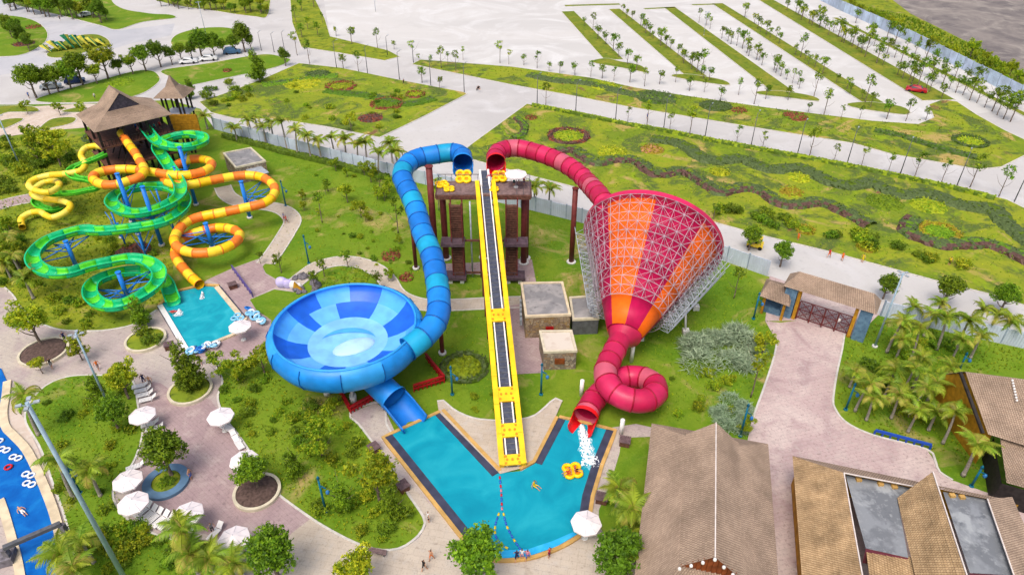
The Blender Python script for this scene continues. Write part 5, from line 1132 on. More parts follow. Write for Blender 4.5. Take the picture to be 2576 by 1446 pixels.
# palms: trunk + fronds as parts
def frond_mesh(i, m):
    random.seed(200 + i); b = MB(); L_ = 2.7; el = R(74); p = Vector((0, 0, 0)); pts = [p.copy()]; n = 12
    for k in range(n): el -= R(8.0 + i * 1.5); p = p + Vector((math.cos(el), 0, math.sin(el))) * (L_ / n); pts.append(p.copy())
    b.sweep(pts, [(-.03, -.02), (.03, -.02), (0, .04)], 0, smooth=False)
    for k in range(1, n + 1):
        t = k / n; ll = .72 * math.sin(PI * min(1, .16 + t * .86)) + .1; d = (pts[k] - pts[k - 1]).normalized()
        for sg in (-1, 1):
            for h_ in (0, .5):
                q = pts[k - 1].lerp(pts[k], h_); e = q + (Vector((0, sg, 0)) * .85 + d * .55 + Vector((0, 0, -.35 + random.uniform(-.15, .1)))).normalized() * ll
                wv = d * .075; b.add([q - wv, q + wv, e], [(0, 1, 2)], 1 if random.random() < .2 else 0)
    return b.mesh('frond_leaf', m)
FROND = [frond_mesh(0, ['frond', 'frond_dry']), frond_mesh(2, ['frond', 'leaf_mid']), frond_mesh(4, ['frond_dry', 'frond'])]
PTR = []
for i, hh in enumerate((3.0, 4.2, 5.4)):
    random.seed(220 + i); b = MB(); q = [Vector((.25 * (k / 8) ** 2 * i, 0, hh * k / 8)) for k in range(9)]
    for k in range(8): b.cyl(q[k], q[k + 1], .21 - .09 * k / 8 + (.05 if k == 0 else 0), .21 - .09 * (k + 1) / 8, 9, 0, k in (0, 7))
    PTR.append((b.mesh('palm_trunk', ['palm_bark']), q[-1]))
def palm(px, py, hi, s, label, group, nf=13, dry=0.25):
    me, top = PTR[hi]; x, y = under(px, py, (top.z + .2) * s)
    root = thing('palm_tree', label, 'palm', (x, y, 0), group); root.rotation_euler = (0, 0, random.uniform(0, 6.28)); root.scale = (s, s, s); inst('trunk', me, root)
    for k in range(nf):
        f = FROND[2] if random.random() < dry else FROND[random.choice((0, 1))]
        inst('frond', f, root, top - Vector((0, 0, .05)), (random.uniform(-.2, .2), random.uniform(-.35, .6), 2 * PI * k / nf + random.uniform(-.3, .3)), random.uniform(.8, 1.1))
def palms(lst, where, group, hi=None, s=None, **k):
    lst = sorted(lst)
    for i, q in enumerate(lst):
        palm(q[0], q[1], (q[2] if len(q) > 2 else random.choice((0, 1, 1, 2))) if hi is None else hi, (s or 1.0) * random.uniform(.85, 1.15), '%s palm from the left %s' % (ORDN[i].capitalize(), where), group, **k)
palms([(513, 290), (589, 322), (626, 300), (660, 318), (679, 308), (709, 306), (737, 326), (772, 341), (800, 352), (834, 343), (864, 348), (895, 362), (917, 358), (946, 384), (982, 356), (1000, 378), (640, 292)], 'along the panel wall behind the lawn', 'palms behind the lawn wall', s=1.15)
palms([(1345, 470), (1382, 472)], 'against the wall between the tower and the funnel', 'palms by the tower wall', hi=1)
palms([(2263, 806), (2300, 770), (2323, 828), (2348, 790), (2392, 800), (2420, 850), (2470, 842), (2508, 790), (2546, 806), (2440, 800), (2275, 850), (2370, 760), (2480, 780)], 'in the far half of the right palm garden', 'palms of the far right garden', s=.9)
palms([(2152, 934), (2202, 1000), (2268, 992), (2323, 968), (2253, 930), (2358, 955), (2395, 918), (2358, 1035), (2310, 1030), (2240, 960), (2410, 1040), (2300, 920), (2180, 960), (2330, 900)], 'in the near half of the right palm garden', 'palms of the near right garden', s=.88)
palm(2465, 1120, 1, 1.1, 'Lone palm in front of the right edge house', 'single palms')
palms([(45, 1000, 2), (135, 1164, 2), (200, 1352, 1), (188, 1418, 1), (218, 1180, 1), (150, 1390, 0)], 'beside the lazy river', 'palms beside the lazy river', s=1.05)
palms([(448, 1322, 2), (476, 1388, 0), (585, 1415, 0), (525, 1400, 0)], 'at the bottom of the left lawn', 'palms on the left lawn', s=1.05)
palms([(1558, 1226, 0), (1600, 1280, 1), (1588, 1335, 0), (1583, 1380, 1)], 'between the V pool and the brown hall', 'palms beside the brown hall', s=1.0)
palms([(15, 600, 1), (30, 640, 1), (8, 660, 0), (60, 700, 0), (20, 590, 0)], 'at the left edge below the yellow tube', 'palms at the left edge', s=1.1, dry=.4)
# street trees in rows
def row(p0, p1, n, where, group, kinds=('street0', 'street1', 'street2'), s=1.0, jit=3, zc=2.9, skip=0.0, pts=None):
    q = pts or [(p0[0] + (p1[0] - p0[0]) * i / (n - 1) + random.uniform(-jit, jit), p0[1] + (p1[1] - p0[1]) * i / (n - 1) + random.uniform(-jit, jit) * .5) for i in range(n)]
    q = [a for a in sorted(q) if random.random() >= skip]
    for i, (x, y) in enumerate(q):
        xy = under(x, y, zc * s) if zc else P(x, y); tree(random.choice(kinds), xy, s * random.uniform(.6, 1.3), '%s young tree from the left %s' % (ORDN[i].capitalize(), where), group=group)
row((1470, 40), (1600, 150), 8, 'along the leftmost parking median', 'trees on the leftmost parking median', skip=.1, s=1.15, kinds=('street0', 'street1', 'street2', 'sapling0'), jit=6)
row((1573, 14), (1793, 182), 24, 'along the second parking median', 'trees on the second parking median', s=1.15, skip=.14, jit=5, kinds=('street0', 'street1', 'street2', 'street3', 'sapling0'))
row((1764, 33), (2055, 214), 26, 'along the third parking median', 'trees on the third parking median', s=1.15, skip=.14, jit=5, kinds=('street0', 'street1', 'street2', 'street3', 'sapling0'))
row((1862, 15), (2197, 236), 29, 'along the fourth parking median', 'trees on the fourth parking median', s=1.15, skip=.14, jit=5, kinds=('street0', 'street1', 'street2', 'street3', 'sapling0'))
row((1985, 0), (2376, 215), 30, 'beside the widest green parking verge', 'trees beside the widest parking verge', s=1.3, skip=.14, jit=5, kinds=('street0', 'street1', 'street2', 'street3', 'sapling0'))
row((2010, 5), (2180, 88), 10, 'in the dense clump above the widest verge', 'dense verge trees', s=1.45, jit=8)
row((2190, 78), (2560, 268), 22, 'along the narrow hedge near the blue fence', 'trees along the narrow hedge', s=1.35, jit=5)
row((2130, 12), (2570, 238), 18, 'in front of the blue sheet fence', 'trees before the blue sheet fence', s=1.4, jit=6, skip=.1)
row(None, None, 0, 'along the parking edge of the flower strip', 'trees on the parking edge', zc=0, s=1.0, kinds=('sapling0', 'sapling2', 'street0', 'street1'), pts=[(1318, 165), (1351, 173), (1381, 180), (1408, 185), (1446, 190), (1486, 195), (1515, 198), (1544, 205), (1584, 208), (1621, 218), (1659, 213), (1699, 208), (1734, 230), (1771, 233), (1812, 253), (1857, 240), (1897, 263), (1925, 250), (1982, 253), (2032, 285), (2072, 290), (2115, 300), (2162, 300), (2230, 300), (2278, 305), (2328, 303)])
row(None, None, 0, 'at the tip of the flower strip', 'trees at the flower strip tip', zc=0, kinds=('sapling0', 'sapling1', 'street0'), pts=[(1040, 155), (1055, 165), (1085, 173), (1110, 173), (1127, 163), (1147, 180), (1165, 152), (1258, 160), (1280, 163)])
row(None, None, 0, 'on the near side of the straight road', 'saplings on the near road side', zc=0, kinds=('sapling0', 'sapling1', 'sapling2'), s=1.05, pts=[(1373, 266), (1579, 306), (1627, 317), (1684, 329), (1734, 346), (1852, 362), (1917, 376), (2035, 396), (2097, 408), (2165, 421), (2233, 436), (2300, 446), (2368, 458), (2440, 472), (2511, 497)])
row(None, None, 0, 'along the top edge of the left flower garden', 'saplings by the left flower garden', zc=0, kinds=('sapling0', 'street0', 'sapling1'), s=1.05, pts=[(779, 161), (864, 174), (902, 181), (1062, 209), (1106, 224), (748, 140), (760, 95)])
row(None, None, 0, 'on the wedge lawn beside the empty lot', 'trees on the wedge lawn', zc=0, kinds=('street0', 'street3', 'sapling0'), s=1.2, pts=[(846, 92), (885, 112), (950, 122), (992, 125), (745, 60), (760, 30), (775, 75), (800, 90), (812, 60), (790, 20)])
# top-left leafy rows
row((75, 205), (355, 138), 10, 'in the leafy row behind the parked cars', 'leafy trees by the parking strip', kinds=('leafy0', 'leafy1', 'leafy2'), s=1.25, zc=3.6, jit=5)
row((395, 130), (610, 95), 9, 'in the leafy row below the oval island', 'leafy trees below the oval island', kinds=('leafy0', 'leafy3', 'leafy1'), s=1.15, zc=3.6, jit=6)
for x, y, k, s, lab in [(650, 185, 'column0', 1.5, 'Tall dark slim tree at the left end of the flower garden'), (715, 145, 'leafy3', .8, 'Round dark tree on the road corner'), (628, 105, 'leafy3', .7, 'Small dark tree right of the oval island'), (476, 225, 'column1', .9, 'Slim bush tree right of the lookout'), (880, 305, 'airy0', .9, 'Bright green tree in the near corner of the left flower garden'),
                        (60, 262, 'airy1', .7, 'Leftmost of the three small trees beside the sand path'), (143, 266, 'airy0', .7, 'Middle one of the three small trees beside the sand path'), (200, 268, 'airy1', .7, 'Rightmost of the three small trees beside the sand path'), (150, 165, 'airy0', .8, 'Pale sapling between the sculpture and the leafy row')]:
    tree(k, under(x, y, 2.5), s, lab)
row((5, -5), (265, 28), 24, 'in the grove at the top left corner', 'grove trees top left', kinds=('leafy0', 'leafy2', 'leafy3'), s=1.1, zc=3.5, jit=14)
row((5, 62), (75, 105), 8, 'on the rounded left island', 'trees on the left island', kinds=('leafy3', 'leafy1'), s=.8, zc=3, jit=10)
row((400, -8), (672, 14), 22, 'in the thicket at the top centre', 'thicket trees top', kinds=('leafy0', 'leafy2', 'leafy1'), s=.9, zc=3.5, jit=10)
row((2120, 10), (2560, 215), 20, 'in the hedge growth behind the blue fence', 'bushy trees behind the blue fence', kinds=('leafy2', 'airy0', 'airy1'), s=.75, zc=2.0, jit=8)
row((2440, 135), (2600, 210), 10, 'in the yellow green thicket by the mud field', 'thicket by the mud field', kinds=('leafy2', 'airy1'), s=.7, zc=1.5, jit=6)
# park trees
PT = [(80, 822, 'leafy2', 1.05, 'Bushy tree over the bare soil planter'), (470, 925, 'column0', 1.25, 'Tall dense tree in the kerbed planter'), (413, 1150, 'leafy0', 1.1, 'Large leafy tree inside the blue bench ring'), (640, 1195, 'leafy1', .8, 'Leafy tree in the soil planter at the lawn edge'),
      (682, 1400, 'leafy0', 1.1, 'Big leafy tree at the bottom left of the cream plaza'), (1202, 1408, 'leafy1', 1.15, 'Big leafy tree at the bottom tip of the V pool'), (1545, 1425, 'leafy3', 1.1, 'Dark leafy tree at the bottom left of the brown hall'), (898, 1442, 'leafy2', .8, 'Leafy crown cut by the bottom edge of the cream plaza'),
      (308, 965, 'leafy2', .85, 'Yellow green tree at the top right of the left lawn'), (282, 1045, 'leafy0', .8, 'Leafy tree beside the upper left parasol'), (235, 985, 'column2', .8, 'Dark pointed bush tree on the left lawn'), (545, 915, 'airy0', .75, 'Thin tree at the plaza corner below the square pool'),
      (590, 925, 'airy1', .8, 'Loose shrub tree left of the bowl'), (655, 900, 'airy0', .9, 'Airy tree touching the left side of the bowl'), (190, 870, 'airy1', .8, 'Spindly tree beside the pale lamp post on the plaza'), (95, 915, 'airy0', .55, 'Small sapling below the soil planter'), (350, 785, 'column1', .85, 'Slim tree in the round planter by the square pool'),
      (800, 1100, 'airy0', 1.0, 'Bright yellow green tree on the lawn below the bowl'), (945, 1200, 'airy1', 1.25, 'Largest yellow green tree beside the V pool'), (735, 1165, 'column2', .7, 'Narrow silver green tree on the middle lawn'), (860, 1250, 'column1', .75, 'Narrow dark tree near the lawn tip'), (985, 1260, 'column2', .7, 'Slim tree right at the V pool lawn edge'),
      (1100, 470, 'sapling1', 1.2, 'Sapling behind the left tower post'), (800, 500, 'sapling0', 1.2, 'Lone sapling on the lawn left of the blue tube'), (870, 480, 'airy0', .8, 'Yellowing shrub tree on the dry lawn patch'), (930, 430, 'airy1', .8, 'Loose tree below the wall palms'), (995, 520, 'sapling2', 1.3, 'Thin sapling against the blue tube'), (905, 520, 'airy0', .7, 'Scrubby tree in the middle of the dry lawn'),
      (700, 650, 'street1', .9, 'Dark young tree beside the path bend'), (650, 640, 'street1', .6, 'Tiny tree on the lawn left of the path bend'), (810, 660, 'street0', .9, 'Young tree at the top of the ring path'), (870, 640, 'street2', .9, 'Second young tree at the top of the ring path'), (945, 690, 'street1', .9, 'Young tree on the right of the ring path'), (785, 690, 'street0', .9, 'Young tree on the left of the ring path'),
      (1890, 600, 'leafy0', .75, 'Bushy green tree beside the yellow buggy'), (1970, 640, 'leafy1', .75, 'Round green tree on the road left of the gate'), (1860, 690, 'sapling0', 1.1, 'Sapling against the wall right of the funnel'), (1945, 735, 'column1', .55, 'Slim bush in front of the ticket booth'), (2232, 722, 'leafy0', .7, 'Round tree right behind the gate roof'), (2385, 735, 'leafy1', .9, 'Big green tree on the wall right of the gate'), (2530, 755, 'leafy0', .85, 'Dark green tree near the right edge of the wall'),
      (1925, 860, 'airy1', .8, 'Yellow green shrub tree left of the driveway top'), (1910, 920, 'sapling1', 1.3, 'Leaning sapling beside the driveway'), (1800, 520, 'street1', .9, 'Dark tree behind the funnel rim'), (1880, 1065, 'airy0', .5, 'Bright shrub beside the teal lamp near the hall')]
for x, y, k, s, lab in PT:
    s *= 1.04 if k[:4] in ('leaf', 'colu', 'airy') else 1.0
    tree(k, under(x, y, 3.0 * s if k[:4] != 'sapl' else 4 * s), s, lab)
tree('silver0', under(1822, 880, .8), 2.1, 'Large feathery silver green bush right of the funnel', 'bush', squash=.8, rot=.5)
tree('silver0', under(1760, 850, .5), .9, 'Small feathery bush left of the large silver one', 'bush'); tree('silver0', under(1838, 1035, .5), 1.1, 'Feathery silver bush beside the brown hall roof', 'bush')
# shrubs
random.seed(21)
def shrubs(poly, n, where, group, kinds=('shrub0', 'shrub1', 'shrub2', 'shrub3'), s=(.6, 1.3)):
    q = []
    xs = [a[0] for a in poly]; ys = [a[1] for a in poly]
    while len(q) < n:
        x, y = random.uniform(min(xs), max(xs)), random.uniform(min(ys), max(ys))
        if inpoly(x, y, poly): q.append((x, y))
    for i, (x, y) in enumerate(sorted(q)):
        tree(random.choice(kinds), P(x, y), random.uniform(*s), '%s shrub from the left %s' % (ORDN[i].capitalize(), where), 'shrub', group)
shrubs([(0, 560), (60, 560), (90, 700), (220, 780), (240, 825), (100, 805), (40, 740), (0, 715)], 28, 'in the planting left of the green flume', 'shrubs left of the green flume')
shrubs([(0, 350), (200, 350), (190, 410), (90, 430), (60, 480), (0, 490)], 28, 'in the rough ground left of the pavilion', 'shrubs left of the pavilion', s=(.8, 1.7))
shrubs([(220, 600), (420, 600), (430, 650), (240, 650)], 8, 'between the green and orange loops', 'shrubs between the loops', s=(.5, 1.0))
shrubs([(560, 930), (650, 930), (700, 1010), (850, 1020), (760, 1100), (640, 1130), (590, 1060), (560, 1000)], 26, 'on the slope left of the bowl', 'shrubs left of the bowl', s=(.5, 1.25))
shrubs([(680, 1130), (880, 1060), (1000, 1240), (1050, 1330), (960, 1375), (840, 1330), (720, 1230)], 24, 'on the lawn below the bowl', 'shrubs on the lawn below the bowl', s=(.5, 1.2))
shrubs([(70, 1020), (320, 950), (345, 1080), (300, 1200), (200, 1300), (150, 1250)], 26, 'on the upper left lawn', 'shrubs on the upper left lawn', s=(.45, 1.15))
shrubs([(200, 1300), (290, 1230), (340, 1320), (540, 1390), (620, 1446), (230, 1446)], 26, 'on the lower left lawn', 'shrubs on the lower left lawn', s=(.6, 1.4))
shrubs([(2130, 860), (2200, 850), (2560, 900), (2420, 930), (2430, 1060), (2250, 1080), (2110, 1020)], 22, 'under the palms of the right garden', 'shrubs under the right palms', s=(.5, 1.3))
shrubs([(1180, 985), (1250, 985), (1250, 1040), (1190, 1040)], 7, 'on the small lawn left of the conveyor foot', 'shrubs left of the conveyor foot', ('shrub1', 'shrub3'), (.3, .6))
shrubs([(740, 640), (1000, 560), (1060, 720), (1000, 730), (900, 650)], 10, 'on the lawn above the ring path', 'shrubs above the ring path', s=(.3, .8))
shrubs([(1680, 950), (1850, 930), (1870, 1060), (1700, 1050)], 10, 'between the red curl and the driveway', 'shrubs between curl and driveway', s=(.4, 1.0))
shrubs([(720, 200), (1100, 240), (960, 330), (700, 290)], 22, 'in the left flower garden', 'shrubs in the left flower garden', s=(.5, 1.3))
shrubs([(1700, 520), (1900, 560), (2200, 640), (2480, 700), (2400, 660), (2100, 580), (1850, 530)], 26, 'along the near edge of the big flower garden', 'shrubs along the big garden edge', s=(.8, 1.7))
shrubs([(500, 215), (640, 180), (620, 270), (520, 270)], 18, 'on the slope behind the lookout', 'shrubs behind the lookout', s=(.7, 1.6))
for x, y, l in [(362, 850, 'left'), (378, 862, 'right')]: tree('shrub0', P(x, y), 1.4, 'Leafy shrub on the %s half of the planter beside the square pool' % l, 'shrub')
for x, y, l in [(472, 978, 'left'), (492, 984, 'right')]: tree('shrub2', P(x, y), 1.2, 'Shrub on the %s half of the planter under the tall dense tree' % l, 'shrub')
for x, y, l in [(413, 1222, 'left'), (430, 1208, 'right')]: tree('shrub0', P(x, y), .9, 'Shrub on the %s side inside the blue bench ring' % l, 'shrub')
shrubs([(760, 400), (990, 455), (1000, 560), (930, 580), (820, 520)], 20, 'in the scrub between the wall palms and the blue tube', 'scrub trees by the blue tube', ('airy0', 'airy1', 'shrub1', 'street0'), (.4, .75))
shrubs([(700, 410), (1050, 640), (1010, 730), (760, 560)], 14, 'scattered on the open lawn left of the blue tube', 'small plants on the open lawn', ('shrub0', 'shrub1', 'airy1'), (.25, .5))
shrubs([(0, 560), (50, 560), (70, 690), (0, 700)], 16, 'in the thick planting at the left edge', 'thick planting at the left edge', ('shrub0', 'shrub2', 'airy0'), (.8, 1.5))
shrubs([(0, 400), (200, 380), (230, 450), (60, 490), (0, 490)], 18, 'behind the thin yellow tube', 'bushes behind the thin yellow tube', ('shrub0', 'shrub2', 'airy0', 'shrub1'), (1.0, 1.8))
# ground cover: uncountable tufts
def cover(label, poly, n, size, mats, z=0.16, name='ground_cover'):
    b = MB(); pw = [P(*q) for q in poly]; pl = [(p.x, p.y) for p in pw]; xs = [p[0] for p in pl]; ys = [p[1] for p in pl]; k = 0
    while k < n:
        x, y = random.uniform(min(xs), max(xs)), random.uniform(min(ys), max(ys))
        if not inpoly(x, y, pl): continue
        k += 1; m = random.randrange(len(mats)); s_ = size * random.uniform(.5, 1.4)
        for _ in range(5):
            a = random.uniform(0, 6.28); d = Vector((math.cos(a) * .5, math.sin(a) * .5, random.uniform(.5, 1.1))) * s_; x_ = Vector((-math.sin(a), math.cos(a), 0)) * s_ * .22; o_ = Vector((x, y, z - .03))
            b.add([o_ - x_, o_ + x_, o_ + d], [(0, 1, 2)], m)
    tag(b.build(name, mats, kind='stuff'), label, 'ground cover')
cover('low leafy cover over the slope left of the bowl', [(560, 925), (680, 900), (720, 980), (860, 1020), (940, 1120), (1040, 1270), (1060, 1320), (1000, 1372), (900, 1362), (770, 1290), (655, 1185), (560, 1040)], 2200, .2, Y3)
cover('low leafy cover over the left lawn', [(80, 1015), (180, 950), (330, 950), (350, 1080), (290, 1230), (340, 1320), (540, 1390), (620, 1446), (200, 1446), (140, 1230)], 2200, .2, Y3)
cover('rough weeds around the looping slides', [(0, 350), (230, 350), (330, 520), (440, 640), (400, 770), (250, 828), (100, 808), (0, 715)], 3500, .3, G3 + ['leaf_yellow', 'leaf_light'], .05)
cover('low planting under the right palms', [(2130, 860), (2220, 800), (2576, 880), (2576, 935), (2430, 940), (2430, 1060), (2470, 1190), (2340, 1128), (2140, 1062), (2105, 1000)], 2500, .22, Y3 + ['leaf_light'], .05)
cover('grass tufts on the lawn around the tower', [(640, 640), (740, 520), (700, 400), (1000, 450), (1330, 530), (1460, 570), (1480, 800), (1300, 720), (1100, 740), (950, 650), (760, 680)], 2500, .18, Y3, .03)
cover('grass tufts on the lawn right of the funnel', [(1640, 820), (1830, 680), (1920, 720), (1940, 880), (1885, 1060), (1640, 1060), (1600, 900)], 1800, .18, Y3, .03)
cover('grass tufts around the V pool head', [(1110, 790), (1240, 780), (1290, 1040), (1110, 1000), (1080, 930)], 500, .16, Y3, .03)
cover('flowering ground cover of the left garden', [(752, 162), (1168, 237), (955, 345), (640, 300), (520, 265), (640, 205)], 900, .28, Y3)
cover('flowering ground cover of the big garden', [(1325, 265), (1932, 380), (2533, 506), (2576, 560), (2576, 768), (2082, 632), (1440, 468), (1160, 390)], 2400, .28, Y3)
cover('flowering ground cover of the long strip garden', [(1040, 163), (1288, 172), (1601, 225), (2195, 308), (2345, 300), (2370, 255), (2560, 350), (2460, 426), (2145, 360), (1579, 268), (1288, 213)], 1500, .3, Y3)
cover('weeds on the verge by the blue fence', [(2090, 0), (2290, 45), (2440, 112), (2700, 260), (2700, 300), (2383, 148), (2107, 20)], 2500, .7, Y3)
# clipped serpentine hedges
def hedge(label, px, wd, h, mats, group='serpentine hedges'):
    pts = spline(PP(px), .7); fr = frames(pts); random.seed(len(pts)); b = MB(); n = 5; vs_ = []
    for p, (t, r, u) in zip(pts, fr):
        for k in range(n + 1):
            a = PI * k / n; q = random.uniform(.85, 1.15); vs_.append(p + r * (-math.cos(a) * wd / 2 * q) + Vector((0, 0, .1 + h * (math.sin(a) ** .6 if 0 < k < n else 0) * q)))
    fs = [(i * (n + 1) + j, i * (n + 1) + j + 1, (i + 1) * (n + 1) + j + 1, (i + 1) * (n + 1) + j) for i in range(len(pts) - 1) for j in range(n)]
    b.add(vs_, fs, 0, False)
    for i in range(len(fs)):
        b.m[i] = random.choice((0, 0, 1)) if (i % n) < 3 else random.choice((0, 2, 2))
    for _ in range(len(pts) * 5):
        i = random.randrange(len(pts)); a = random.uniform(-1, 1); leaf(b, pts[i] + fr[i][1] * (a * wd * .5) + Vector((0, 0, .1 + h * (1 - abs(a) ** 3 * .6))), (rnd_dir() + Vector((0, 0, 1))).normalized(), .28, random.choice((0, 1, 2)) if a > 0.3 else random.choice((0, 0, 1)))
    o = b.build('hedge', mats); tag(o, label, 'hedge', group)
HM = ['leaf_blue', 'leaf_mid', 'leaf_purple']
hedge('wavy dark hedge across the middle of the big garden', [(1400, 385), (1438, 377), (1468, 395), (1501, 412), (1538, 405), (1589, 405), (1619, 420), (1639, 437), (1664, 441), (1714, 433), (1751, 450), (1789, 475), (1814, 486), (1864, 475), (1912, 482), (1945, 505), (1970, 517), (2007, 518), (2057, 511), (2095, 523), (2145, 548), (2190, 571)], 3.4, .8, HM)
hedge('wavy dark hedge along the upper part of the big garden', [(1640, 352), (1701, 362), (1734, 376), (1759, 396), (1801, 408), (1864, 402), (1902, 418), (1945, 430), (2007, 423), (2037, 436), (2082, 458), (2132, 471), (2182, 463), (2220, 476), (2270, 493), (2333, 491), (2383, 506), (2433, 523), (2496, 528), (2521, 557), (2558, 588), (2600, 620)], 4.0, .7, ['leaf_blue', 'leaf_mid', 'leaf_blue'])
hedge('curving hedge at the lower right of the big garden', [(2300, 555), (2288, 566), (2284, 588), (2320, 604), (2370, 619), (2433, 616), (2483, 616), (2533, 634), (2600, 668)], 3.4, .8, HM)
hedge('short hedge around the garden corner near the red tube', [(1300, 300), (1320, 322), (1310, 345), (1290, 350)], 2.0, .7, HM)
hedge('low hedge arc in the long strip garden', [(1330, 190), (1400, 205), (1480, 212), (1560, 232), (1640, 250), (1700, 256)], 4.0, .5, ['leaf_blue', 'leaf_mid', 'leaf_blue'])
hedge('low hedge at the right end of the strip garden', [(2200, 330), (2270, 345), (2330, 365), (2400, 385), (2460, 400)], 2.5, .6, ['leaf_blue', 'leaf_mid', 'leaf_dark'])
hedge('low grassy hedge crossing the left flower garden', [(820, 230), (880, 238), (940, 245), (1000, 262), (1040, 262), (1090, 250)], 4.0, .4, ['leaf_mid', 'leaf_blue', 'leaf_mid'])
hedge('hedge sweep at the left of the flower garden', [(660, 215), (740, 205), (800, 195), (850, 192)], 4.0, .4, ['leaf_mid', 'leaf_blue', 'leaf_mid'])
hedge('clipped hedge on the road edge of the big garden', [(1340, 268), (1450, 289), (1560, 312), (1680, 334), (1800, 358), (1930, 382), (2060, 406), (2200, 434), (2370, 470), (2500, 502)], 1.6, .7, G3)
hedge('dark low hedge along the foot of the panel wall', [(565, 345), (640, 364), (720, 386), (800, 405), (880, 426), (975, 450)], 1.8, .9, ['leaf_dark', 'leaf_mid', 'leaf_dark'])
# flower beds: outer ring and inner fill
def bed(label, x, y, rx, ring, fill, ringw=.3, h=.35, group='flower beds', ry=None):
    c = P(x, y); r = abs(P(x + rx, y).x - c.x); t = thing('flower_bed', label, 'flower bed', (c.x, c.y, 0), group); n = 26; random.seed(int(x * 7 + y)); sy = 1.0 if ry is None else (P(x, y - ry).y - P(x, y + ry).y) / 2 / r
    def disc(r0, r1, hh, m, nm):
        b = MB(); vs_ = []; rings = 5
        for j in range(rings + 1):
            rr = r0 + (r1 - r0) * j / rings
            for i in range(n):
                a = 2 * PI * i / n; z = .14 + (hh * math.sin(PI * j / rings) ** .5 if r0 > 0 else hh * math.sqrt(max(0, 1 - (j / rings) ** 2))) * random.uniform(.7, 1.3); q = rr * random.uniform(.95, 1.05); vs_.append(c + Vector((math.cos(a) * q, math.sin(a) * q * sy, z)))
        b.add(vs_, [(j * n + i, (j + 1) * n + i, (j + 1) * n + (i + 1) % n, j * n + (i + 1) % n) for j in range(rings) for i in range(n)], 0, False)
        for f in range(len(b.m)): b.m[f] = random.choice((0, 0, 1))
        for _ in range(int(60 + r1 * r1 * 12)):
            a = random.uniform(0, 6.28); rr = math.sqrt(random.uniform(r0 * r0, r1 * r1)); leaf(b, c + Vector((math.cos(a) * rr, math.sin(a) * rr * sy, .2 + hh * random.uniform(.6, 1.2))), (rnd_dir() + Vector((0, 0, 1))).normalized(), .22, random.choice((0, 0, 1)))
        b.build(nm, m, t)
    if fill: disc(0, r * (1 - ringw) if ring else r, h, fill, 'planting')
    if ring: disc(r * (1 - ringw), r, h * 1.1, ring, 'border_ring')
YF, RF, PF, GF_, OF, BF = ['leaf_yellow', 'leaf_light'], ['leaf_red', 'leaf_mid'], ['leaf_purple', 'leaf_red'], ['leaf_light', 'leaf_mid'], ['leaf_ochre', 'leaf_yellow'], ['leaf_blue', 'leaf_dark']
for q in [('purple ringed bed with green heart near the red tube', 1430, 344, 55, PF, YF), ('yellow ringed bed with green plants at the right of the big garden', 2362, 586, 52, OF, GF_), ('thin yellow ring bed above the near road', 2025, 582, 24, OF, GF_), ('small yellow bed beside the walkers', 2180, 625, 26, OF, BF), ('dark green round bed in the big garden', 2225, 512, 46, None, GF_), ('bright yellow green round bed in the big garden', 2335, 520, 44, None, YF),
          ('yellow green bed touching the upper wavy hedge', 2010, 450, 28, None, YF), ('small yellow bed near the funnel rim side', 1990, 485, 30, None, OF), ('round green bed above the wavy hedge', 1540, 385, 38, None, YF), ('orange brown bed beside the wavy hedge', 1640, 378, 30, None, ['leaf_ochre', 'clay']), ('red bed at the tip of the big garden', 1335, 298, 16, None, RF), ('yellow bed between the garden hedges', 1810, 435, 26, None, YF),
          ('grey green oval bed in the strip garden', 1800, 268, 42, None, BF), ('dark oval bed in the strip garden', 1650, 247, 50, None, BF), ('yellow bed in the strip garden', 1520, 218, 34, None, YF), ('red bed at the parking edge of the strip garden', 1860, 280, 20, None, RF), ('reddish bed below the last median', 2000, 295, 32, None, RF), ('round green bed at the right end of the strip garden', 2440, 358, 44, BF, YF),
          ('yellow bed with red border in the left garden', 858, 219, 40, RF, YF), ('green bed with red border in the left garden', 975, 263, 44, RF, GF_), ('purple bed in the near corner of the left garden', 932, 299, 32, None, PF), ('yellow bed with red edge at the right of the left garden', 1045, 240, 26, RF, YF), ('dark green oval bed at the top of the left garden', 800, 188, 32, None, BF), ('yellow green bed in the middle of the left garden', 760, 212, 46, None, YF),
          ('round red bed on the lawn left of the blue tube', 983, 646, 24, None, RF), ('small reddish bed left of the blue tube', 1022, 700, 18, None, RF), ('dark ring bed left of the conveyor', 1168, 926, 62, BF, GF_), ('round grassy bed inside the ring path', 868, 705, 58, None, ['lawn', 'leaf_light']), ('dark round bed between the green loops', 335, 634, 42, None, PF), ('dark oval bed below the sand path', 250, 345, 40, BF, OF),
          ('red bed on the left island', 85, 70, 18, None, RF), ('purple bed on the left island', 60, 112, 26, None, PF), ('bright green bed below the sand path', 130, 340, 34, None, YF), ('pale oval bed on the pavilion lawn', 300, 210, 34, None, GF_), ('red bed on the lawn below the oval island', 572, 180, 12, None, RF)]:
    bed(q[0], q[1], q[2], q[3], q[4], q[5])

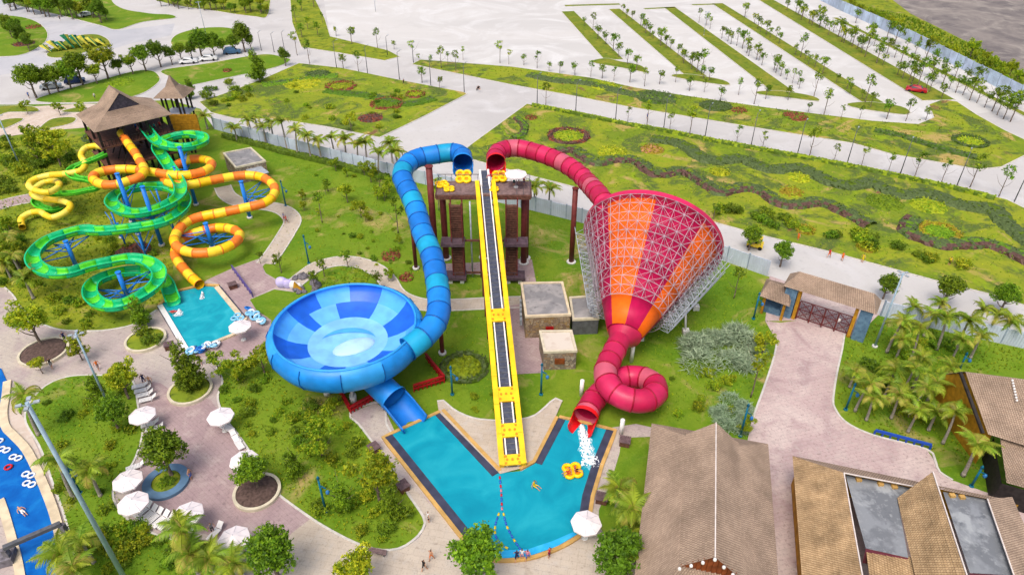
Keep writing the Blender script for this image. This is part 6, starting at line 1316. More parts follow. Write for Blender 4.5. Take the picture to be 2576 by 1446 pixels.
# ------------------------------------------------------------------ pool furniture
random.seed(31)
def parasol(x, y, label, r=1.55, z=2.5, base=0.03, group='white octagonal parasols'):
    q = P(x, y, base + z); t = thing('parasol', label, 'parasol', (q.x, q.y, base), group); c = Vector((q.x, q.y, base)); a0 = random.uniform(0, .8)
    for k in range(8):
        a, a2 = a0 + k * PI / 4, a0 + (k + 1) * PI / 4; e0, e1 = c + Vector((math.cos(a) * r, math.sin(a) * r, z - .1)), c + Vector((math.cos(a2) * r, math.sin(a2) * r, z - .1)); tp = c + Vector((0, 0, z + .5))
        m0, m1 = e0.lerp(tp, .5) - Vector((0, 0, .05)), e1.lerp(tp, .5) - Vector((0, 0, .05)); b = MB(); b.add([e0, e1, m1, m0, tp, e0 - Vector((0, 0, .18)), e1 - Vector((0, 0, .18))], [(0, 1, 2, 3), (3, 2, 4), (5, 6, 1, 0)]); b.build('canopy_panel', 'fabric_white', t)
        b = MB(); b.cyl(e0, tp - Vector((0, 0, .06)), .02, None, 4, 0, False); b.build('rib', 'steel', t)
    b = MB(); b.cyl(c, c + Vector((0, 0, z + .6)), .04, None, 8); b.build('pole', 'steel', t); b = MB(); b.cyl(c, c + Vector((0, 0, .14)), .38, .34, 14); b.build('base', 'concrete_post', t)
for x, y, l in [(603, 819, 'at the corner of the square pool'), (357, 1042, 'in front of the upper left lawn hedge'), (554, 1045, 'on the right side of the pink plaza, upper one'), (613, 1156, 'on the right side of the pink plaza, lower one'), (320, 1206, 'left of the blue bench planter, upper of two touching'), (334, 1263, 'left of the blue bench planter, lower of two touching'), (588, 1353, 'at the bottom of the pink plaza'), (1475, 1313, 'beside the right rim of the V pool'), (472, 1290, 'half hidden by the palm on the pink plaza')]:
    parasol(x, y, 'White octagonal parasol ' + l)
parasol(1298, 436, 'White parasol on the tower deck', 1.7, 2.3, 13.7)
def lounger_meshes():
    out = {}
    b = MB()
    for k in range(9): b.box((0, -.62 + k * .15, .34), (.62, .12, .04))
    out['seat'] = b.mesh('lounger_seat', ['white_paint']); b = MB(); b.beam((0, .72, .36), (0, 1.3, .78), .62, .05); out['backrest'] = b.mesh('lounger_back', ['white_paint'])
    b = MB(); b.beam((-.33, -.75, .32), (-.33, .8, .32), .05, .08); b.beam((.33, -.75, .32), (.33, .8, .32), .05, .08); b.beam((-.33, -.73, .32), (.33, -.73, .32), .05, .07); out['frame'] = b.mesh('lounger_frame', ['white_paint'])
    b = MB(); b.box((0, 0, .15), (.05, .05, .3)); out['leg'] = b.mesh('lounger_leg', ['white_paint']); return out
LM = lounger_meshes()
def lounger(x, y, rz, label):
    q = P(x, y); t = thing('sun_lounger', label, 'lounger', (q.x, q.y, .05), 'white slatted sun loungers'); t.rotation_euler = (0, 0, rz)
    for n_ in ('seat', 'backrest', 'frame'): inst(n_, LM[n_], t)
    for dx in (-.3, .3):
        for dy in (-.65, .65): inst('leg', LM['leg'], t, (dx, dy, 0))
for i, (x, y) in enumerate([(350, 976), (356, 987), (361, 998), (368, 1010)]): lounger(x, y, R(-68), '%s white lounger from the top in the row beside the yellow green tree' % ORDN[i].capitalize())
for x, y, r, l in [(374, 1072, -70, 'under the upper left parasol, far one'), (385, 1083, -70, 'under the upper left parasol, near one'), (562, 1076, 60, 'below the upper right parasol, left one'), (576, 1082, 60, 'below the upper right parasol, right one'), (596, 1108, 40, 'above the lower right parasol, far one'), (604, 1124, 40, 'above the lower right parasol, near one'),
                   (358, 1293, -30, 'at the left lawn edge, first from the parasols'), (372, 1303, -30, 'at the left lawn edge, second from the parasols'), (386, 1310, -30, 'at the left lawn edge, third from the parasols'), (402, 1317, -30, 'at the left lawn edge, fourth from the parasols'), (418, 1322, -30, 'at the left lawn edge, fifth from the parasols'), (540, 1348, -20, 'left of the bottom parasol'), (630, 1384, 20, 'right of the bottom parasol'), (338, 1180, -60, 'above the two touching parasols')]:
    lounger(x, y, R(r), 'White lounger ' + l)
def storage_box(x, y, rz, label):
    q = P(x, y); t = thing('storage_box', label, 'box', (q.x, q.y, 0), 'brown slatted boxes'); c = Vector((q.x, q.y, 0))
    b = MB(); b.box(c + Vector((0, 0, .4)), (1.15, 1.0, .72), rz); b.build('body', 'brown_wood', t)
    for k in range(6):
        o_ = Vector((math.cos(rz), math.sin(rz), 0)) * ((k - 2.5) * .22); b = MB(); b.box(c + o_ + Vector((0, 0, .8)), (.2, 1.2, .07), rz); b.build('lid_slat', 'deck_box', t)
mat('deck_box', (0.13, 0.085, 0.09), .8, .25, 3)
for x, y, r, l in [(428, 876, 25, 'beside the round planter at the square pool'), (587, 724, 35, 'on the terrace right of the square pool'), (942, 1134, -50, 'at the upper left rim of the V pool'), (1015, 1230, -52, 'halfway down the left rim of the V pool'), (1571, 1117, -15, 'at the upper right rim of the V pool'), (1513, 1260, -15, 'at the lower right rim of the V pool')]:
    storage_box(x, y, R(r), 'Dark brown slatted box ' + l)
# rafts and tubes
def clover(x, y, z, label, rz=0.0, s=1.0, tilt=0.0, group='yellow clover rafts'):
    q = P(x, y, z); t = thing('clover_raft', label, 'raft', q, group); t.rotation_euler = (tilt, 0, rz); org = ORG[t.as_pointer()]
    for k in range(4):
        a = PI / 4 + k * PI / 2; b = MB(); b.torus(org + Vector((math.cos(a) * .62 * s, math.sin(a) * .62 * s, .2)), .42 * s, .2 * s, 18, 8); b.build('ring', 'raft_yellow', t)
        b = MB(); b.cyl(org + Vector((math.cos(a) * .62 * s, math.sin(a) * .62 * s, .08)), org + Vector((math.cos(a) * .62 * s, math.sin(a) * .62 * s, .12)), .4 * s, None, 12); b.build('seat_floor', 'raft_orange', t)
    b = MB(); b.cyl(org + Vector((0, 0, .1)), org + Vector((0, 0, .3)), .3 * s, .2 * s, 10); b.build('hub', 'raft_yellow', t)
clover(1440, 1186, .15, 'Yellow clover raft floating in the V pool', .2, 1.05)
clover(1166, 446, 14.2, 'Yellow clover raft sitting in the blue tube mouth', 0, 1.2, .5)
clover(1257, 446, 14.2, 'Yellow clover raft sitting in the red tube mouth', 0, 1.15, .3)
clover(1112, 466, 13.75, 'Yellow clover raft lying on the left of the deck', .4, 1.0); clover(1130, 478, 13.75, 'Yellow clover raft on the deck front edge left of the blue mouth', .1, .8); clover(1243, 478, 13.75, 'Yellow clover raft on the deck beside the conveyor head', .1, .7)
def ringtube(x, y, z, label, m, group, axis=(0, 0, 1), R_=.42, r=.16, double=False, name='swim_ring'):
    q = P(x, y, z); t = thing(name, label, 'swim ring', q, group); b = MB(); b.torus(q + Vector((0, 0, r)), R_, r, 16, 8, axis=Vector(axis)); b.build('ring', m, t)
    b = MB(); ax_ = Vector(axis).normalized(); s_ = ax_.orthogonal().normalized() * (R_ + r); b.beam(q + Vector((0, 0, r)) + s_ * .8, q + Vector((0, 0, r)) + s_ * 1.12, .1, .1); b.build('handle', 'c_black', t)
    if double: b = MB(); b.torus(q + Vector((R_ * 2.1, -.2, r)), R_, r, 16, 8); b.build('ring', m, t)
for x, y, m, d, l in [(5, 1130, 'tube_white', True, 'Double white ring at the upper end of the lazy river'), (34, 1150, 'tube_white', True, 'Double white ring right of the upper one in the lazy river'), (22, 1176, 'c_red', False, 'Single red ring in the lazy river'), (66, 1193, 'tube_white', True, 'Double white ring in mid lazy river'), (68, 1216, 'tube_white', True, 'Double white ring just below the mid one in the lazy river'), (0, 1110, 'tube_white', False, 'White ring at the left frame edge of the lazy river')]:
    ringtube(x, y, .15, l, m, 'rings on the lazy river', double=d, R_=.34, r=.11)
pile = []
for k in range(16): pile.append((474 + k * 4.8 + random.uniform(-2, 2), 888 - k * 1.6 + random.uniform(-4, 4), random.uniform(.1, .5)))
for i, (x, y, z) in enumerate(pile): ringtube(x, y, z, '%s ring from the left in the blue pile at the near pool edge' % ORDN[i].capitalize(), random.choice(('tube_blue', 'tube_blue', 'tube_sky', 'tube_white')), 'ring pile at the near pool edge', axis=(random.uniform(-.6, .6), random.uniform(-.6, .6), 1))
for i in range(14): ringtube(622 + i * 3 + random.uniform(-3, 3), 782 + i * 2.2 + random.uniform(-6, 6), random.uniform(.1, .6), '%s ring from the left in the sky blue pile beside the terrace lawn' % ORDN[i].capitalize(), random.choice(('tube_blue', 'tube_sky', 'tube_sky', 'tube_white')), 'ring pile on the terrace', axis=(random.uniform(-.6, .6), random.uniform(-.6, .6), 1))
for i, (x, y) in enumerate(((598, 795), (606, 802), (590, 803))): ringtube(x, y, .15, '%s pale ring from the left floating in the square pool corner' % ORDN[i].capitalize(), 'tube_sky', 'rings in the square pool')
# float ropes
def rope(label, px, cols):
    pts = spline(PP(px, .17), .55); t = thing('float_rope', label, 'rope', pts[0], 'float ropes in the V pool'); b = MB(); b.sweep(pts, [(-.03, -.03), (.03, -.03), (.03, .03), (-.03, .03)], smooth=False); b.build('line', 'c_blue', t)
    for i in range(len(pts) - 1): b = MB(); b.cyl(pts[i].lerp(pts[i + 1], .2), pts[i].lerp(pts[i + 1], .8), .11, None, 7); b.build('float', cols[i % len(cols)], t)
rope('red and blue float rope hanging from the peninsula tip', [(1257, 1196), (1260, 1225), (1262, 1260), (1263, 1285)], ['c_red', 'c_blue', 'c_red', 'c_pink'])
rope('left branch of the float rope with yellow floats', [(1256, 1288), (1246, 1320), (1246, 1345), (1258, 1366), (1280, 1380)], ['c_yellow', 'c_blue', 'c_blue', 'c_yellow']); rope('right branch of the float rope with yellow floats', [(1266, 1288), (1274, 1320), (1290, 1352), (1312, 1385)], ['c_yellow', 'c_blue', 'c_blue'])

# ------------------------------------------------------------------ lamps and posts
def tall_lamp(bx, by, h, label, hm='galv', m='pole_blue', r=.16, heads=4, group='tall lamp posts'):
    q = P(bx, by); t = thing('lamp_post', label, 'lamp post', q, group); b = MB(); b.cyl(q, q + Vector((0, 0, h)), r, r * .6, 10); b.build('pole', m, t); b = MB(); b.cyl(q, q + Vector((0, 0, .25)), r * 2.4, r * 2.2, 10); b.build('base', 'concrete_post', t)
    for k in range(heads):
        a = k * 2 * PI / heads + .4; e = q + Vector((math.cos(a) * .6, math.sin(a) * .6, h - .15)); b = MB(); b.beam(q + Vector((0, 0, h - .3)), e, .06, .06); b.build('arm', m, t); b = MB(); b.box(e + Vector((0, 0, .02)), (.42, .3, .12), a); b.build('lamp_head', hm, t)
for bx, by, ty, l in [(275, 1022, 838, 'Tall pale lamp post on the plaza lawn corner'), (318, 1462, 1012, 'Tallest pale lamp post rising from the bottom left corner'), (2200, 872, 686, 'Tall pale lamp post right of the entrance gate'), (50, 416, 290, 'Tall grey lamp post at the left edge beyond the slides')]:
    tall_lamp(bx, by, zat(bx, by, ty), l, r=.24 if by > 1400 else .16)
tall_lamp(522, 102, zat(522, 102, 5), 'Slim floodlight mast on the oval island', m='galv', r=.12)
tall_lamp(1770, 90, 7.5, 'Slim lamp mast on the third parking strip', m='galv', r=.1); tall_lamp(945, 30, 7, 'Slim lamp mast alone on the empty lot', m='galv', r=.1)
def road_lamp(bx, by, h, label, dirx):
    q = P(bx, by); t = thing('road_lamp', label, 'lamp post', q, 'road lamps'); b = MB(); b.cyl(q, q + Vector((0, 0, h)), .11, .06, 8); b.build('pole', 'steel_dark', t); b = MB(); e = q + Vector((dirx[0], dirx[1], h + .3)); b.beam(q + Vector((0, 0, h - .05)), e, .07, .07); b.build('arm', 'steel_dark', t)
    b = MB(); b.box(e, (.6, .22, .1), math.atan2(dirx[1], dirx[0])); b.build('lamp_head', 'galv', t)
RL = [(847, 172), (925, 186), (1005, 201), (1084, 216), (1168, 234), (1351, 264), (1448, 284), (1548, 305), (1669, 327), (1773, 348), (1889, 368), (2005, 392), (2130, 414), (2263, 442), (2405, 472), (2551, 508)]
for i, (x, y) in enumerate(RL): road_lamp(x, y, 7.4, '%s dark road lamp from the left along the straight road' % ORDN[i].capitalize(), (.8, 1.2))
for i, (x, y) in enumerate([(975, 140), (1040, 158), (658, 128), (690, 132), (716, 128)]): road_lamp(x, y, 5.5, '%s short lamp post from the left around the upper road junction' % ORDN[sorted([975, 1040, 658, 690, 716]).index(x)].capitalize(), (.5, .8))
def teal_post(bx, by, ty, label):
    q = P(bx, by); h = max(2.6, zat(bx, by, ty)); t = thing('path_lamp', label, 'lamp post', q, 'teal path lamps'); b = MB(); b.cyl(q, q + Vector((0, 0, h)), .13, .1, 10); b.build('post', 'support_teal', t); b = MB(); b.cyl(q, q + Vector((0, 0, .2)), .28, .22, 10); b.build('base', 'support_teal', t)
    b = MB(); b.beam(q + Vector((0, 0, h * .8)), q + Vector((.6, -.1, h * .72)), .1, .1); b.build('bracket', 'support_teal', t); b = MB(); b.ell(q + Vector((.7, -.12, h * .62)), (.22, .22, .3), 10, 6); b.build('lantern', 'lantern_blue', t); b = MB(); b.cyl(q + Vector((0, 0, h)), q + Vector((0, 0, h + .35)), .2, .04, 8); b.build('finial', 'support_teal', t)
mat('lantern_blue', (0.03, 0.17, 0.42), .4, .2, 3)
for bx, by, ty, l in [(820, 1286, 1203, 'on the lawn below the bowl'), (1138, 992, 925, 'left of the conveyor at the V pool'), (1361, 992, 918, 'beside the smaller stone hut'), (1862, 1096, 1020, 'behind the brown hall'), (1895, 802, 740, 'left of the ticket booth'), (777, 662, 595, 'on the lawn above the ring path'), (719, 518, 457, 'right of the far right orange bend'), (2127, 1030, 968, 'at the left border of the right palm garden'), (2413, 929, 898, 'behind the right edge house'), (203, 1240, 1158, 'beside the lazy river'), (2443, 1223, 1176, 'beside the right edge house')]:
    teal_post(bx, by, ty, 'Teal lamp post ' + l)

# ------------------------------------------------------------------ vehicles
def car(x, y, rz, paint, label, van=False, s=1.0):
    q = P(x, y); t = thing('parked_car', label, 'car', (q.x, q.y, 0.03), 'parked cars'); t.rotation_euler = (0, 0, rz); t.scale = (s, s, s)
    prof = [(-2.2, .35), (-2.25, .75), (-1.95, .95), (-1.2, 1.0), (-.75, 1.42 if not van else 1.7), (.9, 1.45 if not van else 1.75), (1.55, 1.05 if not van else 1.7), (2.15, .95), (2.2, .4)]
    b = MB(); n = len(prof)
    low = [(a, c) for a, c in prof]; vs_ = []
    for sg in (-1, 1):
        for a, c in low: vs_.append((a, sg * (.86 if c < 1.02 else .64), c))
    b.add(vs_, [tuple(range(n))[::-1], tuple(range(n, 2 * n))] + [(i, (i + 1) % n, n + (i + 1) % n, n + i) for i in range(n)])
    o = bpy.data.objects.new('body', b.mesh('body', [paint])); COL.objects.link(o); o.parent = t
    def sub(nm, mb, m): o2 = bpy.data.objects.new(nm, mb.mesh(nm, [m])); COL.objects.link(o2); o2.parent = t
    zt = 1.4 if not van else 1.66
    g = MB(); g.add([(-1.19, -.66, 1.03), (-1.19, .66, 1.03), (-.78, .6, zt), (-.78, -.6, zt)], [(0, 3, 2, 1)]); g.v = [v + Vector((-.02, 0, .02)) for v in g.v]; sub('windscreen', g, 'glass_dark')
    g = MB(); g.add([(1.53, -.62, 1.08), (1.53, .62, 1.08), (.95, .58, zt), (.95, -.58, zt)], [(0, 1, 2, 3)]); g.v = [v + Vector((.03, 0, .02)) for v in g.v]; sub('rear_window', g, 'glass_dark')
    for sg in (-1, 1): g = MB(); g.add([(-1.0, sg * .83, 1.04), (1.3, sg * .83, 1.06), (.85, sg * .665, zt - .03), (-.7, sg * .665, zt - .03)], [(0, 1, 2, 3)]); sub('side_window', g, 'glass_dark')
    for a in (-1.35, 1.35):
        for sg in (-1, 1): g = MB(); g.cyl((a, sg * .72, .32), (a, sg * .9, .32), .32, None, 14); sub('wheel', g, 'tyre')
    for sg in (-1, 1): g = MB(); g.box((-2.2, sg * .58, .7), (.1, .3, .14)); sub('headlight', g, 'white_paint')
for x, y, r, p, l, v in [(130, 224, 205, 'car_silver', 'Silver car parked under the leafy row', False), (190, 210, 205, 'car_navy', 'Navy blue car parked under the leafy row', True), (475, 160, 195, 'car_white', 'White car parked below the oval island, left one', False), (525, 153, 195, 'car_white', 'White car parked below the oval island, right one', False), (585, 136, 195, 'car_blue', 'Dark blue van parked right of the white cars', True), (218, 42, 240, 'car_white', 'Pale car parked far off at the top left lawn', False), (2303, 232, 150, 'car_red', 'Red car parked at the end of the parking lot', False)]:
    car(x, y, R(r), p, l, v, 1.15)
bg = P(1898, 622); bt = thing('beach_buggy', 'Small yellow buggy parked against the road side wall', 'buggy', bg)
for nm, c, sz, m in (('body', (0, 0, .7), (2.6, 1.4, .6), 'car_yellow'), ('canopy', (0, 0, 1.9), (2.0, 1.4, .1), 'car_yellow'), ('seat', (.2, 0, 1.1), (.5, 1.2, .4), 'c_black')): b = MB(); b.box(bg + Vector(c), sz, R(-25)); b.build(nm, m, bt)
for dx in (-.9, .9):
    for dy in (-.65, .65): b = MB(); p = bg + Matrix.Rotation(R(-25), 3, 'Z') @ Vector((dx, dy, .32)); ty_ = Matrix.Rotation(R(-25), 3, 'Z') @ Vector((0, .12, 0)); b.cyl(p - ty_, p + ty_, .32, None, 12); b.build('wheel', 'tyre', bt); b = MB(); b.beam(p + Vector((0, 0, .6)), p + Vector((0, 0, 1.6)), .05, .05); b.build('canopy_post', 'steel_dark', bt)
mq = P(1203, 226); mt = thing('motorbike', 'Dark motorbike crossing the road junction', 'motorbike', mq)
for dy in (-.65, .65): b = MB(); b.torus(mq + Vector((dy * .5, dy, .32)), .27, .07, 14, 6, axis=Vector((1, -.5, 0))); b.build('wheel', 'tyre', mt)
b = MB(); b.beam(mq + Vector((-.25, -.5, .55)), mq + Vector((.25, .5, .6)), .25, .35); b.build('body', 'c_black', mt); b = MB(); b.beam(mq + Vector((-.25, -.55, .35)), mq + Vector((-.2, -.42, 1.0)), .08, .08); b.beam(mq + Vector((-.5, -.25, 1.0)), mq + Vector((.1, -.55, 1.0)), .05, .05); b.build('handlebar', 'c_grey', mt)

# ------------------------------------------------------------------ people
def person_mesh(name, J):
    """one continuous skinned body; J: joint -> (pos, radius)"""
    E_ = [('pel', 'spi'), ('spi', 'che'), ('che', 'nec'), ('nec', 'hea'), ('hea', 'top'), ('hea', 'nos'), ('che', 'shl'), ('shl', 'ell'), ('ell', 'hal'), ('hal', 'fil'), ('che', 'shr'), ('shr', 'elr'), ('elr', 'har'), ('har', 'fir'), ('pel', 'hil'), ('hil', 'knl'), ('knl', 'anl'), ('anl', 'tol'), ('pel', 'hir'), ('hir', 'knr'), ('knr', 'anr'), ('anr', 'tor')]
    names = list(J); me = bpy.data.meshes.new('skel'); me.from_pydata([J[n_][0] for n_ in names], [(names.index(a), names.index(b_)) for a, b_ in E_], [])
    o = bpy.data.objects.new('skel', me); COL.objects.link(o); md = o.modifiers.new('s', 'SKIN')
    for i, n_ in enumerate(names): sv = me.skin_vertices[0].data[i]; r = J[n_][1]; sv.radius = r if isinstance(r, tuple) else (r, r); sv.use_root = n_ == 'pel'
    o.modifiers.new('u', 'SUBSURF').levels = 1
    dg = bpy.context.evaluated_depsgraph_get(); ev = o.evaluated_get(dg); m2 = bpy.data.meshes.new_from_object(ev); m2.name = name
    for n_ in ('skin', 'c_white', 'c_navy', 'hair'): m2.materials.append(MATS[n_])
    hz = Vector(J['hea'][0]); pel = Vector(J['pel'][0]); che = Vector(J['che'][0])
    kn = [Vector(J['knl'][0]), Vector(J['knr'][0])]; hp = [Vector(J['hil'][0]), Vector(J['hir'][0])]
    def segd(c, a, b_): t = max(0, min(1, (c - a).dot(b_ - a) / (b_ - a).length_squared)); return (c - a.lerp(b_, t)).length
    for p in m2.polygons:
        c = p.center; p.use_smooth = True
        if (c - hz).length < .17: p.material_index = 3 if (c.z > hz.z + .03 or c.y > hz.y + .04) else 0
        elif segd(c, pel, che + Vector((0, 0, .06))) < .22 and (c - pel).length > .16: p.material_index = 1
        elif min(segd(c, hp[0], hp[0].lerp(kn[0], .55)), segd(c, hp[1], hp[1].lerp(kn[1], .55)), (c - pel).length) < .17: p.material_index = 2
    bpy.data.objects.remove(o); return m2
def pose(step=0.0, sit=False, arms=0.1, lie=False):
    J = {'pel': ((0, 0, .93), .125), 'spi': ((0, 0, 1.12), .115), 'che': ((0, 0, 1.32), .135), 'nec': ((0, -.01, 1.47), .055), 'hea': ((0, -.02, 1.60), .10), 'top': ((0, 0, 1.70), .075), 'nos': ((0, -.12, 1.58), .03)}
    for s_, k in ((-1, 'l'), (1, 'r')):
        st = step * s_
        J['sh' + k] = ((s_ * .19, 0, 1.39), .06); J['el' + k] = ((s_ * (.22 + arms), .03 - st * .3, 1.12), .045); J['ha' + k] = ((s_ * (.22 + arms * 1.2), -.08 - st * .5, .9), .035); J['fi' + k] = ((s_ * (.22 + arms * 1.1), -.1 - st * .5, .78), .025)
        if sit: J['hi' + k] = ((s_ * .1, -.03, .86), .095); J['kn' + k] = ((s_ * .16, -.45, .92), .065); J['an' + k] = ((s_ * .18, -.8, .7), .045); J['to' + k] = ((s_ * .18, -.9, .72), .035)
        else: J['hi' + k] = ((s_ * .1, 0, .86), .095); J['kn' + k] = ((s_ * .11, st * .5 - .03, .48), .065); J['an' + k] = ((s_ * .11, st + .03, .08), .045); J['to' + k] = ((s_ * .12, st - .13, .035), .035)
    return J
PM = [person_mesh('person_standing', pose()), person_mesh('person_walking', pose(.26)), person_mesh('person_seated', pose(0, True, .2))]
def person(x, y, label, top, bot, rz=0.0, kind=0, z=0.05, lie=False, s=1.0):
    q = P(x, y, z); o = bpy.data.objects.new('person', PM[kind]); COL.objects.link(o); o.location = q; o.rotation_euler = (R(-78) if lie else 0, 0, rz); o.scale = (s, s, s)
    if kind == 2: o.location.z -= .72
    for i, m in ((1, top), (2, bot)): o.material_slots[i].link = 'OBJECT'; o.material_slots[i].material = MATS[m]
    tag(o, label, 'person')
for q in [(1068, 1434, 'Person in black shorts walking across the cream plaza, near one of two', 'c_black', 'c_black', 2.5, 1), (1086, 1408, 'Bare chested person walking behind the one in black', 'skin', 'c_orange', 2.6, 1), (1381, 1402, 'Person in red standing below the V pool rim', 'c_red', 'c_navy', 1.0, 0), (1300, 1410, 'Person in navy leaving the V pool, leftmost of three', 'c_navy', 'c_navy', 3.0, 1), (1313, 1406, 'Person in white leaving the V pool, middle of three', 'c_white', 'c_pink', 3.0, 0), (1327, 1408, 'Person in pink leaving the V pool, rightmost of three', 'c_pink', 'c_blue', 2.8, 1),
          (364, 964, 'Person in navy on the plaza above the loungers', 'c_navy', 'c_navy', .4, 1), (380, 970, 'Person in brown beside the one in navy above the loungers', 'skin', 'c_grey', .4, 1), (482, 1204, 'Bare chested person beside the blue bench planter', 'skin', 'c_blue', 1.5, 0), (249, 930, 'Person in orange walking on the left plaza', 'c_orange', 'c_grey', 1.0, 1), (506, 916, 'Person in dark clothes near the ring pile', 'c_black', 'c_navy', 0, 0), (1078, 1312, 'Person in white at the V pool lawn tip', 'c_white', 'c_black', 2, 0),
          (716, 556, 'Person in blue walking on the S shaped path', 'c_blue', 'c_red', 2.2, 1), (722, 562, 'Person in red walking beside the one in blue', 'c_red', 'c_navy', 2.2, 1), (2006, 606, 'Worker in orange on the road edge, leftmost', 'c_orange', 'c_orange', 2, 0), (2084, 648, 'Worker in red and orange by the garden edge', 'c_red', 'c_orange', 2, 1), (2117, 656, 'Worker in orange right of the one in red', 'c_orange', 'c_orange', 2, 0), (2168, 660, 'Worker in yellow with a pale hat on the road edge', 'c_yellow', 'c_yellow', 2, 0), (2386, 668, 'Worker in yellow inside the big garden', 'c_yellow', 'c_black', 2, 0),
          (240, 250, 'Person in white behind the pavilion', 'c_white', 'c_black', 1, 1), (152, 52, 'Distant person on the pale road at top left', 'c_black', 'c_black', 1, 1), (74, 247, 'Person in blue at the parking strip corner', 'c_blue', 'c_navy', 1, 1), (537, 1340, 'Person in dark clothes behind the bottom parasol', 'c_grey', 'c_black', 1, 0), (165, 858, 'Person in navy on the far left plaza', 'c_navy', 'c_black', 1, 1), (132, 925, 'Person in dark clothes below the soil planter', 'c_black', 'c_grey', 1, 1), (1016, 214, 'Distant person on the straight road', 'c_black', 'c_black', 1, 1), (1628, 300, 'Distant person in blue on the straight road', 'c_blue', 'c_navy', 1, 1)]:
    person(*q)
person(1203, 224, 'Rider in black on the motorbike', 'c_black', 'c_black', .6, 2, .85)
person(68, 1297, 'Swimmer on their back in the lazy river', 'skin', 'c_white', 1.0, 0, .2, True); person(456, 782, 'Swimmer in red in the square pool splash', 'c_red', 'c_red', 2.0, 0, .2, True)
person(1343, 1222, 'Swimmer in yellow in the middle of the V pool', 'c_yellow', 'c_yellow', 1.0, 2, .2)
for x, y, l, a, c in [(1306, 462, 'Staff in navy on the tower deck under the parasol', 'c_navy', 'c_black'), (1318, 466, 'Guest in orange at the right end of the tower deck', 'c_orange', 'c_navy'), (1293, 468, 'Guest in teal on the tower deck', 'c_teal', 'c_black'), (1230, 462, 'Guest in pink behind the conveyor head', 'c_pink', 'c_navy')]: person(x, y, l, a, c, 0, 0, 13.72)
person(1258, 440, 'Rider in yellow seated in the red tube raft', 'c_yellow', 'c_orange', 3.1, 2, 14.6)
person(1446, 1184, 'Rider in red on the floating clover raft, right one', 'c_red', 'c_black', 1.5, 2, .55); person(1433, 1188, 'Rider in orange on the floating clover raft, left one', 'c_orange', 'c_red', -1.2, 2, .55)
for i, (x, y) in enumerate([(345, 330), (352, 338), (392, 330), (405, 325)]): person(x, y, '%s waiting guest from the left under the pavilion roof' % ORDN[i].capitalize(), ('c_blue', 'c_pink', 'c_teal', 'c_red')[i], 'c_black', 0, 0, 9.65)

# ------------------------------------------------------------------ remaining pieces
sg_ = P(198, 122); sp_ = thing('crest_sculpture', 'green and yellow wavy crest sculpture on the traffic island', 'sculpture', sg_)
for k in range(8):
    d = Vector((math.cos(R(30)), math.sin(R(30)), 0)); f_ = Vector((d.y, -d.x, 0)); c = sg_ + d * ((k - 3.5) * 2.1) + f_ * random.uniform(-.8, .8); hh = (2.2, 3.0, 2.6, 4.6, 4.2, 3.6, 3.0, 2.0)[k]; pts = []
    for i in range(13):
        t = i / 12; pts.append(c + f_ * (3.4 * (t - .5)) - d * (1.6 * math.sin(PI * t)) + Vector((0, 0, .1 + hh * math.sin(PI * (t * .9 + .05)))))
    b = MB(); fr = frames(pts)
    for q in range(12):
        w0, w1 = .25 + .95 * math.sin(PI * q / 12), .25 + .95 * math.sin(PI * (q + 1) / 12)
        for sg2, m_ in ((-1, 0), (1, 1)): b.add([pts[q], pts[q] + fr[q][1] * sg2 * w0 + Vector((0, 0, -.2)), pts[q + 1] + fr[q + 1][1] * sg2 * w1 + Vector((0, 0, -.2)), pts[q + 1]], [(0, 1, 2, 3) if sg2 < 0 else (3, 2, 1, 0)], m_ if k % 2 else 0, True)
    b.sweep(pts, [(-.14, -.1), (.14, -.1), (.14, .1), (-.14, .1)], 1, smooth=False, cap=True); b.build('crest_arch', ['sculpt_green', 'sculpt_yellow'] if k % 3 else ['sculpt_yellow', 'sculpt_green'], sp_)
for i in range(10): tree(random.choice(('shrub2', 'shrub0')), P(140 + i * 13, 132 - i * 2.2 + random.uniform(-3, 3)), random.uniform(.7, 1.3), '%s shrub from the left at the foot of the crest sculpture' % ORDN[i].capitalize(), 'shrub', 'shrubs around the crest sculpture')
lv = P(728, 722); ls_ = thing('shell_sculpture', 'lavender and white rounded sculpture beside the ring path', 'sculpture', lv)
for dx, dy, rr, m in ((-1.1, .2, 1.0, 'lavender'), (-.1, 0, .85, 'lavender'), (.8, -.2, .75, 'white_paint'), (-1.0, .5, .6, 'white_paint'), (1.6, -.4, .6, 'white_paint')): b = MB(); b.ell(lv + Vector((dx, dy, rr * .7)), (rr, rr * .7, rr), 14, 8, 0, .04); b.build('lobe', m, ls_)
b = MB(); b.add([lv + Vector((.9, -1.0, .4)), lv + Vector((2.4, -1.3, .3)), lv + Vector((1.2, -.9, 1.6)), lv + Vector((.9, -.8, .4)), lv + Vector((2.4, -1.1, .3)), lv + Vector((1.2, -.7, 1.6))], [(0, 1, 2), (5, 4, 3), (0, 3, 4, 1), (1, 4, 5, 2), (2, 5, 3, 0)]); b.build('panel', 'ochre_wall', ls_)
bl_ = sorted((random.uniform(742, 800), random.uniform(690, 738)) for _ in range(22))
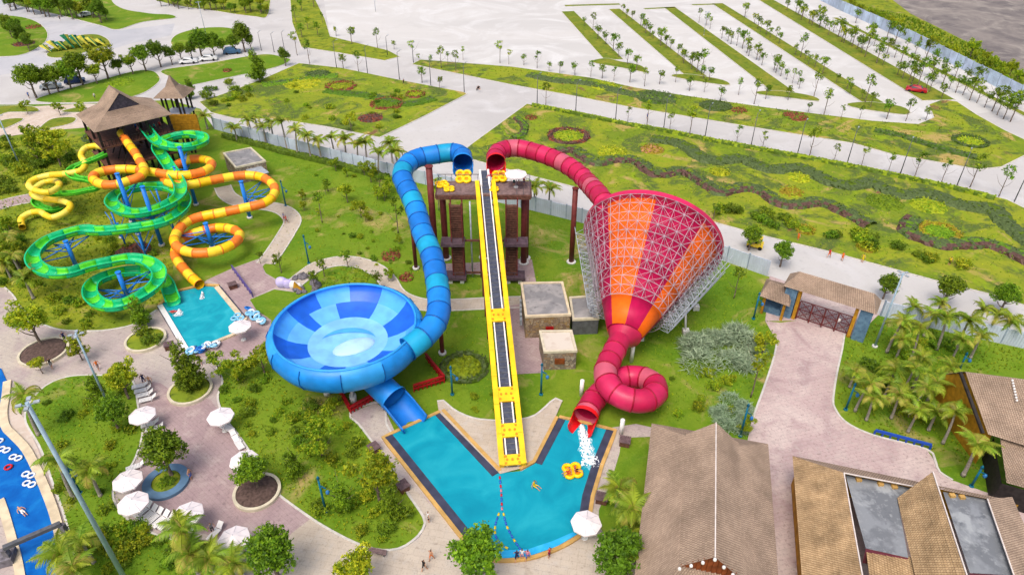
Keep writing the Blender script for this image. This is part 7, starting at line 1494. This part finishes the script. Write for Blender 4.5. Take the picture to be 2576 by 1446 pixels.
for i, (x, y) in enumerate(bl_):
    q = P(x, y); b = MB(); r_ = random.uniform(.3, .8); b.ell(q + Vector((0, 0, r_ * .3)), (r_, r_ * random.uniform(.7, 1.2), r_ * .7), 8, 5, 0, .2)
    ob = b.build('boulder', 'rock', org=(q.x, q.y, 0)); tag(ob, '%s grey boulder from the left in the dark rock pile by the lavender sculpture' % ORDN[i].capitalize(), 'boulder', 'boulders of the dark rock pile')
rt = thing('terrace_rail', 'purple rail across the pool terrace', 'rail', P(585, 680)); pr = [P(586, 680), P(636, 748)]
for z in (.5, 1.0): b = MB(); b.beam(pr[0] + Vector((0, 0, z)), pr[1] + Vector((0, 0, z)), .14, .14); b.build('rail', 'rail_purple', rt)
for i in range(9): b = MB(); b.box(pr[0].lerp(pr[1], i / 8) + Vector((0, 0, .5)), (.14, .14, 1.0)); b.build('post', 'rail_purple', rt)
bb = thing('blue_barrier', 'low blue barrier along the driveway kerb', 'barrier', P(2200, 1094)); pr = [P(2198, 1093), P(2338, 1130)]
b = MB(); b.beam(pr[0] + Vector((0, 0, .75)), pr[1] + Vector((0, 0, .75)), .2, .3); b.build('rail', 'barrier_blue', bb)
for i in range(8): b = MB(); b.box(pr[0].lerp(pr[1], i / 7) + Vector((0, 0, .35)), (.16, .16, .7)); b.build('post', 'barrier_blue', bb)
fb = thing('foot_beam', 'grey steel beam crossing the lazy river', 'beam', P(20, 1400)); e0, e1 = P(8, 1378, 2.2), P(152, 1316, 2.2)
b = MB(); b.beam(e0, e1, .45, .4); b.build('beam', 'steel_dark', fb)
for e in (e0, e1): b = MB(); b.beam(Vector((e.x, e.y, 0)), e - Vector((0, 0, .2)), .5, .5); b.build('support', 'rock', fb)
b = MB(); p = P(24, 1408); b.box(p + Vector((0, 0, .5)), (1.3, 1.6, 1.0), .3); b.build('pier', 'rock', fb)
bn = P(950, 1392); bt2 = thing('park_bench', 'low pinkish bench at the bottom lawn kerb', 'bench', bn); 
for k in range(3): b = MB(); b.box(bn + Vector((0, (k - 1) * .2, .45)), (1.9, .17, .06), R(-12)); b.build('slat', 'deck_wood', bt2)
for dx in (-.75, .75): b = MB(); b.box(bn + Vector((dx, -dx * .2, .2)), (.1, .5, .4), R(-12)); b.build('leg', 'steel_dark', bt2)
